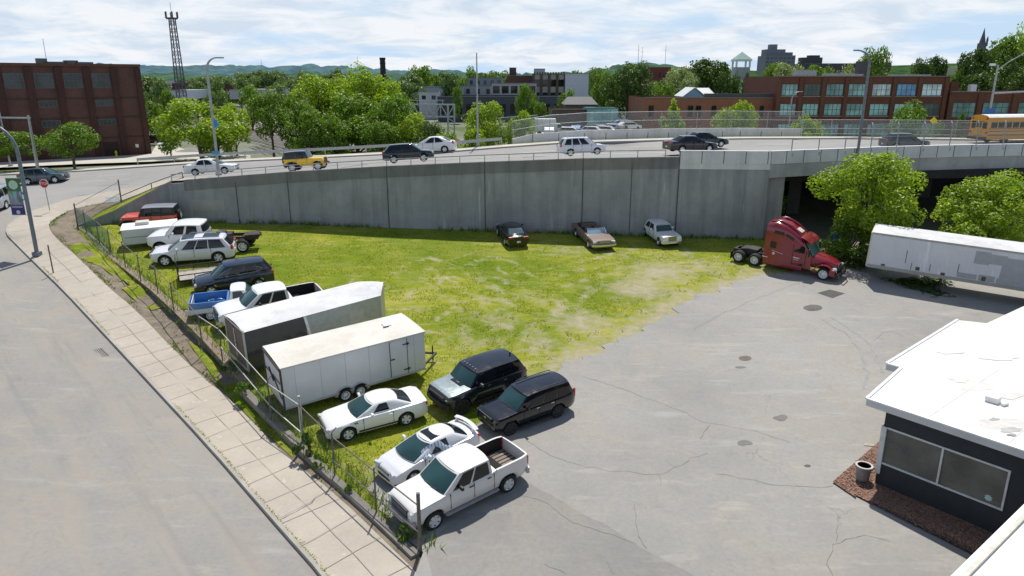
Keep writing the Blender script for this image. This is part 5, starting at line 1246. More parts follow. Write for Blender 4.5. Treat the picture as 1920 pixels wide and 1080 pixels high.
# ------------------------------------------------------------------ red semi tractor
def semi():
    root = empty('semi_truck', 'dark red semi truck tractor with tall sleeper cab parked between the wall and the trailer', 'truck')
    rm = paint('deep_red_paint', (.22, .008, .022), .16, .0, .05); wb = 6.75   # front axle to rearmost axle, x origin at midpoint
    xf = wb / 2; xr = -wb / 2; W = 2.2
    # chassis
    mb = MB()
    for s in (.43, -.43): mb.bar((xf + .9, s, .85), (xr - .7, s, .85), .1, .26)
    for x in (xr - .6, xr + .1, xr + 1.35, xr + 2.2): mb.bar((x, -.45, .85), (x, .45, .85), .14, .16)
    for x in (xr, xr + 1.35): mb.tube([(x, -.95, .5), (x, .95, .5)], .12, 10); mb.lathe([(.24, -.2), (.28, 0), (.24, .2)], 12, 'X', (x, 0, .52))
    mb.build('chassis', M_plast, root)
    mb = MB(); mb.prism([(xr + .1, 1.02), (xr + 1.35, 1.02), (xr + 1.3, 1.18), (xr + .55, 1.2), (xr - .1, 1.06)], -.5, .5); mb.build('fifth_wheel', flat('greasy_steel', (.05, .05, .05), .5, .5), root)
    MB().box((xr + 2.1, 0, 1.03), (.75, .8, .03)).build('deck_plate', flat('checker_plate', (.62, .63, .65), .35, .6), root)
    # sleeper + cab as lofted stations: (x, half width, z top, z bottom)
    st = [(-1.38, 1.08, 3.72, .75), (-1.30, 1.14, 3.78, .62), (-.6, 1.15, 3.95, .55), (.1, 1.15, 3.80, .55), (.8, 1.13, 3.42, .55), (1.35, 1.08, 3.05, .55), (1.62, 1.02, 2.78, .55)]
    mb = MB(); rings = []
    for x, h, zt_, zb_ in st:
        hh = [(0, zb_), (h, zb_), (h, 1.4), (h * .99, 2.2), (h * .97, min(zt_ - .45, 3.0)), (h * .93, zt_ - .28), (h * .78, zt_ - .08), (h * .4, zt_), (0, zt_ + .02)]
        rings.append([(x, y, z) for y, z in hh] + [(x, -y, z) for y, z in reversed(hh[1:-1])])
    k = len(rings[0])
    for r_ in rings: mb.v += r_
    for i in range(len(rings) - 1):
        for j in range(k): j2 = (j + 1) % k; mb.f.append((i * k + j, i * k + j2, (i + 1) * k + j2, (i + 1) * k + j)); mb.m.append(0)
    mb.f.append(tuple(range(k))); mb.m.append(1); e = (len(rings) - 1) * k; mb.f.append(tuple(e + j for j in reversed(range(k)))); mb.m.append(0)
    mb.build('sleeper_cab', [rm, M_plast], root, smooth=40)
    # front cab lower with raked windshield
    mb = MB(); mb.prism([(1.6, .6), (2.35, .6), (2.35, 1.72), (1.6, 2.75)], -1.02, 1.02); mb.build('cab_front', rm, root, bevel=.04)
    mb = MB(); mb.grid(lambda u, v: Vector((2.40 - .66 * v + .10 * (1 - (2 * u - 1) ** 2), (2 * u - 1) * (1.0 - .04 * v), 1.76 + .92 * v)), 10, 5); mb.build('windshield', glassm('cab_glass', (.05, .12, .10), .08), root, smooth=60)
    mb = MB(); mb.grid(lambda u, v: Vector((1.35 + .85 * v, (2 * u - 1) * (1.06), 3.12 - .42 * v * v - .05 * (2 * u - 1) ** 2)), 8, 5); vv = mb.build('sun_visor', rm, root, smooth=60); sm = vv.modifiers.new('t', 'SOLIDIFY'); sm.thickness = .05
    # roof fairing ridges, skylight
    for s in (.62, -.62): MB().tube([(-1.2, s, 3.83), (-.4, s * 1.0, 4.0), (.5, s, 3.68), (1.3, s * 1.1, 3.12)], [.05, .09, .08, .03], 8).build('roof_ridge', rm, root, smooth=60)
    MB().box((.95, 0, 3.36), (.5, .7, .05), ry=.5).build('roof_marker_light', flat('clear_lens', (.7, .6, .55), .2), root, bevel=.02)
    # hood
    hst = [(2.3, 1.0, 1.78, .95), (2.7, .97, 1.72, .95), (3.3, .86, 1.60, .95), (3.8, .74, 1.46, .8), (4.12, .62, 1.30, .72), (4.2, .56, 1.18, .72)]
    mb = MB(); rings = []
    for x, h, zt_, zb_ in hst:
        hh = [(0, zb_), (h * .86, zb_), (h * .93, zt_ - .35), (h * .95, zt_ - .16), (h * .78, zt_ - .03), (h * .4, zt_ + .03), (0, zt_ + .04)]
        rings.append([(x, y, z) for y, z in hh] + [(x, -y, z) for y, z in reversed(hh[1:-1])])
    k = len(rings[0])
    for r_ in rings: mb.v += r_
    for i in range(len(rings) - 1):
        for j in range(k): j2 = (j + 1) % k; mb.f.append((i * k + j, i * k + j2, (i + 1) * k + j2, (i + 1) * k + j)); mb.m.append(0)
    mb.f.append(tuple(range(k))); mb.m.append(0); e = (len(rings) - 1) * k; mb.f.append(tuple(e + j for j in reversed(range(k)))); mb.m.append(0)
    mb.build('hood', rm, root, smooth=45)
    MB().box((4.22, 0, 1.0), (.08, .78, .62)).build('grille', flat('chrome_mesh', (.3, .3, .31), .3, .8), root, bevel=.05)
    for s in (1, -1):
        mb = MB(); pts = [(xf + .74 * math.cos(a), .52 + .72 * math.sin(a)) for a in [R(-5 + i * 19) for i in range(11)]]
        for a, b_ in zip(pts, pts[1:]): mb.bar((a[0], s * .92, a[1]), (b_[0], s * .92, b_[1]), .42, .07)
        mb.box((4.0, s * .9, .72), (.42, .42, .5)); mb.build('fender', rm, root, bevel=.02)
        MB().box((4.12, s * .88, 1.0), (.3, .34, .2), rz=-s * .4).build('headlight', M_head, root, bevel=.06)
        MB().box((.2, s * 1.08, .62), (3.1, .12, .42)).build('side_fairing', rm, root, bevel=.05)
        MB().box((.2, s * 1.1, .9), (3.1, .06, .05)).build('dark_trim', M_plast, root)
        MB().grid(lambda u, v: Vector((1.0 + .78 * u, s * (1.125 - .07 * v - .04 * u), 1.85 + .62 * v - .12 * u * v)), 3, 3).build('side_window', M_black_glass, root)
        MB().box((-.65, s * 1.155, 2.1), (.48, .02, .52)).build('sleeper_window', M_black_glass, root, bevel=.01)
        MB().box((-.3, s * 1.135, 3.15), (.75, .02, .26), ry=.08).build('sleeper_window', M_black_glass, root); MB().box((.55, s * 1.12, 2.95), (.7, .02, .22), ry=.42).build('sleeper_window', M_black_glass, root)
        MB().box((.92, s * 1.14, 1.6), (.02, .03, 1.7)).build('door_seam', M_under, root); MB().box((1.9, s * 1.045, 1.4), (.02, .03, 1.3)).build('door_seam', M_under, root)
        mb = MB(); mb.box((2.2, s * 1.32, 2.05), (.12, .2, .62)); mb.bar((2.0, s * 1.0, 1.9), (2.2, s * 1.3, 1.85), .05); mb.bar((1.95, s * 1.0, 2.4), (2.2, s * 1.3, 2.3), .05); mb.build('mirror', M_plast, root, bevel=.04)
        lm = flat('pale_lettering', (.62, .5, .48), .5, 0, .4, 30)
        MB().box((.95 + .3, s * 1.155, 1.42), (.5, .01, .1)).build('door_lettering', lm, root); MB().box((1.25, s * 1.157, 1.27), (.36, .01, .05)).build('door_lettering', lm, root)
        MB().lathe([(.12, 0), (.001, .004)], 14, 'Y', (-.55, s * 1.16, 1.42)).build('door_lettering', lm, root)
        mb = MB(); pts = [(-.7 + .9 * q, s * 1.162, 1.66 - .16 * q) for q in (0, .3, .6, 1)]
        for a, b_ in zip(pts, pts[1:]): mb.bar(a, b_, .01, .035)
        mb.build('door_lettering', lm, root)
        MB().box((-1.2, s * 1.16, 1.02), (.45, .01, .05)).build('door_lettering', M_white, root)
        for x in (xr, xr + 1.35):
            wheel(root, x, s * .88, .5, .5, s, M_rim, 8, 'steel')
            mb = MB(); pts = [(x + .6 * math.cos(a), .5 + .6 * math.sin(a)) for a in [R(20 + i * 20) for i in range(8)]]
        wheel(root, xf, s * .93, .5, .3, s, M_rim, 8, 'steel')
        MB().box((xr - .62, s * .95, .55), (.03, .5, .6)).build('mud_flap', M_plast, root)
    mb = MB()
    mb.box((4.35, 0, .52), (.3, 2.2, .34)); mb.bar((4.5, -.9, .7), (4.55, .9, .7), .08); mb.bar((4.55, -.6, .5), (4.55, -.6, 1.35), .07); mb.bar((4.55, .6, .5), (4.55, .6, 1.35), .07); mb.bar((4.55, -.6, 1.35), (4.55, .6, 1.35), .07)
    mb.build('bull_bar', flat('black_bar', (.03, .03, .032), .35, .5), root)
    META['semi_truck'] = (2.15, wb, .5, None); return root
sm = semi(); place(sm, (1541, 526), (1383, 492), -1)
# blue barrel behind the truck
t = MB().lathe([(.28, 0), (.3, .05), (.29, .3), (.3, .33), (.29, .6), (.3, .63), (.29, .88), (.001, .88)], 18).build('plastic_drum', flat('blue_plastic', (.02, .06, .42), .4), smooth=40); t.location = at(1566, 478, 55); t.location.z = plane(55) + .05; tag(t, 'blue plastic drum standing in the shade behind the red truck cab', 'drum'); t.scale = (1.5, 1.5, 1.6)
# ================================================================== TREES AND PLANTS
def crown_data(name, seed, nb, nl, ls, flat_=1.0, kind='round', gap=.0, fill=.12):
    """leaves in the unit crown: radius .5, z 0..1"""
    rnd = random.Random(seed); blobs = []
    for i in range(nb):
        for _ in range(30):
            a = rnd.uniform(0, 6.283); z = rnd.random(); 
            if kind == 'cone': rr = .44 * (1 - z) ** .8 * rnd.random() ** .5
            elif kind == 'oval': rr = .34 * math.sin(math.pi * min(1, max(0, z * .88 + .1))) * rnd.random() ** .5
            else: rr = .42 * math.sqrt(max(0, 1 - (2 * z - .85) ** 2 / 1.35)) * rnd.random() ** .42
            c = Vector((math.cos(a) * rr, math.sin(a) * rr, .12 + z * .74)); break
        r = rnd.choice((.07, .09, .12, .15, .19)) * rnd.uniform(.85, 1.1) * (1 if kind != 'cone' else (1.1 - z * .75)) * (12 / nb) ** .16
        blobs.append((c, r))
    mb = MB(); tw = sum(r * r for _, r in blobs); cen = Vector((0, 0, .45))
    for c, r in blobs:
        k = int(nl * r * r / tw)
        for _ in range(k):
            d = Vector((rnd.gauss(0, 1), rnd.gauss(0, 1), rnd.gauss(0, 1) * .9 + .15)); d.normalize()
            q = 1 + .55 * noise.noise((c + d * r) * 8 + Vector((seed, 0, 0)))
            p = c + d * r * q * (rnd.uniform(.84, 1.08) if rnd.random() > fill else rnd.uniform(.3, .85))
            if p.z < .02: continue
            nrm = (d * .8 + Vector((rnd.gauss(0, .5), rnd.gauss(0, .5), rnd.gauss(0, .5) + .25))).normalized()
            t = nrm.orthogonal().normalized(); t.rotate(Matrix.Rotation(rnd.uniform(0, 6.28), 3, nrm)); b = nrm.cross(t); s = ls * rnd.uniform(.6, 1.35)
            mb.v += [tuple(p - t * s - b * s * .12), tuple(p - b * s * .62 + nrm * s * .15), tuple(p + t * s), tuple(p + b * s * .62 + nrm * s * .15)]
            n_ = len(mb.v); mb.f.append((n_ - 4, n_ - 3, n_ - 2, n_ - 1)); mb.m.append(0)
    return mb, blobs
CROWN = {}
def crown(kind, seed, mat, nb=16, nl=4200, ls=.020, shape='round'):
    key = (kind, seed, mat)
    if key not in CROWN:
        mb, bl = crown_data('crown', seed, nb, nl, ls, kind=shape); CROWN[key] = (mb.mesh('crown', LEAF[mat], fix=False), bl)
    return CROWN[key]
TRK = {}
def trunkmesh(seed, bl, tall):
    key = (seed, round(tall, 1), len(bl))
    if key in TRK: return TRK[key]
    rnd = random.Random(seed); mb = MB(); top = Vector((rnd.uniform(-.03, .03), rnd.uniform(-.03, .03), .52))
    mb.tube([(0, 0, -tall), (.01, .0, -tall * .5), (0, .01, .1), tuple(top)], [.034, .027, .022, .008], 8)
    for c, r in bl[:9]:
        s = Vector((0, 0, rnd.uniform(-.03, .3))); m_ = s.lerp(c, .5) + Vector((0, 0, .03)); mb.tube([s, m_, c], [.014, .009, .003], 5)
    TRK[key] = mb.mesh('trunk', M_bark, smooth=60); return TRK[key]
def tree(name, label, px, ptop, wpx, Y, mat='mid', pb=None, shape='round', zb=None, group=None, cat='tree', low=.25, fine=1, asp=1.0, seed=None, cw=None):
    base = at(px, 300, Y); zb = terr(base.x, Y) if zb is None else zb; zt_ = at(px, ptop, Y).z; d = Y * math.cos(PITCH) + (CH - (zb + zt_) / 2) * math.sin(PITCH)
    w = wpx * d / FP; h = zt_ - zb; ch = h * (1 - low); 
    root = empty(name, label, cat, group, (base.x, Y, zb + h * low)); root.rotation_euler.z = random.uniform(0, 6.28)
    sd = seed if seed is not None else random.randint(0, 3)
    nb, nl, ls = {0: (18, 2000, .034), 1: (40, 6600, .0205), 2: (64, 15000, .0145)}[fine]
    if shape == 'cone': nb = int(nb * 1.3)
    me, bl = crown((fine, shape), sd, mat, nb, nl, ls, shape)
    c = bpy.data.objects.new('crown', me); COL.objects.link(c); c.parent = root; c.scale = (w / .95, w * asp / .95, ch)
    tk = bpy.data.objects.new('trunk', trunkmesh(sd + (fine * 10), bl, low / (1 - low))); COL.objects.link(tk); tk.parent = root; tk.scale = (w / .95, w / .95, ch)
    return root
# in front of the bridge
tree('tree', 'large bright green leafy tree in front of the bridge, behind the red truck', 1640, 272, 196, 54, 'bright', zb=2.4, low=.2, fine=2, seed=2)
tree('tree', 'darker lower foliage tree at the foot of the large bright tree', 1612, 410, 110, 53.4, 'mid', zb=2.3, low=.04, fine=1, seed=1)
tree('tree', 'bright yellow-green tree rising over the white semi trailer at the right edge', 1885, 322, 205, 52.5, 'bright', zb=2.2, low=.2, fine=2, seed=3)
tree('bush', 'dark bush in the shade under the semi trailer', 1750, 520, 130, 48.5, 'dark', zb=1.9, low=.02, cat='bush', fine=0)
tree('bush', 'low weedy bush under the right end of the semi trailer', 1870, 545, 150, 47.5, 'mid', zb=1.8, low=.02, cat='bush', fine=0)
tree('bush', 'thin sapling in the dark gap beside the bridge abutment', 1466, 350, 44, 64, 'mid', zb=3.5, low=.25, cat='bush', fine=0)
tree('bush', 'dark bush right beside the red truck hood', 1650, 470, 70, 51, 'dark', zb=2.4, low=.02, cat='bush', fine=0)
# left side
tree('street_tree', 'round green street tree in front of the dark brick building', 138, 225, 92, 90, 'mid', zb=4.7, low=.30, fine=1, asp=1)
tree('street_tree', 'green street tree at the left edge behind the traffic signal mast', 36, 243, 92, 94, 'mid', zb=4.7, low=.28, fine=1)
V_ = 'trees in the railway valley behind the elevated road'
for lab, px, pt_, w, Y, m_, lo, f in (
  ('bright green tree right behind the blue-flagged lamp post', 378, 178, 150, 104, 'bright', .22, 1),
  ('light green tree just left of the railway tracks, second from the brick building', 445, 190, 70, 112, 'bright', .2, 1),
  ('slim tree standing alone beside the railway tracks', 515, 163, 84, 110, 'mid', .3, 1),
  ('tall bright tree at the left side of the big clump behind the yellow vehicle', 606, 133, 125, 122, 'bright', .15, 1),
  ('lower green tree in front of the big clump, above the yellow vehicle', 585, 198, 88, 104, 'mid', .2, 1),
  ('tallest green tree in the middle of the big clump', 690, 122, 130, 118, 'bright', .12, 1),
  ('broad dark green tree in front of the big clump', 672, 166, 150, 108, 'mid', .14, 1),
  ('dense tree on the right flank of the big clump', 742, 166, 105, 107, 'mid', .12, 1),
  ('yellow-green tree sloping down from the clump towards the gantry', 775, 205, 80, 103, 'bright', .1, 1),
  ('small dark tree below the signal gantry', 806, 222, 62, 100, 'dark', .1, 1),
  ('low bright bush below the signal gantry legs', 838, 245, 55, 98, 'bright', .05, 0),
  ('bright yellow-green tree right of the thin tall pole', 915, 184, 92, 108, 'bright', .15, 1),
  ('small bright tree in front of the slate blue building', 978, 203, 60, 106, 'bright', .1, 1),
  ('dark conical tree in front of the concrete framed building', 988, 152, 44, 190, 'mid', .1, 1),
  ('small tree left of the low brown brick building', 1012, 190, 30, 170, 'mid', .1, 0),
  ('small green bush at the left end of the far barrier wall', 890, 238, 60, 100, 'bright', .05, 0),
  ('leafy tree at the left end of the big clump, beside the slim tree', 560, 176, 92, 114, 'mid', .12, 1),
  ('bright crown rising behind the middle of the big clump', 640, 138, 110, 126, 'bright', .12, 1),
  ('tall crown on the right shoulder of the big clump below the black chimney', 728, 142, 92, 122, 'bright', .12, 1),
  ('low tree filling the front foot of the big clump', 632, 215, 90, 102, 'mid', .08, 1),
  ('low green tree in front of the right foot of the big clump', 716, 222, 90, 101, 'mid', .06, 1),
  ('small tree between the two bright trees near the lamp post', 412, 208, 66, 107, 'bright', .1, 1),
  ('small bush at the left foot of the bright tree near the lamp post', 322, 230, 50, 108, 'mid', .08, 0),
  ('young tree between the signal gantry and the big clump', 1065, 168, 44, 200, 'mid', .1, 0)):
    tree('tree', lab, px, pt_, w, Y, m_, low=lo, fine=f, group=None)
tree('tree', 'huge dark round tree right of the white windowless building', 1178, 107, 112, 175, 'dark', low=.1, fine=2, seed=1)
tree('tree', 'lighter green tree on the left side of the huge dark tree', 1128, 128, 66, 185, 'mid', low=.1, fine=1)
for lab, px, pt_, w, Y, m_, lo, sh in (
  ('bright pointed tree in front of the low orange brick building, left of its twin', 1257, 174, 92, 108, 'bright', .12, 'cone'),
  ('bright green tree in front of the orange brick wall, near the tall brick block', 1376, 184, 84, 108, 'bright', .12, 'round'),
  ('low pale green tree top behind the barrier wall', 1506, 216, 72, 104, 'bright', .1, 'round'),
  ('round mid green tree in front of the red brick windows', 1698, 190, 112, 104, 'mid', .1, 'round'),
  ('slim pointed tree in front of the red brick building right wing', 1790, 198, 38, 108, 'mid', .1, 'cone'),
  ('small leafy tree behind the school bus roof', 1905, 205, 50, 110, 'mid', .1, 'cone'),
  ('dark spreading tree behind the orange brick building', 1318, 104, 112, 215, 'dark', .1, 'round'),
  ('pale flecked tree left of the dark spreading tree', 1268, 120, 74, 212, 'pale', .1, 'round'),
  ('dark conical evergreen in front of the pavilion tower', 1388, 125, 50, 205, 'dark', .08, 'cone'),
  ('green tree between the pavilion tower and the apartment tower', 1428, 112, 60, 225, 'mid', .1, 'round'),
  ('white blossoming tree below the apartment tower', 1462, 112, 72, 214, 'pale', .1, 'round'),
  ('green tree right of the white blossoming tree', 1520, 117, 72, 230, 'mid', .1, 'round'),
  ('low pale tree row behind the brick roof', 1575, 122, 70, 212, 'pale', .1, 'round'),
  ('tall rounded tree rising behind the red brick roof', 1620, 80, 76, 200, 'mid', .12, 'round'),
  ('twin-crowned tree above the right part of the red brick roof', 1696, 102, 56, 200, 'dark', .12, 'round'),
  ('tree just right of the twin-crowned tree', 1730, 98, 50, 204, 'dark', .12, 'round'),
  ('dark tree at the left foot of the wooded slope', 1800, 82, 86, 190, 'dark', .08, 'round'),
  ('leafy tree halfway up the wooded slope on the right', 1855, 58, 90, 200, 'mid', .08, 'round'),
  ('tallest tree of the wooded slope, cut by the right edge', 1915, 22, 120, 196, 'mid', .08, 'round'),
  ('dark tree low on the wooded slope above the brick wing', 1865, 110, 110, 178, 'dark', .06, 'round'),
  ('dark tree at the right edge behind the lamp arm', 1935, 95, 100, 176, 'dark', .06, 'round'),
  ('low tree between roof chimney and wooded slope', 1768, 125, 60, 196, 'mid', .08, 'round'),
  ('rounded tree in the middle of the wooded slope', 1832, 78, 84, 208, 'mid', .05, 'round'),
  ('bright-topped tree high on the wooded slope', 1885, 42, 96, 210, 'bright', .05, 'round'),
  ('dark tree filling the lower wooded slope behind the roof chimneys', 1815, 130, 90, 172, 'dark', .04, 'round'),
  ('dark tree low on the slope right above the brick wing', 1900, 120, 100, 170, 'dark', .04, 'round'),
  ('dark green tree behind the left part of the red brick roof', 1490, 126, 66, 200, 'mid', .05, 'round'),
  ('dark green tree between the spreading tree and the evergreen', 1352, 130, 56, 206, 'dark', .05, 'round'),
  ('dark green tree just left of the red brick block', 1438, 150, 60, 178, 'mid', .05, 'round'),
  ('dense dark tree behind the orange brick roof', 1405, 152, 62, 180, 'dark', .05, 'round'),
  ('green tree between the red building and the pale flecked tree', 1236, 152, 60, 190, 'mid', .05, 'round')):
    tree('tree', lab, px, pt_, w, Y, m_, low=lo, fine=1, shape=sh)
rnd = random.Random(5)
# treeline in the distance
for i in range(96):
    px = rnd.uniform(270, 1330); Y = rnd.choice((250, 300, 360, 420, 500, 600)); top = rnd.uniform(128, 146) if Y > 330 else rnd.uniform(134, 156)
    if 860 < px < 1110 and Y < 400: Y = 430; top = rnd.uniform(133, 142)
    if px < 470: top = max(top, 138 + rnd.uniform(0, 14)); 
    tree('tree', 'distant green tree in the far treeline below the hills', px, top, rnd.uniform(34, 64), Y, 'far', low=.05, fine=0, group='trees of the far treeline', zb=(3.6 if Y < 400 else 0))
for px, pt_, w, Y in ((800, 120, 60, 330), (885, 126, 46, 330), (925, 132, 34, 340), (860, 160, 26, 215), (330, 165, 40, 150), (420, 160, 52, 160), (480, 150, 60, 180), (300, 182, 46, 135), (1010, 135, 30, 420), (1080, 130, 40, 430), (1110, 128, 40, 430)):
    tree('tree', {800: 'tall dark tree on the skyline right of the black chimney', 885: 'rounded skyline tree left of the thin tall pole', 925: 'small skyline tree right of the thin tall pole', 860: 'small round tree in front of the long pale warehouse', 330: 'green tree beside the lattice mast foot', 420: 'feathery pale tree above the bright tree near the lamp post', 480: 'tree behind the slim tree at the railway', 300: 'small tree right beside the dark brick building corner', 1010: 'skyline tree behind the grey roof box', 1080: 'skyline tree above the white windowless building', 1110: 'skyline tree left of the huge dark tree'}[px], px, pt_, w, Y, 'mid' if px not in (420,) else 'far', low=.08, fine=0)
# ------------------------------------------------------------------ weeds and lawn blades
def blades(name, pts, hmin, hmax, mat, wid=.02, **kw):
    mb = MB(); rr = random.Random(3)
    for p in pts:
        for _ in range(2):
            a = rr.uniform(0, 6.28); h = rr.uniform(hmin, hmax); w = Vector((math.cos(a), math.sin(a), 0)) * wid * rr.uniform(.7, 1.4); l = Vector((rr.gauss(0, .4), rr.gauss(0, .4), 1)).normalized() * h; o = Vector((rr.gauss(0, .04), rr.gauss(0, .04), -.01))
            n_ = len(mb.v); q = p + o; mb.v += [tuple(q - w), tuple(q + w), tuple(q + l)]; mb.f.append((n_, n_ + 1, n_ + 2)); mb.m.append(0)
    return mb.build(name, mat, fix=False, kind='stuff', **kw)
rr = random.Random(11); pts = []
while len(pts) < 30000:
    x = rr.uniform(-40, 22); y = rr.uniform(22, 63); 
    if rr.random() > (30 / y) ** 1.6: continue
    if not inside(x, y, LAWN) or inside(x, y, ASPH): continue
    if dirtw(x, y) + noise.noise(Vector((x, y, 0)) * 1.3) * .3 > .35: continue
    if noise.noise(Vector((x * .6, y * .6, 4))) < -.25: continue
    pts.append(Vector((x, y, plane(y))))
blades('grass', pts, .05, .13, M_blade, .025, label='short patchy green and yellow grass covering the fenced lot', cat='grass')
pts = []
for a, b in zip(WALLF, WALLF[1:]):
    for _ in range(int((b - a).length * 26)):
        p = a.lerp(b, rr.random()) + Vector((rr.gauss(.25, .3), rr.gauss(.25, .3), 0)); p.z = plane(p.y) + .05; pts.append(p)
blades('fence_weeds', pts, .12, .5, M_weed, .03, label='tall green weeds growing along the foot of the fence', cat='weeds')
pts = []
for a, b in zip(KI, KI[1:]):
    if a.y > 50: continue
    for _ in range(int((b - a).length * 30)):
        if noise.noise(a * .5) > -.15 or a.y < 30: pts.append(a.lerp(b, rr.random()) + Vector((.02, .02, .0)))
blades('kerb_weeds', pts, .02, .07, M_blade, .03, label='thin line of grass growing between kerb and sidewalk slabs', cat='weeds')
pts = []
for a, b in zip(INNER, INNER[1:]):
    for _ in range(int((b - a).length * 16)):
        p = a.lerp(b, rr.random()) + Vector((abs(rr.gauss(0, .2)), abs(rr.gauss(0, .2)), 0))
        if noise.noise(p * .35) > -.05 and p.y > 26: pts.append(p)
blades('verge_weeds', pts, .05, .2, M_weed, .035, label='patchy weeds on the dirt verge beside the sidewalk', cat='weeds')
for lab, px, py, s in (('dark vine climbing the tall galvanised fence post', 570, 858, .8), ('leafy weed clump at the nearest corner post of the fence', 765, 1010, .62), ('leafy weed clump between two fence posts near the taped coupe', 655, 925, .42), ('leafy weeds at the fence beside the white cargo trailer', 455, 745, .8), ('leafy weed clump at the fence behind the dark trailer', 432, 700, .8), ('weed bush below the vine post', 600, 880, .5)):
    b = L(px, py); t = empty('weed_clump', lab, 'plant', None, b); sd = rr.randint(0, 2)
    me, bl = crown(('w',), sd, 'mid' if 'dark' not in lab else 'dark', 9, 420, .075, 'round'); c = bpy.data.objects.new('leaves', me); COL.objects.link(c); c.parent = t; c.scale = (s * 1.1, s * 1.1, s * (1.6 if 'vine' in lab else 1.0))
    MB().tube([(0, 0, -.05), (.02, 0, s * .5)], [.02, .01], 5).build('stem', M_bark, t)
pts = []
for a, b in zip(RW[1:], RW[2:]):
    for _ in range(int((b - a).length * 14)):
        p = a.lerp(b, rr.random()) + Vector((0, -abs(rr.gauss(.1, .25)), 0)); p.z = plane(p.y)
        if noise.noise(p * .3) > -.2: pts.append(p)
blades('wall_weeds', pts, .12, .6, M_weed, .04, label='weeds growing along the foot of the long retaining wall', cat='weeds')
# ================================================================== BUILDINGS
def window(parent, c, w, h, cols=4, rows=2, ry=None, gmat=None, fmat=None, deep=.06, normal=(0, -1), fr=.07):
    """window in a facade: frame with muntins, pane as its sub-part. c centre, facade direction from normal"""
    nx_, ny_ = normal; tx, ty = -ny_, nx_; a = math.atan2(ty, tx); mb = MB(); T = Vector((tx, ty, 0)); Nn = Vector((nx_, ny_, 0)); c = Vector(c)
    for s in (-1, 1): mb.box(c + T * s * (w / 2 - fr / 2) + Nn * .02, (fr, deep, h), a); mb.box(c + Vector((0, 0, s * (h / 2 - fr / 2))) + Nn * .02, (w - 2 * fr, deep, fr), a)
    for k in range(1, cols): mb.box(c + T * (-w / 2 + w * k / cols) + Nn * .018, (fr * .7, deep * .9, h - 2 * fr), a)
    for k in range(1, rows): mb.box(c + Vector((0, 0, -h / 2 + h * k / rows)) + Nn * .016, (w - 2 * fr, deep * .8, fr * .6), a)
    f = mb.build('window', fmat or M_plast, parent); MB().box(c + Nn * .004, (w - fr, .03, h - fr), a).build('pane', gmat or M_glass, f); return f
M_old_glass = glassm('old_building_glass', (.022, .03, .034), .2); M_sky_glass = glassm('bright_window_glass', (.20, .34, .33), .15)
M_roof_dark = flat('tar_roof', (.10, .10, .10), .9, 0, .3, .5); M_roof_white = concrete('white_membrane', (.76, .76, .75), (.70, .68, .64), .2)
# --- dark brick building at the left
bb = empty('brick_building', 'dark red-brown four storey brick warehouse at the left, with boarded window bays', 'building')
BA = P(283, 289, 4.8); BB_ = P(0, 305, 4.8); d = (BB_ - BA); d.z = 0; d.normalize(); nn = Vector((d.y, -d.x, 0)); 
if nn.y > 0: nn = -nn
ZT = 18.2; bay = (BB_ - BA).length / 5.45; LN = bay * 9; back = -nn * 26
c0 = BA; c1 = BA + d * LN
mb = MB()
def q3(p, z): return Vector((p.x, p.y, z))
for a, b in ((c0, c1), (c1, c1 + back), (c1 + back, c0 + back), (c0 + back, c0)): mb.face([q3(a, 3.5), q3(b, 3.5), q3(b, ZT - .3), q3(a, ZT - .3)])
mb.build('wall', M_brick_dark, bb, fix=True)
MB().box(((c0 + c1 + back * 1) / 2).to_tuple()[:2] + (ZT - .35,), (LN - .6, 25.4, .2), math.atan2(d.y, d.x)).build('roof', M_roof_dark, bb)
mb = MB(); 
for a, b in ((c0, c1), (c0 + back, c0)): mb.bar(q3(a, ZT - .1) + nn * .05, q3(b, ZT - .1) + nn * .05, .45, .4)
mb.build('parapet', M_brick_dark, bb); 
nrm = (nn.x, nn.y); ang = math.atan2(d.y, d.x)
mb = MB()
k = 0
while k * bay <= LN: mb.box(q3(c0 + d * (k * bay + (.3 if k == 0 else 0)) + nn * .12, (3.8 + ZT - .4) / 2), (.75, .5, ZT - 4.2), ang); k += 1
mb.build('pilaster', brickm('pilaster_brick', (.075, .03, .024), (.095, .038, .03), (.07, .045, .04)), bb)
def cen(k, z): return q3(c0 + d * ((k + .5) * bay) + nn * .02, z)
M_lintel = flat('stone_lintel', (.06, .045, .04), .9)
for k in range(8):
    if k >= 1: window(bb, cen(k, 15.9), bay * .66, 2.1, 4, 2, normal=nrm, gmat=M_old_glass, fmat=flat('grey_sash', (.12, .13, .13), .7))
    for z, want in ((12.7, k in (1, 3, 5)), (9.9, k in (1, 3, 6))):
        if want: window(bb, cen(k, z), bay * .66, .95, 4, 1, normal=nrm, gmat=M_old_glass, fmat=flat('grey_sash', (.12, .13, .13), .7))
    for z in (13.4, 10.6, 7.6):
        MB().box(cen(k, z) + nn * .02, (bay * .72, .12, .16), ang).build('lintel', M_lintel, bb)
MB().box(cen(1, 5.8), (bay * .55, .1, 2.3), ang).build('door', flat('brown_door', (.045, .022, .02), .8), bb); MB().box(cen(0, 6.2) + nn * .02, (.45, .05, .5), ang).build('meter_box', M_white, bb)
mb = MB()
for k, w_, h_ in ((1.5, 1.6, .5), (2.0, 1.2, .7), (2.6, 2.0, .5), (3.1, .9, .9)): mb.box(q3(c0 + d * bay * k + back * .5, ZT + h_ / 2), (w_ * 1.6, 1.5, h_ * 1.3), ang)
mb.build('rooftop_machinery', flat('roof_machine', (.12, .12, .12), .6), bb)
for k, h_ in ((2.9, 4.2), (5.0, 3.2), (5.6, 2.2)):
    q = q3(c0 + d * bay * k + back * .5, ZT - .2); MB().tube([q, q + Vector((0, 0, h_))], .04, 5).build('antenna', M_galv, bb)
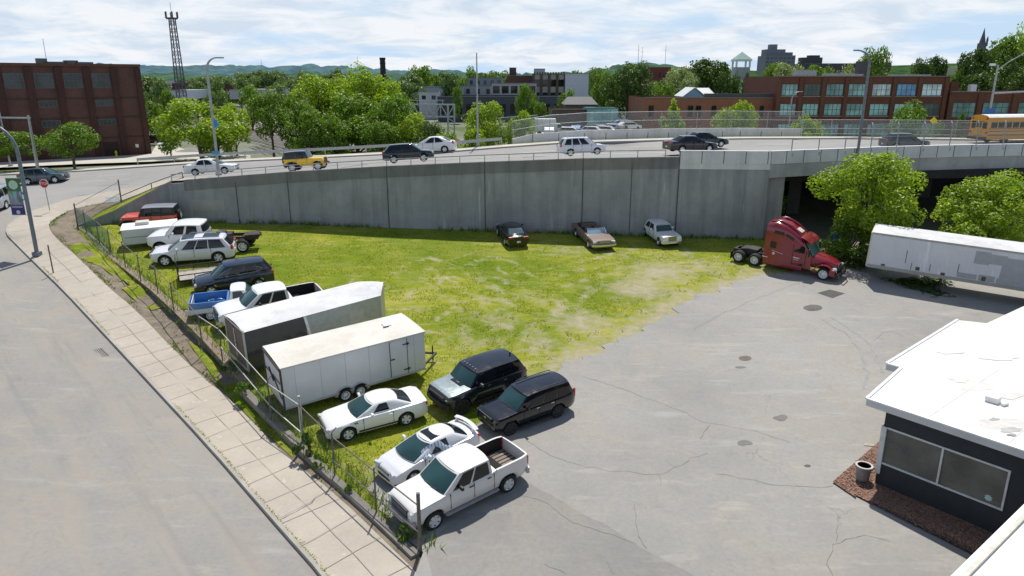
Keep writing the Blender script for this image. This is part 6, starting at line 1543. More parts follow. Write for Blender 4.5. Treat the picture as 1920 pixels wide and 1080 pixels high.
t = MB().lathe([(.12, 0), (.14, .1), (.11, .2), (.11, .6), (.14, .65), (.08, .8), (.001, .85)], 12).build('fire_hydrant', flat('hydrant_yellow', (.6, .5, .05), .5), smooth=40); t.location = P(219, 296, 4.8); tag(t, 'small yellow fire hydrant in front of the dark brick building', 'hydrant'); t.scale = (1.3, 1.3, 1.3)
# --- generic box building
def box_building(name, label, px0, px1, ptop, Y, depth, wm, pbot=None, zb=0, roofm=None, rot=0, win=None, parapet=.5, gmat=None, fmat=None):
    a = at(px0, ptop, Y); b = at(px1, ptop, Y); zt_ = a.z; zb_ = at(px0, pbot, Y).z if pbot else (terr(a.x, Y) - .5 if zb == 0 else zb)
    root = empty(name, label, 'building', None, ((a.x + b.x) / 2, Y, zb_)); W = b.x - a.x; H = zt_ - zb_
    mb = MB(); mb.face([(-W/2,0,0),(W/2,0,0),(W/2,0,H),(-W/2,0,H)]); mb.face([(W/2,0,0),(W/2,depth,0),(W/2,depth,H),(W/2,0,H)]); mb.face([(-W/2,0,0),(-W/2,depth,0),(-W/2,depth,H),(-W/2,0,H)]); mb.face([(-W/2,depth,0),(W/2,depth,0),(W/2,depth,H),(-W/2,depth,H)])
    mb.build('wall', wm, root); MB().box((0, depth / 2, H - parapet), (W - .1, depth - .1, .1)).build('roof', roofm or M_roof_dark, root)
    MB().box((0, 0, H), (W + .1, .35, .18)).build('coping', flat('coping_trim', (.22, .2, .18), .8), root)
    if win:
        for (n_, z0, h, fw, cols, rows) in win:
            for i in range(n_):
                x = -W / 2 + W * (i + .5) / n_; window(root, (x, -.03, H - z0 - h / 2), W / n_ * fw, h, cols, rows, gmat=gmat, fmat=fmat, fr=.09)
    return root, W, H
# red brick main block on the right
rb, W_, H_ = box_building('brick_building', 'three storey red brick building with large gridded windows behind the bridge', 1461, 1783, 143, 148, 22, M_brick_red, roofm=flat('grey_roof', (.2, .2, .2), .9))
mpx = W_ / (1783 - 1461); ctrs = [1483, 1525.5, 1568, 1611, 1656, 1703, 1751]
bw_ = [31, 31, 33, 35, 36, 37, 38]
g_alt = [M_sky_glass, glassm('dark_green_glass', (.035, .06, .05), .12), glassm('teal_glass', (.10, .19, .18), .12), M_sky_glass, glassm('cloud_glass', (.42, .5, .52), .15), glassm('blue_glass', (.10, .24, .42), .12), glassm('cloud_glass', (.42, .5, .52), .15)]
def rb_x(px): return (px - 1622) * mpx
for i, (c_, w_) in enumerate(zip(ctrs, bw_)):
    for z0, z1, gm in ((at(c_, 157, 148).z, at(c_, 180, 148).z, g_alt[i]), (at(c_, 194, 148).z, at(c_, 217, 148).z, M_sky_glass if i != 6 else g_alt[1]), (at(c_, 232, 148).z, at(c_, 255, 148).z, M_sky_glass)):
        zc = (z0 + z1) / 2 - rb.location.z; window(rb, (rb_x(c_), -.03, zc), w_ * mpx, z0 - z1, 4, 2, gmat=gm, fmat=flat('dark_green_sash', (.05, .07, .065), .6), fr=.12)
        MB().box((rb_x(c_), -.1, zc - (z0 - z1) / 2 - .1), (w_ * mpx + .3, .25, .18)).build('sill', flat('pale_sill', (.3, .26, .22), .8), rb)
mb = MB()
for c_ in [1463, 1504, 1546.5, 1589.5, 1633.5, 1679.5, 1727, 1777]: mb.box((rb_x(c_), -.12, (H_ - .2) / 2), (7 * mpx, .3, H_ - .3))
mb.build('pilaster', M_brick_red, rb)
mb = MB(); mb.box((rb_x(1530), 6, H_ + .5), (4.2, 2, 1.4)); mb.box((rb_x(1600), 7, H_ + .3), (6, 2, .6)); mb.box((rb_x(1640), 9, H_ + .25), (3, 2, .5)); mb.box((rb_x(1745), 8, H_ + .2), (8, 2, .4)); mb.build('rooftop_unit', flat('roof_unit', (.4, .4, .4), .6, .2, .3), rb)
MB().box((rb_x(1665), 12, H_ + 1.4), (1.7, 1.7, 3.4)).build('chimney', flat('dark_chimney', (.09, .085, .085), .9), rb)
MB().box((rb_x(1788), 10, H_ - 1.6), (1.6, 12, 3.2)).build('stair_block', flat('dark_block', (.1, .085, .08), .9), rb)
rw2, W_, H_ = box_building('brick_building', 'lower red brick wing with wide windows at the far right behind the bus', 1783.5, 2080, 172, 147.6, 18, M_brick_red)
mpx = W_ / (2080 - 1783.5)
for c_, w_ in ((1811, 45), (1872, 50), (1940, 52), (2010, 52)):
    z0 = at(c_, 192, 147.6).z; z1 = at(c_, 221, 147.6).z
    window(rw2, ((c_ - 1931.75) * mpx, -.03, (z0 + z1) / 2 - rw2.location.z), w_ * mpx, z0 - z1, 4, 3, gmat=g_alt[2], fmat=flat('dark_green_sash', (.05, .07, .065), .6), fr=.12)
mb = MB()
for c_ in (1786, 1840, 1905, 1975): MB().box(((c_ - 1931.75) * mpx, -.12, (H_ - .3) / 2), (9 * mpx, .3, H_ - .3)).build('pilaster', M_brick_red, rw2)
pass
MB().box(((1813 - 1931.75) * mpx, 5, H_ + .9), (1.6, 1.4, 1.9)).build('chimney', M_brick_red, rw2); MB().box(((1851 - 1931.75) * mpx, 5, H_ + .6), (1.2, 1, 1.5)).build('rooftop_unit', M_white, rw2); MB().tube([((1795 - 1931.75) * mpx, 4, H_), ((1793 - 1931.75) * mpx, 4, H_ + 4.2)], .08, 5).build('vent_pipe', M_galv, rw2)
ob, W_, H_ = box_building('brick_building', 'low orange brick building with a dark roof edge left of the tall brick block', 1208, 1460.5, 183, 150, 20, M_brick_orange)
mpx = W_ / 252.5
for c_, w_ in ((1222, 10), (1296, 10), (1311, 10), (1340, 9), (1430, 8)):
    z0 = at(c_, 198, 150).z; z1 = at(c_, 219, 150).z; window(ob, ((c_ - 1334.25) * mpx, -.03, (z0 + z1) / 2 - ob.location.z), w_ * mpx, z0 - z1, 2, 3, gmat=M_black_glass, fr=.1)
MB().box((W_ * .22, .5, H_ + .35), (W_ * .54, .6, .9)).build('roof_edge', flat('dark_roof_edge', (.09, .09, .09), .8), ob)
# white gable roof skylight
def gable(name, label, px0, px1, ptop, pe, pbot, Y, depth, wm, rm, ridge='x'):
    a = at(px0, pe, Y); b = at(px1, pe, Y); zb_ = at(px0, pbot, Y).z; zr = at(px0, ptop, Y).z; W = b.x - a.x; root = empty(name, label, 'building', None, ((a.x + b.x) / 2, Y, zb_)); he = a.z - zb_; hr = zr - zb_
    mb = MB()
    if ridge == 'x':
        mb.box((0, depth / 2, he / 2), (W, depth, he)); mb.build('wall', wm, root); mb = MB(); o = .4
        mb.face([(-W/2-o,-o,he-.1),(W/2+o,-o,he-.1),(W/2-.8,depth/2,hr),(-W/2+.8,depth/2,hr)]); mb.face([(-W/2-o,depth+o,he-.1),(W/2+o,depth+o,he-.1),(W/2-.8,depth/2,hr),(-W/2+.8,depth/2,hr)]); mb.face([(-W/2-o,-o,he-.1),(-W/2+.8,depth/2,hr),(-W/2-o,depth+o,he-.1)]); mb.face([(W/2+o,-o,he-.1),(W/2-.8,depth/2,hr),(W/2+o,depth+o,he-.1)])
    else:
        mb.box((0, depth / 2, he / 2), (W, depth, he)); mb.face([(-W/2,0,he),(W/2,0,he),(0,0,hr)]); mb.build('wall', wm, root); mb = MB(); o = .35
        mb.face([(-W/2-o,-o,he-.1),(0,-o,hr+.12),(0,depth,hr+.12),(-W/2-o,depth,he-.1)]); mb.face([(W/2+o,-o,he-.1),(0,-o,hr+.12),(0,depth,hr+.12),(W/2+o,depth,he-.1)])
    r_ = mb.build('roof', rm, root); m2 = r_.modifiers.new('t', 'SOLIDIFY'); m2.thickness = .15
    return root
gable('gabled_house', 'pale house with blue gable front on top of the orange brick building', 1283, 1320, 166, 181, 187, 158, 8, flat('pale_blue_wall', (.25, .42, .5), .6), flat('white_roof', (.6, .62, .64), .6), 'y')
gable('gabled_house', 'small house with shiny pale roof beside the blue gable', 1306, 1340, 165, 181, 187, 164, 6, flat('pale_wall', (.4, .42, .45), .6), flat('pale_roof', (.5, .5, .5), .5), 'x')
# middle distance
gable('gabled_house', 'grey hip-roofed house behind the low brown brick building', 1060, 1118, 182, 195, 235, 172, 9, flat('dark_wall', (.10, .085, .08), .8), flat('shingle_grey', (.17, .17, .17), .9), 'x')
br_, W_, H_ = box_building('low_brick_building', 'low brown brick building left of the teal glass box', 1035, 1102, 205, 150, 14, M_brick_brown); MB().box((-W_ * .1, -.05, H_ * .45), (1.6, .1, 2.4)).build('door', flat('brown_door2', (.08, .06, .05), .7), br_)
tg, W_, H_ = box_building('glass_building', 'small teal glass building beside the low brown brick building', 1101, 1159, 203, 149, 8, glassm('teal_panels', (.16, .34, .35), .15), roofm=flat('teal_roof', (.2, .33, .33), .6))
mb = MB(); [mb.box((-W_ / 2 + W_ * k / 4, -.05, H_ / 2), (.1, .08, H_)) for k in range(5)]; mb.box((0, -.05, H_ * .8), (W_, .08, .1)); mb.build('mullion', M_galv, tg)
wh, W_, H_ = box_building('warehouse', 'long pale grey flat roofed warehouse behind the dark slate building', 868, 1000, 161, 262, 30, flat('pale_grey_wall', (.38, .40, .43), .8), win=[(7, 1.0, 1.7, .35, 1, 1)])
w2_, _, _ = box_building('warehouse', 'pale blue-grey warehouse left of the black chimney and gantry', 770, 868, 163, 258, 26, flat('blue_grey_wall', (.36, .42, .5), .8), win=[(5, 1.6, 1.4, .3, 1, 1)])
box_building('warehouse', 'lower white annex in front of the pale blue-grey warehouse', 785, 822, 172, 240, 12, flat('white_wall2', (.5, .52, .55), .8), win=[(2, 1.2, 1.2, .4, 1, 1)])
box_building('penthouse_building', 'blue-grey upper block with small windows on the long warehouse', 877, 942, 146, 275, 14, flat('blue_grey_block', (.2, .24, .3), .8), pbot=166, win=[(5, .9, 1.4, .4, 1, 1)])
box_building('slate_building', 'dark slate blue low building in front of the pale warehouses', 820, 1052, 181, 225, 24, flat('slate_wall', (.055, .07, .10), .7), win=[(14, 2.2, 3.0, .5, 2, 1)], gmat=M_black_glass)
box_building('framed_building', 'low concrete framed strip of dark windows in front of the brown brick block', 922, 1006, 156, 250, 10, flat('pale_frame', (.42, .42, .42), .8), pbot=184, win=[(5, .9, 2.4, .75, 2, 1)], gmat=M_black_glass)
box_building('brick_block', 'brown brick block left of the concrete framed building, with a small tower', 950, 1002, 142, 300, 20, flat('far_brick', (.115, .06, .05), .9))
box_building('brick_tower', 'small brick stair tower on the brown brick block', 955, 968, 127, 302, 4, flat('far_brick2', (.09, .055, .05), .9), pbot=146)
cf, W_, H_ = box_building('framed_building', 'tall concrete framed building with crenellated roof line beside the white wall', 1000, 1060, 139, 285, 22, flat('concrete_panels', (.36, .33, .29), .9), win=[(4, 2.0, 2.6, .7, 2, 1), (4, 6.8, 2.4, .62, 2, 1)], gmat=M_black_glass)
mb = MB(); [mb.box((-W_ / 2 + W_ * k / 4, -.2, H_ / 2), (.9, .5, H_)) for k in range(5)]; [mb.box((-W_ / 2 + W_ * (k + .5) / 12, -.1, H_ + .3), (.5, .5, .9)) for k in range(12)]; mb.build('pilaster', flat('dark_pilaster', (.09, .075, .07), .9), cf)
box_building('white_building', 'tall blank white windowless building left of the huge dark tree', 1060, 1104, 138, 284, 22, flat('blank_white', (.52, .56, .64), .7))
box_building('roof_box', 'pale blue-grey box on the roof of the concrete framed building', 1002, 1022, 129, 292, 8, flat('box_grey', (.35, .42, .45), .7), pbot=142)
box_building('red_building', 'red brick building peeking out behind the huge dark tree', 1218, 1258, 126, 310, 16, flat('far_red', (.17, .05, .045), .9), win=[(5, 2, 2.2, .4, 1, 1), (5, 6, 2.2, .4, 1, 1)])
ap_, W_, H_ = box_building('apartment_tower', 'grey stepped apartment tower on the skyline', 1436, 1492, 104, 620, 20, flat('hazy_tower_grey', (.17, .19, .23), .9), pbot=140, win=[(7, 1.5, 1.4, .6, 1, 1), (7, 4.5, 1.4, .6, 1, 1), (7, 7.5, 1.4, .6, 1, 1), (7, 10.5, 1.4, .6, 1, 1)])  # wall grey lightened towards blue, distance haze mixed into the colour
mb = MB(); mb.box((-3, 10, H_ + 2.5), (16, 12, 5)); mb.box((-4, 10, H_ + 6.5), (6, 6, 5)); mb.box((8, 10, H_ + 1.2), (8, 8, 3)); mb.build('upper_block', flat('hazy_tower_grey', (.17, .19, .23), .9), ap_)
dk, W_, H_ = box_building('institution_building', 'long dark flat building on the skyline behind the red brick roof', 1510, 1640, 119, 520, 20, flat('dark_long', (.06, .065, .08), .9), pbot=145); mb = MB(); mb.box((-W_ * .37, 8, H_ + 1.6), (14, 8, 5)); mb.box((-W_ * .33, 8, H_ + 4.6), (7, 6, 2)); mb.build('upper_block', flat('dark_long', (.06, .065, .08), .9), dk)
box_building('chimney_block', 'square dark block on the skyline right of the tall rounded tree', 1656, 1672, 117, 300, 5, flat('dark_long2', (.08, .075, .075), .9), pbot=150)
# left distance
for nm, lab, x0, x1, pt_, pb_, Y, c_ in (('warehouse', 'low white warehouse in the far distance right of the dark brick building', 275, 332, 150, 158, 520, (.5, .52, .54)), ('warehouse', 'low pale blue warehouse behind the bright tree', 310, 346, 169, 186, 230, (.42, .48, .55)), ('brick_factory', 'long low dark brick factory beyond the lattice mast', 322, 436, 156, 172, 330, (.07, .04, .04)), ('warehouse', 'flat pale grey roofs beyond the railway', 430, 505, 168, 186, 240, (.36, .38, .42)), ('warehouse', 'pale grey shed left of the lattice mast foot', 280, 320, 163, 175, 330, (.35, .38, .42)), ('warehouse', 'white shed glimpsed between the trees of the big clump', 560, 612, 172, 200, 165, (.45, .47, .5)), ('warehouse', 'small white block beside the dark brick building corner', 272, 292, 196, 226, 150, (.4, .42, .45)), ('warehouse', 'small pale sheds in the far treeline', 470, 560, 160, 170, 420, (.3, .32, .35))):
    box_building(nm, lab, x0, x1, pt_, Y, 20, flat(lab[:24].replace(' ', '_'), c_, .85), pbot=pb_, roofm=flat('pale_grey_roof', (.4, .42, .45), .8), parapet=.05)
# pavilion tower
a = at(1388, 140, 235); pv = empty('pavilion_tower', 'white pavilion tower with four posts and green pyramid roof on the skyline', 'tower', None, (a.x, 235, at(1388, 150, 235).z))
b0 = pv.location.z; zt1 = at(1388, 112, 235).z - b0; ztop = at(1388, 97, 235).z - b0; zb1 = at(1388, 126, 235).z - b0; hw_ = 15 * 235 / FP
MB().box((0, 0, zb1 / 2), (hw_ * 2 * .85, hw_ * 2 * .85, zb1)).build('base', flat('pavilion_stone', (.38, .42, .42), .8), pv)
for sx in (-1, 1):
    for sy in (-1, 1): MB().box((sx * hw_ * .78, sy * hw_ * .78, (zb1 + zt1) / 2), (.5, .5, zt1 - zb1)).build('column', M_white, pv)
mb = MB(); q = hw_ * 1.02
for a_, b_ in (((-q, -q), (q, -q)), ((q, -q), (q, q)), ((q, q), (-q, q)), ((-q, q), (-q, -q))): mb.face([(a_[0], a_[1], zt1), (b_[0], b_[1], zt1), (0, 0, ztop)])
mb.face([(-q, -q, zt1), (q, -q, zt1), (q, q, zt1), (-q, q, zt1)]); mb.build('roof', flat('copper_green', (.22, .36, .32), .6), pv); MB().box((0, 0, zt1 - .25), (q * 1.9, q * 1.9, .4)).build('beam', M_white, pv)
# spire
a = at(1840, 90, 420); zt_ = at(1840, 52, 420).z; zb_ = at(1840, 110, 420).z; sp_ = empty('church_spire', 'dark pointed church spire above the trees near the right edge', 'tower', None, (a.x, 420, zb_)); h = zt_ - zb_
MB().box((0, 0, h * .25), (3.2, 3.2, h * .5)).build('tower_shaft', flat('spire_stone', (.12, .12, .15), .9), sp_); MB().lathe([(1.7, h * .5), (.8, h * .75), (.05, h)], 8).build('spire', flat('spire_stone', (.12, .12, .15), .9), sp_)
for sx in (-1, 1): MB().lathe([(.6, h * .4), (.6, h * .62), (.02, h * .74)], 6, c=(sx * 1.6, -1.6, 0)).build('pinnacle', flat('spire_stone', (.12, .12, .15), .9), sp_)
# lattice mast
Y = 165; a = at(343, 200, Y); base = terr(a.x, Y); zt_ = at(331, 36, Y).z - base
lm = empty('lattice_mast', 'tall grey lattice communication mast with antennas on a top platform', 'mast', None, (a.x, Y, base))
w0, w1 = .95, .48; mb = MB(); cs = [(-1, -1), (1, -1), (1, 1), (-1, 1)]
for cx_, cy_ in cs: mb.bar((cx_ * w0 / 1, cy_ * w0, 0), (cx_ * w1, cy_ * w1, zt_), .17)
nS = 16
for i in range(nS):
    z0 = zt_ * i / nS; z1 = zt_ * (i + 1) / nS; ww0 = w0 + (w1 - w0) * i / nS; ww1 = w0 + (w1 - w0) * (i + 1) / nS
    for j in range(4):
        c0_, c1_ = cs[j], cs[(j + 1) % 4]; mb.bar((c0_[0] * ww0, c0_[1] * ww0, z0), (c1_[0] * ww1, c1_[1] * ww1, z1), .06); mb.bar((c1_[0] * ww0, c1_[1] * ww0, z0), (c0_[0] * ww1, c0_[1] * ww1, z1), .06)
mb.build('lattice', flat('mast_steel', (.10, .10, .11), .6, .4), lm)
MB().lathe([(1.2, zt_), (1.2, zt_ + .3), (.1, zt_ + .3)], 10).build('platform', flat('mast_steel', (.10, .10, .11), .6, .4), lm)
for k in range(6):
    q = (math.cos(k * 1.05) * 1.3, math.sin(k * 1.05) * 1.3); MB().tube([(q[0], q[1], zt_ + .2), (q[0], q[1], zt_ + 1.5)], .14, 6).build('antenna', flat('mast_steel', (.10, .10, .11), .6, .4), lm)
MB().tube([(0, 0, zt_), (0, 0, zt_ + 3.4)], .05, 5).build('rod', M_galv, lm)
for lab, px, p0, p1, Y, r in (('thin radio mast, left of the pair above the huge dark tree', 1196, 84, 125, 700, .35), ('thin radio mast beside its twin above the huge dark tree', 1203, 88, 125, 700, .3), ('single thin radio mast right of the pair on the skyline', 1247, 84, 120, 700, .3), ('faint radio mast on the skyline above the big clump', 671, 106, 130, 600, .25), ('tiny radio mast on the skyline left of the big clump', 491, 112, 128, 800, .3)):
    a = at(px, p0, Y); b = at(px, p1, Y); t = empty('radio_mast', lab, 'mast', None, (b.x, Y, 0)); MB().tube([(0, 0, 0), (0, 0, a.z)], [r, r * .5], 6).build('pole', M_galv, t)
    MB().tube([(-1.5, 0, a.z * .9), (1.5, 0, a.z * .9)], r * .4, 5).build('cross_bar', M_galv, t)
a = at(721, 160, 210); zt_ = at(717, 108, 210).z; t = empty('chimney', 'tall round black factory chimney above the big clump of trees', 'chimney', None, (at(718, 130, 210).x, 210, 3.6)); MB().lathe([(.95, 0), (.75, zt_ - 3.6 - .6), (.85, zt_ - 3.6 - .6), (.85, zt_ - 3.6)], 14).build('stack', flat('black_stack', (.018, .02, .026), .8), t, smooth=40); MB().lathe([(.86, zt_ - 5.2), (.86, zt_ - 5.0)], 14).build('band', M_under, t)
# signal gantry over the railway
Y = 118; t = empty('signal_gantry', 'pale steel lattice gantry spanning the railway right of the big clump', 'gantry'); mb = MB()
def g(px, py, dy=0): return at(px, py, Y + dy)
for dy in (0, 1.6):
    for py in (196, 219): mb.bar(g(762, py, dy), g(852, py, dy), .22)
    for k in range(7):
        x0 = 762 + 90 * k / 7; x1 = 762 + 90 * (k + 1) / 7; mb.bar(g(x0, 196 if k % 2 else 219, dy), g(x1, 219 if k % 2 else 196, dy), .13); mb.bar(g(x0, 196, dy), g(x0, 219, dy), .13)
    mb.bar(g(852, 196, dy), g(852, 262, dy), .24); mb.bar(g(840, 196, dy), g(840, 262, dy), .24)
for k in range(8): x0 = 762 + 90 * k / 7; mb.bar(g(x0, 196, 0), g(x0, 196, 1.6), .12)
mb.build('truss', flat('pale_steel', (.5, .52, .54), .5, .3), t); mb = MB(); mb.bar(g(748, 188, .8), g(832, 188, .8), .08)
for k in range(6): mb.bar(g(750 + 16 * k, 188, .8), g(750 + 16 * k, 196, .8), .08)
mb.build('handrail', flat('pale_steel', (.5, .52, .54), .5, .3), t); mb = MB()
for k in range(6): mb.bar(g(840, 222 + k * 7, 0), g(852, 229 + k * 7, 0), .09)
mb.build('leg_brace', flat('pale_steel', (.5, .52, .54), .5, .3), t)
# parked cars far behind the barrier
S_T = dict(S_Z); far = []
proto = None
cols_ = [P_white, P_grey, P_lsilver, P_blue, P_black, P_white, P_steelg, P_lsilver, P_white, P_grey, P_white, P_blue]
for i, (px, py) in enumerate(((1030, 246), (1050, 245), (1068, 246), (1082, 243), (1098, 242), (1112, 245), (1122, 240), (1138, 244), (1152, 240), (1166, 243), (1180, 236), (1172, 232))):
    a = at(px, py, 122 + (250 - py) * .8); t = empty('parked_car', None, None)
    pm_ = cols_[i]; mb = MB(); pr = [(-2.1, .3), (2.1, .3), (2.15, .75), (1.2, .95), (.6, 1.42), (-1.4, 1.45), (-2.0, 1.0), (-2.15, .7)]; mb.prism(pr, -.85, .85); mb.build('body', pm_, t, bevel=.08)
    for s in (1, -1): MB().prism([(1.0, .95), (.52, 1.34), (-1.3, 1.37), (-1.75, .98)], s * .86 - .01, s * .86 + .01).build('side_window', M_black_glass, t)
    for x in (1.35, -1.35):
        for s in (1, -1): MB().lathe([(.3, -.1), (.3, .1)], 12, 'Y', (x, s * .78, .3)).build('wheel', M_tyre, t)
    t.location = (a.x, a.y, 7.0 + i * .0); t.location.z = a.z - .7; t.rotation_euler = (0, 0, random.uniform(-.4, .4) + (0 if i % 3 else 1.4)); cn_ = ['white', 'dark slate', 'silver', 'blue', 'black', 'white', 'blue-grey', 'silver', 'white', 'dark slate', 'white', 'blue'][i]; tag(t, 'small %s parked car seen through the wire fence on the far barrier wall' % cn_, 'car', '%s cars parked beyond the far barrier wall' % cn_)
zc = at(1100, 250, 122).z
sheet('car_park', [at(1000, 262, 120), at(1220, 262, 120), at(1220, 236, 140), at(1000, 236, 140)], M_walk_far, 0, None, 0, kind='structure').location.z = -.6
a = at(1022, 247, 126); t = empty('box_van', 'small white box van parked left of the far parked cars', 'van', None, (a.x, a.y, a.z - .5)); MB().box((0, 0, 1.6), (3.6, 2, 2.2)).build('cargo_box', M_white, t, bevel=.05); MB().prism([(1.8, .4), (3.2, .4), (3.2, 1.1), (2.5, 1.9), (1.8, 1.9)], -.9, .9).build('cab', M_white, t, bevel=.05); MB().box((2.4, -.91, 1.5), (.7, .03, .5)).build('side_window', M_black_glass, t)
for x in (-1, 2.4): MB().lathe([(.36, -1), (.36, 1)], 12, 'Y', (x, 0, .36)).build('wheel', M_tyre, t)
# small car and worker shape by the brick building (parked cars there)
for px, py, pm_, lab in ((297, 268, P_black, 'dark car parked beside the corner of the dark brick building'), (318, 266, P_white, 'white van parked right of the dark car near the brick building')):
    a = P(px, py, 4.4); t = empty('parked_car', lab, 'car', None, a); mb = MB(); mb.prism([(-2.1, .3), (2.1, .3), (2.15, .75), (1.2, .95), (.6, 1.5), (-1.8, 1.6), (-2.1, 1.0)], -.9, .9); mb.build('body', pm_, t, bevel=.08); MB().prism([(1.0, .98), (.52, 1.4), (-1.5, 1.45), (-1.7, 1.0)], -.92, -.9).build('side_window', M_black_glass, t)
    for x in (1.35, -1.35): MB().lathe([(.32, -.9), (.32, .9)], 12, 'Y', (x, 0, .3)).build('wheel', M_tyre, t)
# ================================================================== OFFICE
of = empty('office_building', 'small dark blue office with flat white roof and wide corner windows at lower right', 'building')
ZR = 3.9
def O(px, py, z): return P(px, py, z)
g0 = .15
rA = P(1625, 748, ZR); rB = P(1920, 846, ZR); dB = (rB - rA).normalized(); nB = Vector((-dB.y, dB.x, 0))
if nB.y < 0: nB = -nB
rC = P(1690, 690, ZR); rD = P(1662, 682, ZR); rE = P(1795, 600, ZR); rF = P(1850, 606, ZR); rG = P(1915, 576, ZR)
far_len = 9
poly = [rA, rA + dB * 16, rA + dB * 16 + nB * 22, rG + nB * 2.0 + Vector((1, .5, 0)), rG, rF, rE, rD, rC]
mb = MB(); top = [Vector((p.x, p.y, ZR)) for p in poly]; bot = [Vector((p.x, p.y, ZR - .28)) for p in poly]
mb.face(top, 0); mb.face(bot, 1)
for i in range(len(poly)):
    j = (i + 1) % len(poly); mb.face([bot[i], bot[j], top[j], top[i]], 1)
mb.build('roof', [M_roof_white, flat('fascia_white', (.62, .63, .64), .6, 0, .08, 1)], of)
mb = MB()
for a_, b_ in ((0, 1), (7, 8), (8, 0), (6, 7)): mb.bar(top[a_] + Vector((0, 0, .02)), top[b_] + Vector((0, 0, .02)), .12, .06)
mb.build('roof_edge', flat('edge_white', (.78, .78, .78), .5), of)
MB().box(P(1862, 748, ZR + .12), (.45, .4, .25), math.atan2(dB.y, dB.x)).build('roof_vent', M_white, of, bevel=.03); MB().box(P(1884, 758, ZR + .06), (.3, .12, .1), .4).build('roof_vent', M_white, of)
def roofstain(nm, px, py, rx, ry, col, jit, dz):
    c = P(px, py, ZR); pts = []
    for i in range(26):
        a_ = 2 * math.pi * i / 26; q = P(px + rx * math.cos(a_), py - ry * math.sin(a_), ZR); pts.append(c + (q - c) * (1 + .6 * jit * noise.noise(Vector((px * .37 + math.cos(a_) * 1.1, math.sin(a_) * 1.1, 1)))))
    mb = MB(); mb.face([(p.x, p.y, ZR + dz) for p in pts]); mb.build(nm, flat('roof_dirt_%d' % int(col * 100), (col, col * .97, col * .92), .9, 0, .12, 3), of, fix=False)
for i, (a_, b_, rx, ry, cl_, j_) in enumerate(((1880, 795, 46, 11, .60, 1.2), (1835, 725, 30, 9, .64, 1.4), (1900, 806, 22, 5, .45, 1.6), (1865, 786, 9, 3, .36, 1.5), (1800, 712, 18, 6, .66, 1.3), (1890, 742, 24, 6, .62, 1.5), (1875, 672, 30, 5, .66, 1.4), (1780, 660, 24, 4, .68, 1.2), (1897, 816, 8, 2.5, .30, 1.3))):
    roofstain('roof_stain', a_, b_, rx, ry, cl_, j_, .004 + i * .002)
for k in range(3):
    s0 = rA + dB * (2.2 + 2.6 * k) + Vector((0, 0, .004)); MB().bar(s0 + nB * .1, s0 + nB * (9 if k else 7.5), .05, .012).build('roof_seam', flat('seam_grey', (.62, .62, .61), .8), of)  # faint grey seam lines across the roof
w0 = P(1662, 770, ZR - .3); w0.z = 0; 
fx = dB; fy = nB
wa = Vector((w0.x, w0.y, 0)); Lw = 12
M_navyw = flat('dark_navy_wall', (.026, .030, .036), .75, 0, .15, 2); 
Wz0, Wz1 = 1.35, 2.95
mb = MB()
def wbox(mb, u0, u1, v0, v1, z0, z1, m=0):
    pts = [wa + fx * u + fy * v for u, v in ((u0, v0), (u1, v0), (u1, v1), (u0, v1))]
    lo_ = [Vector((p.x, p.y, z0)) for p in pts]; hi = [Vector((p.x, p.y, z1)) for p in pts]
    mb.face(lo_, m); mb.face(hi, m)
    for i in range(4): j = (i + 1) % 4; mb.face([lo_[i], lo_[j], hi[j], hi[i]], m)
Wu1 = 4.35
wbox(mb, 0, Wu1 + 8, 0, .2, -.2, Wz0); wbox(mb, 0, Wu1 + 8, 0, .2, Wz1, ZR - .29); wbox(mb, Wu1, Wu1 + 8, 0.001, .199, Wz0, Wz1)
wbox(mb, 0, .2, .2, 7, -.2, Wz0 - .5); wbox(mb, 0, .2, .2, 7, Wz1, ZR - .29); wbox(mb, 0.001, .199, 3.4, 7, .5, Wz1)
mb.build('wall', M_navyw, of)
fm = flat('window_frame_white', (.62, .63, .62), .5)
def owin(nm, u0, u1, v0, v1, z0, z1, front=True, parts=2):
    mb = MB(); f = .07
    if front:
        for k in range(parts + 1): u = u0 + (u1 - u0) * k / parts; wbox(mb, u - f / 2 if 0 < k < parts else (u if k == 0 else u - f), u + f / 2 if 0 < k < parts else (u + f if k == 0 else u), -.03, .12, z0, z1)
        wbox(mb, u0 + f, u1 - f, -.028, .118, z0, z0 + f); wbox(mb, u0 + f, u1 - f, -.028, .118, z1 - f, z1)
    else:
        for k in range(parts + 1): v = v0 + (v1 - v0) * k / parts; wbox(mb, -.03, .12, v - f / 2, v + f / 2, z0, z1)
        wbox(mb, -.028, .118, v0 + f, v1 - f, z0, z0 + f); wbox(mb, -.028, .118, v0 + f, v1 - f, z1 - f, z1)
    fo_ = mb.build(nm, fm, of); mb = MB()
    if front: wbox(mb, u0 + f, u1 - f, .03, .05, z0 + f, z1 - f)
    else: wbox(mb, .03, .05, v0 + f, v1 - f, z0 + f, z1 - f)
    mb.build('pane', M_oglass, fo_); return fo_
m, n, out = nt('reflection_toned_glass'); gl_ = N(n, 'ShaderNodeBsdfGlossy'); gl_.inputs['Roughness'].default_value = .02; gl_.inputs[0].default_value = (.8, .85, .85, 1)
tr_ = N(n, 'ShaderNodeBsdfTransparent'); tr_.inputs[0].default_value = (.62, .68, .66, 1); mx = N(n, 'ShaderNodeMixShader'); fr_ = N(n, 'ShaderNodeFresnel'); fr_.inputs[0].default_value = 1.6
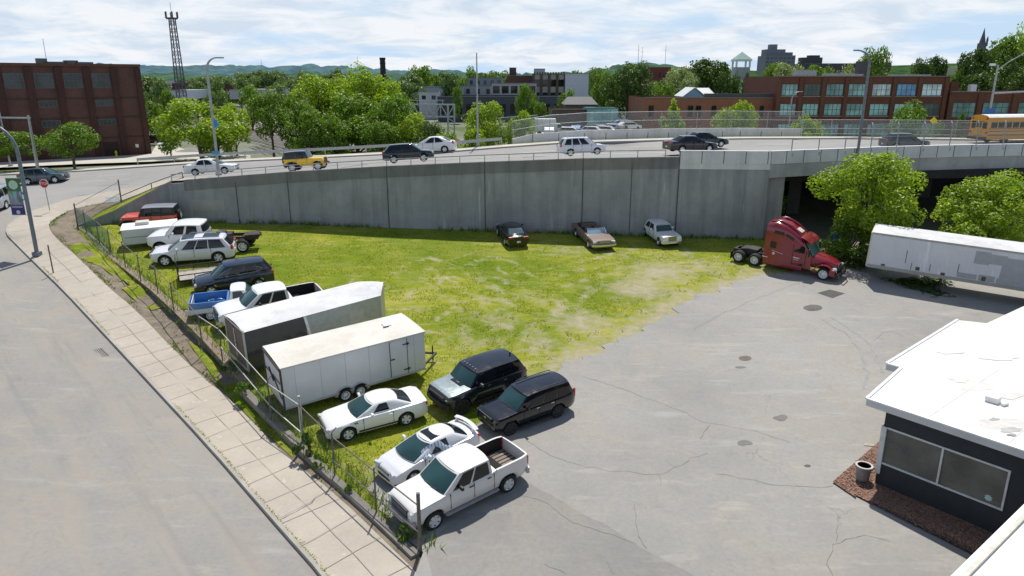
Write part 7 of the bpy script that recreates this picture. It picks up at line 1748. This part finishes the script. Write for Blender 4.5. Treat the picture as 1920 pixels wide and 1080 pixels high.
n.links.new(fr_.outputs[0], mx.inputs[0]); n.links.new(tr_.outputs[0], mx.inputs[1]); n.links.new(gl_.outputs[0], mx.inputs[2]); df_ = N(n, 'ShaderNodeBsdfDiffuse'); n.links.new(ramp(n, noi(n, pos(n), .8, 4), [(.35, (.16, .16, .145)), (.7, (.30, .29, .26))]), df_.inputs[0]); m3_ = N(n, 'ShaderNodeMixShader'); m3_.inputs[0].default_value = .55; n.links.new(mx.outputs[0], m3_.inputs[1]); n.links.new(df_.outputs[0], m3_.inputs[2]); n.links.new(m3_.outputs[0], out.inputs[0]); M_oglass = m  # pale diffuse layer over the see-through glass stands in for reflections
owin('window', .0, Wu1, 0, 0, Wz0, Wz1, True, 2); owin('window', 0, 0, .1, 3.35, Wz0 - .5, Wz1, False, 3)
mb = MB(); wbox(mb, -.06, .14, -.06, .14, Wz0 - .45, Wz1); mb.build('corner_post', fm, of)
mb = MB(); wbox(mb, .2, 12, .2, 7, .0, .05); mb.build('floor', flat('beige_floor', (.30, .27, .24), .7), of)
mb = MB(); wbox(mb, .2, 12, 6.8, 7, .05, ZR - .29); wbox(mb, 7, 7.2, .2, 6.8, .05, ZR - .3); mb.build('inner_wall', flat('inner_beige', (.32, .30, .28), .8), of)
mb = MB(); wbox(mb, 2.5, 4.2, 2.5, 3.3, .05, .8); wbox(mb, 4.6, 5.2, 1.6, 2.2, .05, .9); mb.build('desk', flat('desk_brown', (.16, .13, .11), .6), of)
mb = MB(); c_ = wa + fx * 3.85 + fy * .02; st = []
for k in range(16): a_ = 2 * math.pi * k / 16; r_ = .14 * (1 if k % 2 else .7); st.append(Vector((c_.x, c_.y, 1.62)) + fx * math.cos(a_) * r_ + Vector((0, 0, math.sin(a_) * r_)))
mb.face(st); mb.build('window_sticker', flat('sticker_mint', (.4, .6, .58), .6), of)
# mulch bed, planter
MU = [P(1560, 912, .2), P(1650, 842, .2), P(1668, 850, .2), wa + fx * .0 + fy * 1.0, wa + fx * 12 + fy * .1, wa + fx * 12 - fy * 1.35, wa - fx * .1 - fy * 1.35, P(1604, 938, .2)]
for p in MU: p.z = plane(p.y) + .0
def mulchm():
    m, n, out = nt('mulch'); v = pos(n); vo = N(n, 'ShaderNodeTexVoronoi'); vo.inputs['Scale'].default_value = 16; n.links.new(v, vo.inputs['Vector'])
    c = mixc(n, vo.outputs['Color'], (.15, .075, .05), (.38, .235, .17)); c = mixc(n, ramp(n, noi(n, v, 9, 4), [(.4, 0.), (.7, .5)]), c, (.05, .02, .015)); pri(n, out, c, .95, 0, bumpn(n, vo.outputs[0], .8, .08)); return m
sheet('mulch_bed', MU, mulchm(), .8, None, .10, kind='structure')
mb = MB(); rr = random.Random(8)
for _ in range(2600):
    u = rr.uniform(-2.2, 9); v = rr.uniform(-1.7, 2.2); p = wa + fx * u + fy * v
    if inside(p.x, p.y, MU): mb.box((p.x, p.y, plane(p.y) + .115), (rr.uniform(.04, .11), rr.uniform(.02, .04), .02), rr.uniform(0, 3), rx=rr.uniform(-.4, .4))
mb.build('wood_chips', flat('wood_chip', (.32, .19, .13), .9, 0, .5, 9), fix=False, kind='stuff', label='reddish wood chip mulch in the bed beside the office', cat='mulch')
b = L(1616, 902); t = empty('planter', 'round grey concrete planter pot standing on the mulch by the office corner', 'planter', None, (b.x, b.y, b.z + .1)); MB().lathe([(.24, 0), (.29, .5), (.33, .52), (.33, .62), (.27, .62), (.25, .45)], 26).build('pot', concrete('planter_concrete', (.38, .36, .33), (.2, .19, .18), .5, False, 4), t, smooth=35); MB().lathe([(.26, .44), (.001, .46)], 18).build('soil', M_under, t)
mb = MB(); rl_ = MB().lathe([(.335, .60), (.335, .635), (.26, .635), (.26, .6)], 26); rl_.build('rim', flat('rim_pale', (.52, .49, .45), .8), t, smooth=35)
for px, py in ((1628, 836),):
    c_ = L(px, py); mb = MB(); mb.face([c_ + Vector((-.22, -.05, .055)), c_ + Vector((.2, -.12, .055)), c_ + Vector((.24, .06, .055)), c_ + Vector((-.1, .12, .055))]); mb.build('faded_yellow_paint', flat('faded_yellow', (.40, .37, .30), .9, 0, .3, 8), fix=False, kind='structure')
# second white roof, bottom right corner
pr_ = [P(1782, 1080, 5.2), P(1925, 940, 5.2)]; dd = (pr_[1] - pr_[0]).normalized(); e0 = pr_[0] - dd * 6; e1 = pr_[1] + dd * 5.3; rt = Vector((dd.y, -dd.x, 0))
t = empty('white_roofed_building', 'edge of a second white flat roof cutting the lower right corner', 'building'); mb = MB(); R4 = [e0, e1, e1 + rt * 5, e0 + rt * 5]
for i in range(4): j = (i + 1) % 4; mb.face([R4[i] - Vector((0, 0, .3)), R4[j] - Vector((0, 0, .3)), R4[j], R4[i]])
mb.face(R4); mb.build('roof', flat('white_roof_clean', (.80, .79, .77), .6, 0, .04, .6), t); mb = MB(); mb.bar(e0 + rt * .22 + Vector((0, 0, .04)), e1 + rt * .22 + Vector((0, 0, .04)), .12, .08); mb.build('roof_trim', flat('cream_trim', (.62, .60, .52), .6), t)
mb = MB(); i0 = e0 + rt * .8; i1 = e1 + rt * .8; R5 = [i0, i1, i1 + rt * 4, i0 + rt * 4]
for i in range(4): j = (i + 1) % 4; mb.face([Vector((R5[i].x, R5[i].y, -1)), Vector((R5[j].x, R5[j].y, -1)), Vector((R5[j].x, R5[j].y, 4.9)), Vector((R5[i].x, R5[i].y, 4.9))])
mb.build('wall', M_navyw, t)
# ================================================================== POLES, LAMPS, SIGNS
def lamp(label, base, h, arm, r=.11, mat=None, name='street_lamp', headlen=.7, curve=True, taper=.5):
    t = empty(name, label, 'street lamp', None, base); ax = Vector(arm); m_ = mat or M_galv
    if curve:
        R_ = ax.length; pts = [Vector((0, 0, 0)), Vector((0, 0, h - R_ * 1.1))]
        for k in range(1, 7): a_ = k * math.pi / 12; pts.append(Vector((0, 0, h - R_ * 1.1)) + ax * (1 - math.cos(a_)) * 1.0 + Vector((0, 0, math.sin(a_) * R_ * 1.1)))
        n_ = len(pts); MB().tube(pts, [r - (r * taper) * min(1, i / (n_ - 1) * 1.2) for i in range(n_)], 9).build('pole', m_, t, smooth=50); e = pts[-1]
    else:
        MB().tube([(0, 0, 0), (0, 0, h)], [r, r * .6], 9).build('pole', m_, t, smooth=50); e = Vector((0, 0, h)) + ax; MB().tube([(0, 0, h - .6), Vector((0, 0, h - .2)) + ax * .4, e], .05, 6).build('arm', m_, t)
    d_ = ax.normalized(); MB().bar(e - d_ * .1, e + d_ * headlen, .26, .12).build('lamp_head', flat('lamp_head_grey', (.3, .31, .32), .5), t, bevel=.03); MB().box((0, 0, .15), (r * 3.4, r * 3.4, .3)).build('base_plate', m_, t, bevel=.02); return t
M_bluepole = flat('painted_pole', (.17, .20, .23), .5, .4, .2, 4)
b = SD(70, 479, .15); lp = lamp('tall grey street lamp at the sidewalk corner carrying a green and purple banner', b, 9.9, (-1.9, .1, 0), .15, M_bluepole)
def bannerm():
    m, n, out = nt('banner_print'); tc = N(n, 'ShaderNodeTexCoord').outputs['Generated']; sp = N(n, 'ShaderNodeSeparateXYZ'); n.links.new(tc, sp.inputs[0])
    base = ramp(n, sp.outputs[2], [(.0, (.02, .03, .12)), (.16, (.03, .03, .14)), (.22, (.10, .04, .16)), (.45, (.07, .08, .14)), (.7, (.05, .14, .05)), (1., (.03, .16, .03))])
    vo = N(n, 'ShaderNodeTexVoronoi'); vo.inputs['Scale'].default_value = 5; n.links.new(tc, vo.inputs['Vector'])
    band_ = ramp(n, sp.outputs[2], [(.26, 0.), (.3, 1.), (.62, 1.), (.68, 0.)]); mu = N(n, 'ShaderNodeMath', operation='MULTIPLY'); n.links.new(band_, mu.inputs[0]); mu.inputs[1].default_value = .7
    c = mixc(n, mu.outputs[0], base, mixc(n, .45, vo.outputs['Color'], (.05, .2, .25))); pri(n, out, c, .6); return m
MB().box((-.78, -.02, 4.55), (1.02, .03, 2.75)).build('banner', bannerm(), lp)
mb = MB(); mb.lathe([(.34, 0), (.34, .01)], 20, 'Y', (-.78, -.045, 5.45)); o = mb.build('banner_emblem', flat('pale_emblem', (.45, .62, .5), .6), lp); o.scale = (1, 1, 1)
MB().lathe([(.15, 0), (.15, .01)], 16, 'Y', (-.78, -.045, 3.38)).build('banner_emblem', flat('pale_emblem2', (.5, .5, .62), .6), lp); MB().box((-.78, -.045, 3.78), (.8, .01, .07)).build('banner_emblem', flat('pale_emblem2', (.5, .5, .62), .6), lp)
for z in (5.95, 3.17): MB().bar((-.0, -.02, z), (-1.32, -.02, z), .04).build('banner_arm', M_galv, lp)
b = SD(100, 511, .15); t = empty('sign_post', 'short leaning rusty sign post without a sign on the sidewalk', 'post', None, b); MB().tube([(0, 0, -.1), (-.03, 0, 2.0)], .045, 6).build('post', flat('rusty_post', (.13, .09, .07), .8), t); MB().box((-.03, 0, 1.95), (.09, .02, .2)).build('top_plate', M_rustpost, t)
# stop sign
b = P(93, 393, 4.75); t = empty('stop_sign', 'red octagonal STOP sign on a leaning post at the junction', 'sign', None, b); MB().tube([(0, 0, -.1), (-.05, 0, 2.1)], .035, 6).build('post', M_galv, t)
mb = MB(); oc = [(math.cos(R(22.5 + 45 * k)) * .42, math.sin(R(22.5 + 45 * k)) * .42) for k in range(8)]; mb.face([(x - .06, -.05, z + 2.35) for x, z in oc]); mb.face([(x - .06, -.03, z + 2.35) for x, z in oc])
for i in range(8): j = (i + 1) % 8; mb.face([(oc[i][0] - .06, -.05, oc[i][1] + 2.35), (oc[j][0] - .06, -.05, oc[j][1] + 2.35), (oc[j][0] - .06, -.03, oc[j][1] + 2.35), (oc[i][0] - .06, -.03, oc[i][1] + 2.35)])
pl = mb.build('sign_plate', M_white, t); mb = MB(); mb.face([(x * .9 - .06, -.056, z * .9 + 2.35) for x, z in oc]); mb.build('red_face', flat('stop_red', (.42, .02, .025), .5), pl)
def text(s, size, mat, parent, loc, rot, name='lettering'):
    cu = bpy.data.curves.new(name, 'FONT'); cu.body = s; cu.size = size; cu.align_x = 'CENTER'; cu.align_y = 'CENTER'; o = bpy.data.objects.new(name + '_src', cu); COL.objects.link(o)
    bpy.context.view_layer.update(); me = bpy.data.meshes.new_from_object(o.evaluated_get(bpy.context.evaluated_depsgraph_get())); bpy.data.objects.remove(o); me.materials.clear(); me.materials.append(mat)
    x = bpy.data.objects.new(name, me); COL.objects.link(x); x.parent = parent; x.location = loc; x.rotation_euler = rot; return x
text('STOP', .30, M_white, t, (-.06, -.062, 2.35), (math.pi / 2, 0, 0))
# signal mast with arm at left
b = P(72, 322, 4.9); t = empty('signal_mast', 'grey traffic signal mast with a long horizontal arm reaching left out of the picture', 'signal mast', None, b); hm = at(57, 216, b.y).z - b.z
MB().tube([(0, 0, 0), (0, 0, hm)], [.2, .13], 9).build('pole', M_galv, t); MB().tube([(.2, 0, hm - .35), (-8, 0, hm - .25)], [.12, .08], 8).build('arm', M_galv, t); MB().box((0, 0, .2), (.5, .5, .4)).build('base_plate', M_galv, t)
MB().box((-4.6, -.1, hm - 1.7), (.45, .1, 1.0)).build('street_name_sign', flat('sign_blue', (.02, .16, .45), .5), t); MB().box((-4.55, -.1, hm - .5), (.7, .3, 1.0)).build('signal_head', flat('signal_green', (.05, .12, .08), .5), t)
b = P(20, 312, 4.9); t = empty('street_pole', 'thin dark pole behind the banner lamp at the left edge', 'pole', None, b); MB().tube([(0, 0, 0), (-.1, 0, at(5, 190, b.y).z - b.z)], [.13, .08], 8).build('pole', M_galv, t); MB().box((0, 0, .15), (.4, .4, .3)).build('base_plate', M_galv, t)
# lamps on the wall / bridge
b = RD(413, 328); b.y -= .3; zt_ = at(405, 108, b.y).z - b.z; t = lamp('street lamp with blue flag rising from the left part of the retaining wall', b, zt_, (.9, .25, 0), .13, M_galv, headlen=.6); MB().prism([(.12, zt_ * .50), (.62, zt_ * .44), (.12, zt_ * .41)], -.01, .01).build('flag', flat('flag_blue', (.03, .30, .62), .6), t); MB().box((0, -.16, zt_ * .2), (.7, .03, .3)).build('street_sign', flat('sign_blue2', (.06, .3, .55), .5), t)
b = RD(895, 279) + Vector((0, 1.2, 0)); t = empty('street_pole', 'thin bare pole on the far sidewalk in the middle of the elevated road', 'pole', None, b); MB().tube([(0, 0, 0), (0, 0, at(892, 99, b.y).z - b.z)], [.13, .06], 8).build('pole', M_galv, t); MB().box((0, 0, .7), (.3, .3, 1.4)).build('base_box', M_galv, t, bevel=.03); MB().tube([(0, 0, 4.6), (.5, 0, 4.6)], .03, 5).build('bracket', M_galv, t)
q = min(resample(BR, .2), key=lambda p: abs(960 + FP * p.x / (p.y * math.cos(PITCH) + (CH - 10) * math.sin(PITCH)) - 1607)); b = Vector((q.x, q.y - .2, 9.2)); zt_ = at(1610, 94, b.y).z - b.z; lamp('tall curved street lamp standing on the near bridge parapet above the bright tree', b, zt_, (-1.0, .3, 0), .12, M_bluepole, headlen=.3)
b = RD(1868, 262) + Vector((0, 2, 0)); zt_ = at(1878, 122, b.y).z - b.z; t = lamp('double armed lamp pole behind the school bus', b, zt_, (2.6, 0, 1.2), .16, M_galv, curve=False); MB().tube([(0, 0, zt_ * .62), (6, 0, zt_ * .66)], .11, 7).build('signal_arm', M_galv, t); MB().box((-.7, -.1, zt_ + .05), (.5, .3, .25)).build('camera_box', M_white, t); MB().tube([(0, 0, zt_), (-.7, 0, zt_ + .05)], .04, 5).build('bracket', M_galv, t); MB().box((-.1, -.2, zt_ * .38), (1.2, .05, .6)).build('street_name_sign', flat('sign_blue', (.02, .16, .45), .5), t)
b = RD(1575, 258) + Vector((0, 6, 0)); zt_ = at(1578, 172, b.y + 10).z - b.z; lamp('small curved lamp in front of the red brick windows', b + Vector((0, 10, 0)), zt_, (1.0, 0, 0), .09, M_galv, headlen=.4)
b = RD(1764, 263) + Vector((0, 2, 0)); t = empty('warning_sign', 'small yellow diamond warning sign behind the bridge fence', 'sign', None, b); MB().tube([(0, 0, 0), (0, 0, 2.2)], .04, 6).build('post', M_galv, t); MB().box((0, -.05, 2.0), (.62, .03, .62), ry=math.pi / 4).build('sign_plate', flat('sign_yellow', (.7, .6, .03), .5), t)
# hills and far woods
def hills(name, label, Y, x0, x1, prof, c1, c2, amp, nseg=220):
    mb = MB(); 
    def fn(u, v):
        x = x0 + (x1 - x0) * u; pxx = 960 + FP * x / (Y * math.cos(PITCH)); zt_ = at(960, lerp_tab(prof, pxx), Y).z; zt_ += amp * noise.noise(Vector((x * .02, 0, Y))) + amp * .8 * noise.noise(Vector((x * .07, 3, Y)))
        return Vector((x, Y + 500 * v - 300 * (1 - v) , -30 + (zt_ + 30) * math.sin(v * math.pi / 2) ** .9 + (amp * .5 * noise.noise(Vector((x * .05, v * 12, 1))) if 0 < v < 1 else 0)))
    mb.grid(fn, nseg, 14); m, n, out = nt(name + '_woods'); v = pos(n); c = mixc(n, ramp(n, noi(n, scl(n, v, (1, .4, 1.6)), 9. / Y * 6, 6, .75), [(.38, 0.), (.62, 1.)]), c1, c2); pri(n, out, c, .95, spec=.0); mb.build(name, m, fix=False, smooth=None, kind='structure')
hills('hills', '', 3200, -3600, 1500, [(-400, 118), (270, 121), (400, 121), (500, 122), (560, 120), (620, 122), (700, 129), (760, 131), (800, 129), (840, 128), (880, 136), (1000, 138), (1200, 140), (2000, 140)], (.055, .11, .14), (.11, .19, .19), 16)  # blue shift in the wood colours stands in for distance haze
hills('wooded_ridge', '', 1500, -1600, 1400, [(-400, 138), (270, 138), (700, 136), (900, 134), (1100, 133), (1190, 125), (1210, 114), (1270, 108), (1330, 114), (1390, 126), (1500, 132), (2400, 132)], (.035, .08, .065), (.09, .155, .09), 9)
hills('wooded_rise', '', 640, 260, 700, [(1200, 145), (1350, 132), (1500, 124), (1650, 122), (1750, 125), (2400, 100)], (.02, .05, .02), (.06, .115, .035), 5, 120)
sheet('hillside', [Vector((85, 178, 3)), Vector((150, 172, 8)), Vector((260, 260, 26)), Vector((180, 300, 22)), Vector((130, 260, 8))], flat('wood_floor', (.03, .05, .015), .95, 0, .4, .3), 12, None, 0, kind='structure')
# ------------------------------------------------------------------ sky, sun, camera
w = bpy.data.worlds.new('World'); SC.world = w; w.use_nodes = True; n = w.node_tree; n.nodes.clear()
out = n.nodes.new('ShaderNodeOutputWorld'); bg = n.nodes.new('ShaderNodeBackground'); n.links.new(bg.outputs[0], out.inputs[0])
sky = n.nodes.new('ShaderNodeTexSky'); sky.sky_type = 'NISHITA'; sky.sun_disc = False
SUN = Vector((.06, .5, 1.0)).normalized()
sky.sun_elevation = math.asin(SUN.z); sky.sun_rotation = math.atan2(SUN.x, SUN.y); sky.air_density = 1.0; sky.dust_density = .6; sky.ozone_density = 1.5
tc = n.nodes.new('ShaderNodeTexCoord'); sp = n.nodes.new('ShaderNodeSeparateXYZ'); n.links.new(tc.outputs['Generated'], sp.inputs[0])
ad = N(n, 'ShaderNodeMath', operation='ADD'); n.links.new(sp.outputs[2], ad.inputs[0]); ad.inputs[1].default_value = .16
cb = n.nodes.new('ShaderNodeCombineXYZ')
for i in (0, 1):
    dv = N(n, 'ShaderNodeMath', operation='DIVIDE'); n.links.new(sp.outputs[i], dv.inputs[0]); n.links.new(ad.outputs[0], dv.inputs[1]); n.links.new(dv.outputs[0], cb.inputs[i])
c1 = noi(n, cb.outputs[0], .9, 9, .6, .3); c2 = noi(n, cb.outputs[0], 2.2, 9, .62, .5)
cl = ramp(n, c1, [(.38, .05), (.50, 1.)])
hz = N(n, 'ShaderNodeMapRange'); n.links.new(sp.outputs[2], hz.inputs[0]); hz.inputs[1].default_value = .06; hz.inputs[2].default_value = .38; hz.inputs[3].default_value = 1.0; hz.inputs[4].default_value = .0
shade = ramp(n, c2, [(.36, (6.6, 7.5, 8.6)), (.56, (9.3, 9.5, 9.8))])
cov = N(n, 'ShaderNodeMath', operation='MULTIPLY'); n.links.new(cl, cov.inputs[0])
mm = N(n, 'ShaderNodeMapRange'); n.links.new(hz.outputs[0], mm.inputs[0]); mm.inputs[3].default_value = .12; mm.inputs[4].default_value = .93; n.links.new(mm.outputs[0], cov.inputs[1])
hb = mixc(n, hz.outputs[0], sky.outputs[0], (5.6, 7.4, 9.4))
n.links.new(mixc(n, cov.outputs[0], hb, shade), bg.inputs[0]); bg.inputs[1].default_value = .10
sl = bpy.data.lights.new('sun', 'SUN'); sl.energy = 4.6; sl.angle = R(.53); sl.color = (1, .955, .88); so = bpy.data.objects.new('sun', sl); COL.objects.link(so)
so.rotation_euler = SUN.to_track_quat('Z', 'Y').to_euler(); so.location = (0, 0, 60)
cd = bpy.data.cameras.new('camera'); cam = bpy.data.objects.new('camera', cd); COL.objects.link(cam); cd.sensor_width = 36; cd.lens = 36 * FP / 1920; cd.clip_end = 20000; cd.clip_start = .3
cam.location = (0, 0, CH); cam.rotation_euler = (math.pi / 2 - PITCH, 0, 0); SC.camera = cam
SC.view_settings.view_transform = 'Standard'; SC.view_settings.look = 'None'; SC.view_settings.exposure = 0; SC.view_settings.gamma = 1
SC.cycles.max_bounces = 8; SC.cycles.transparent_max_bounces = 24
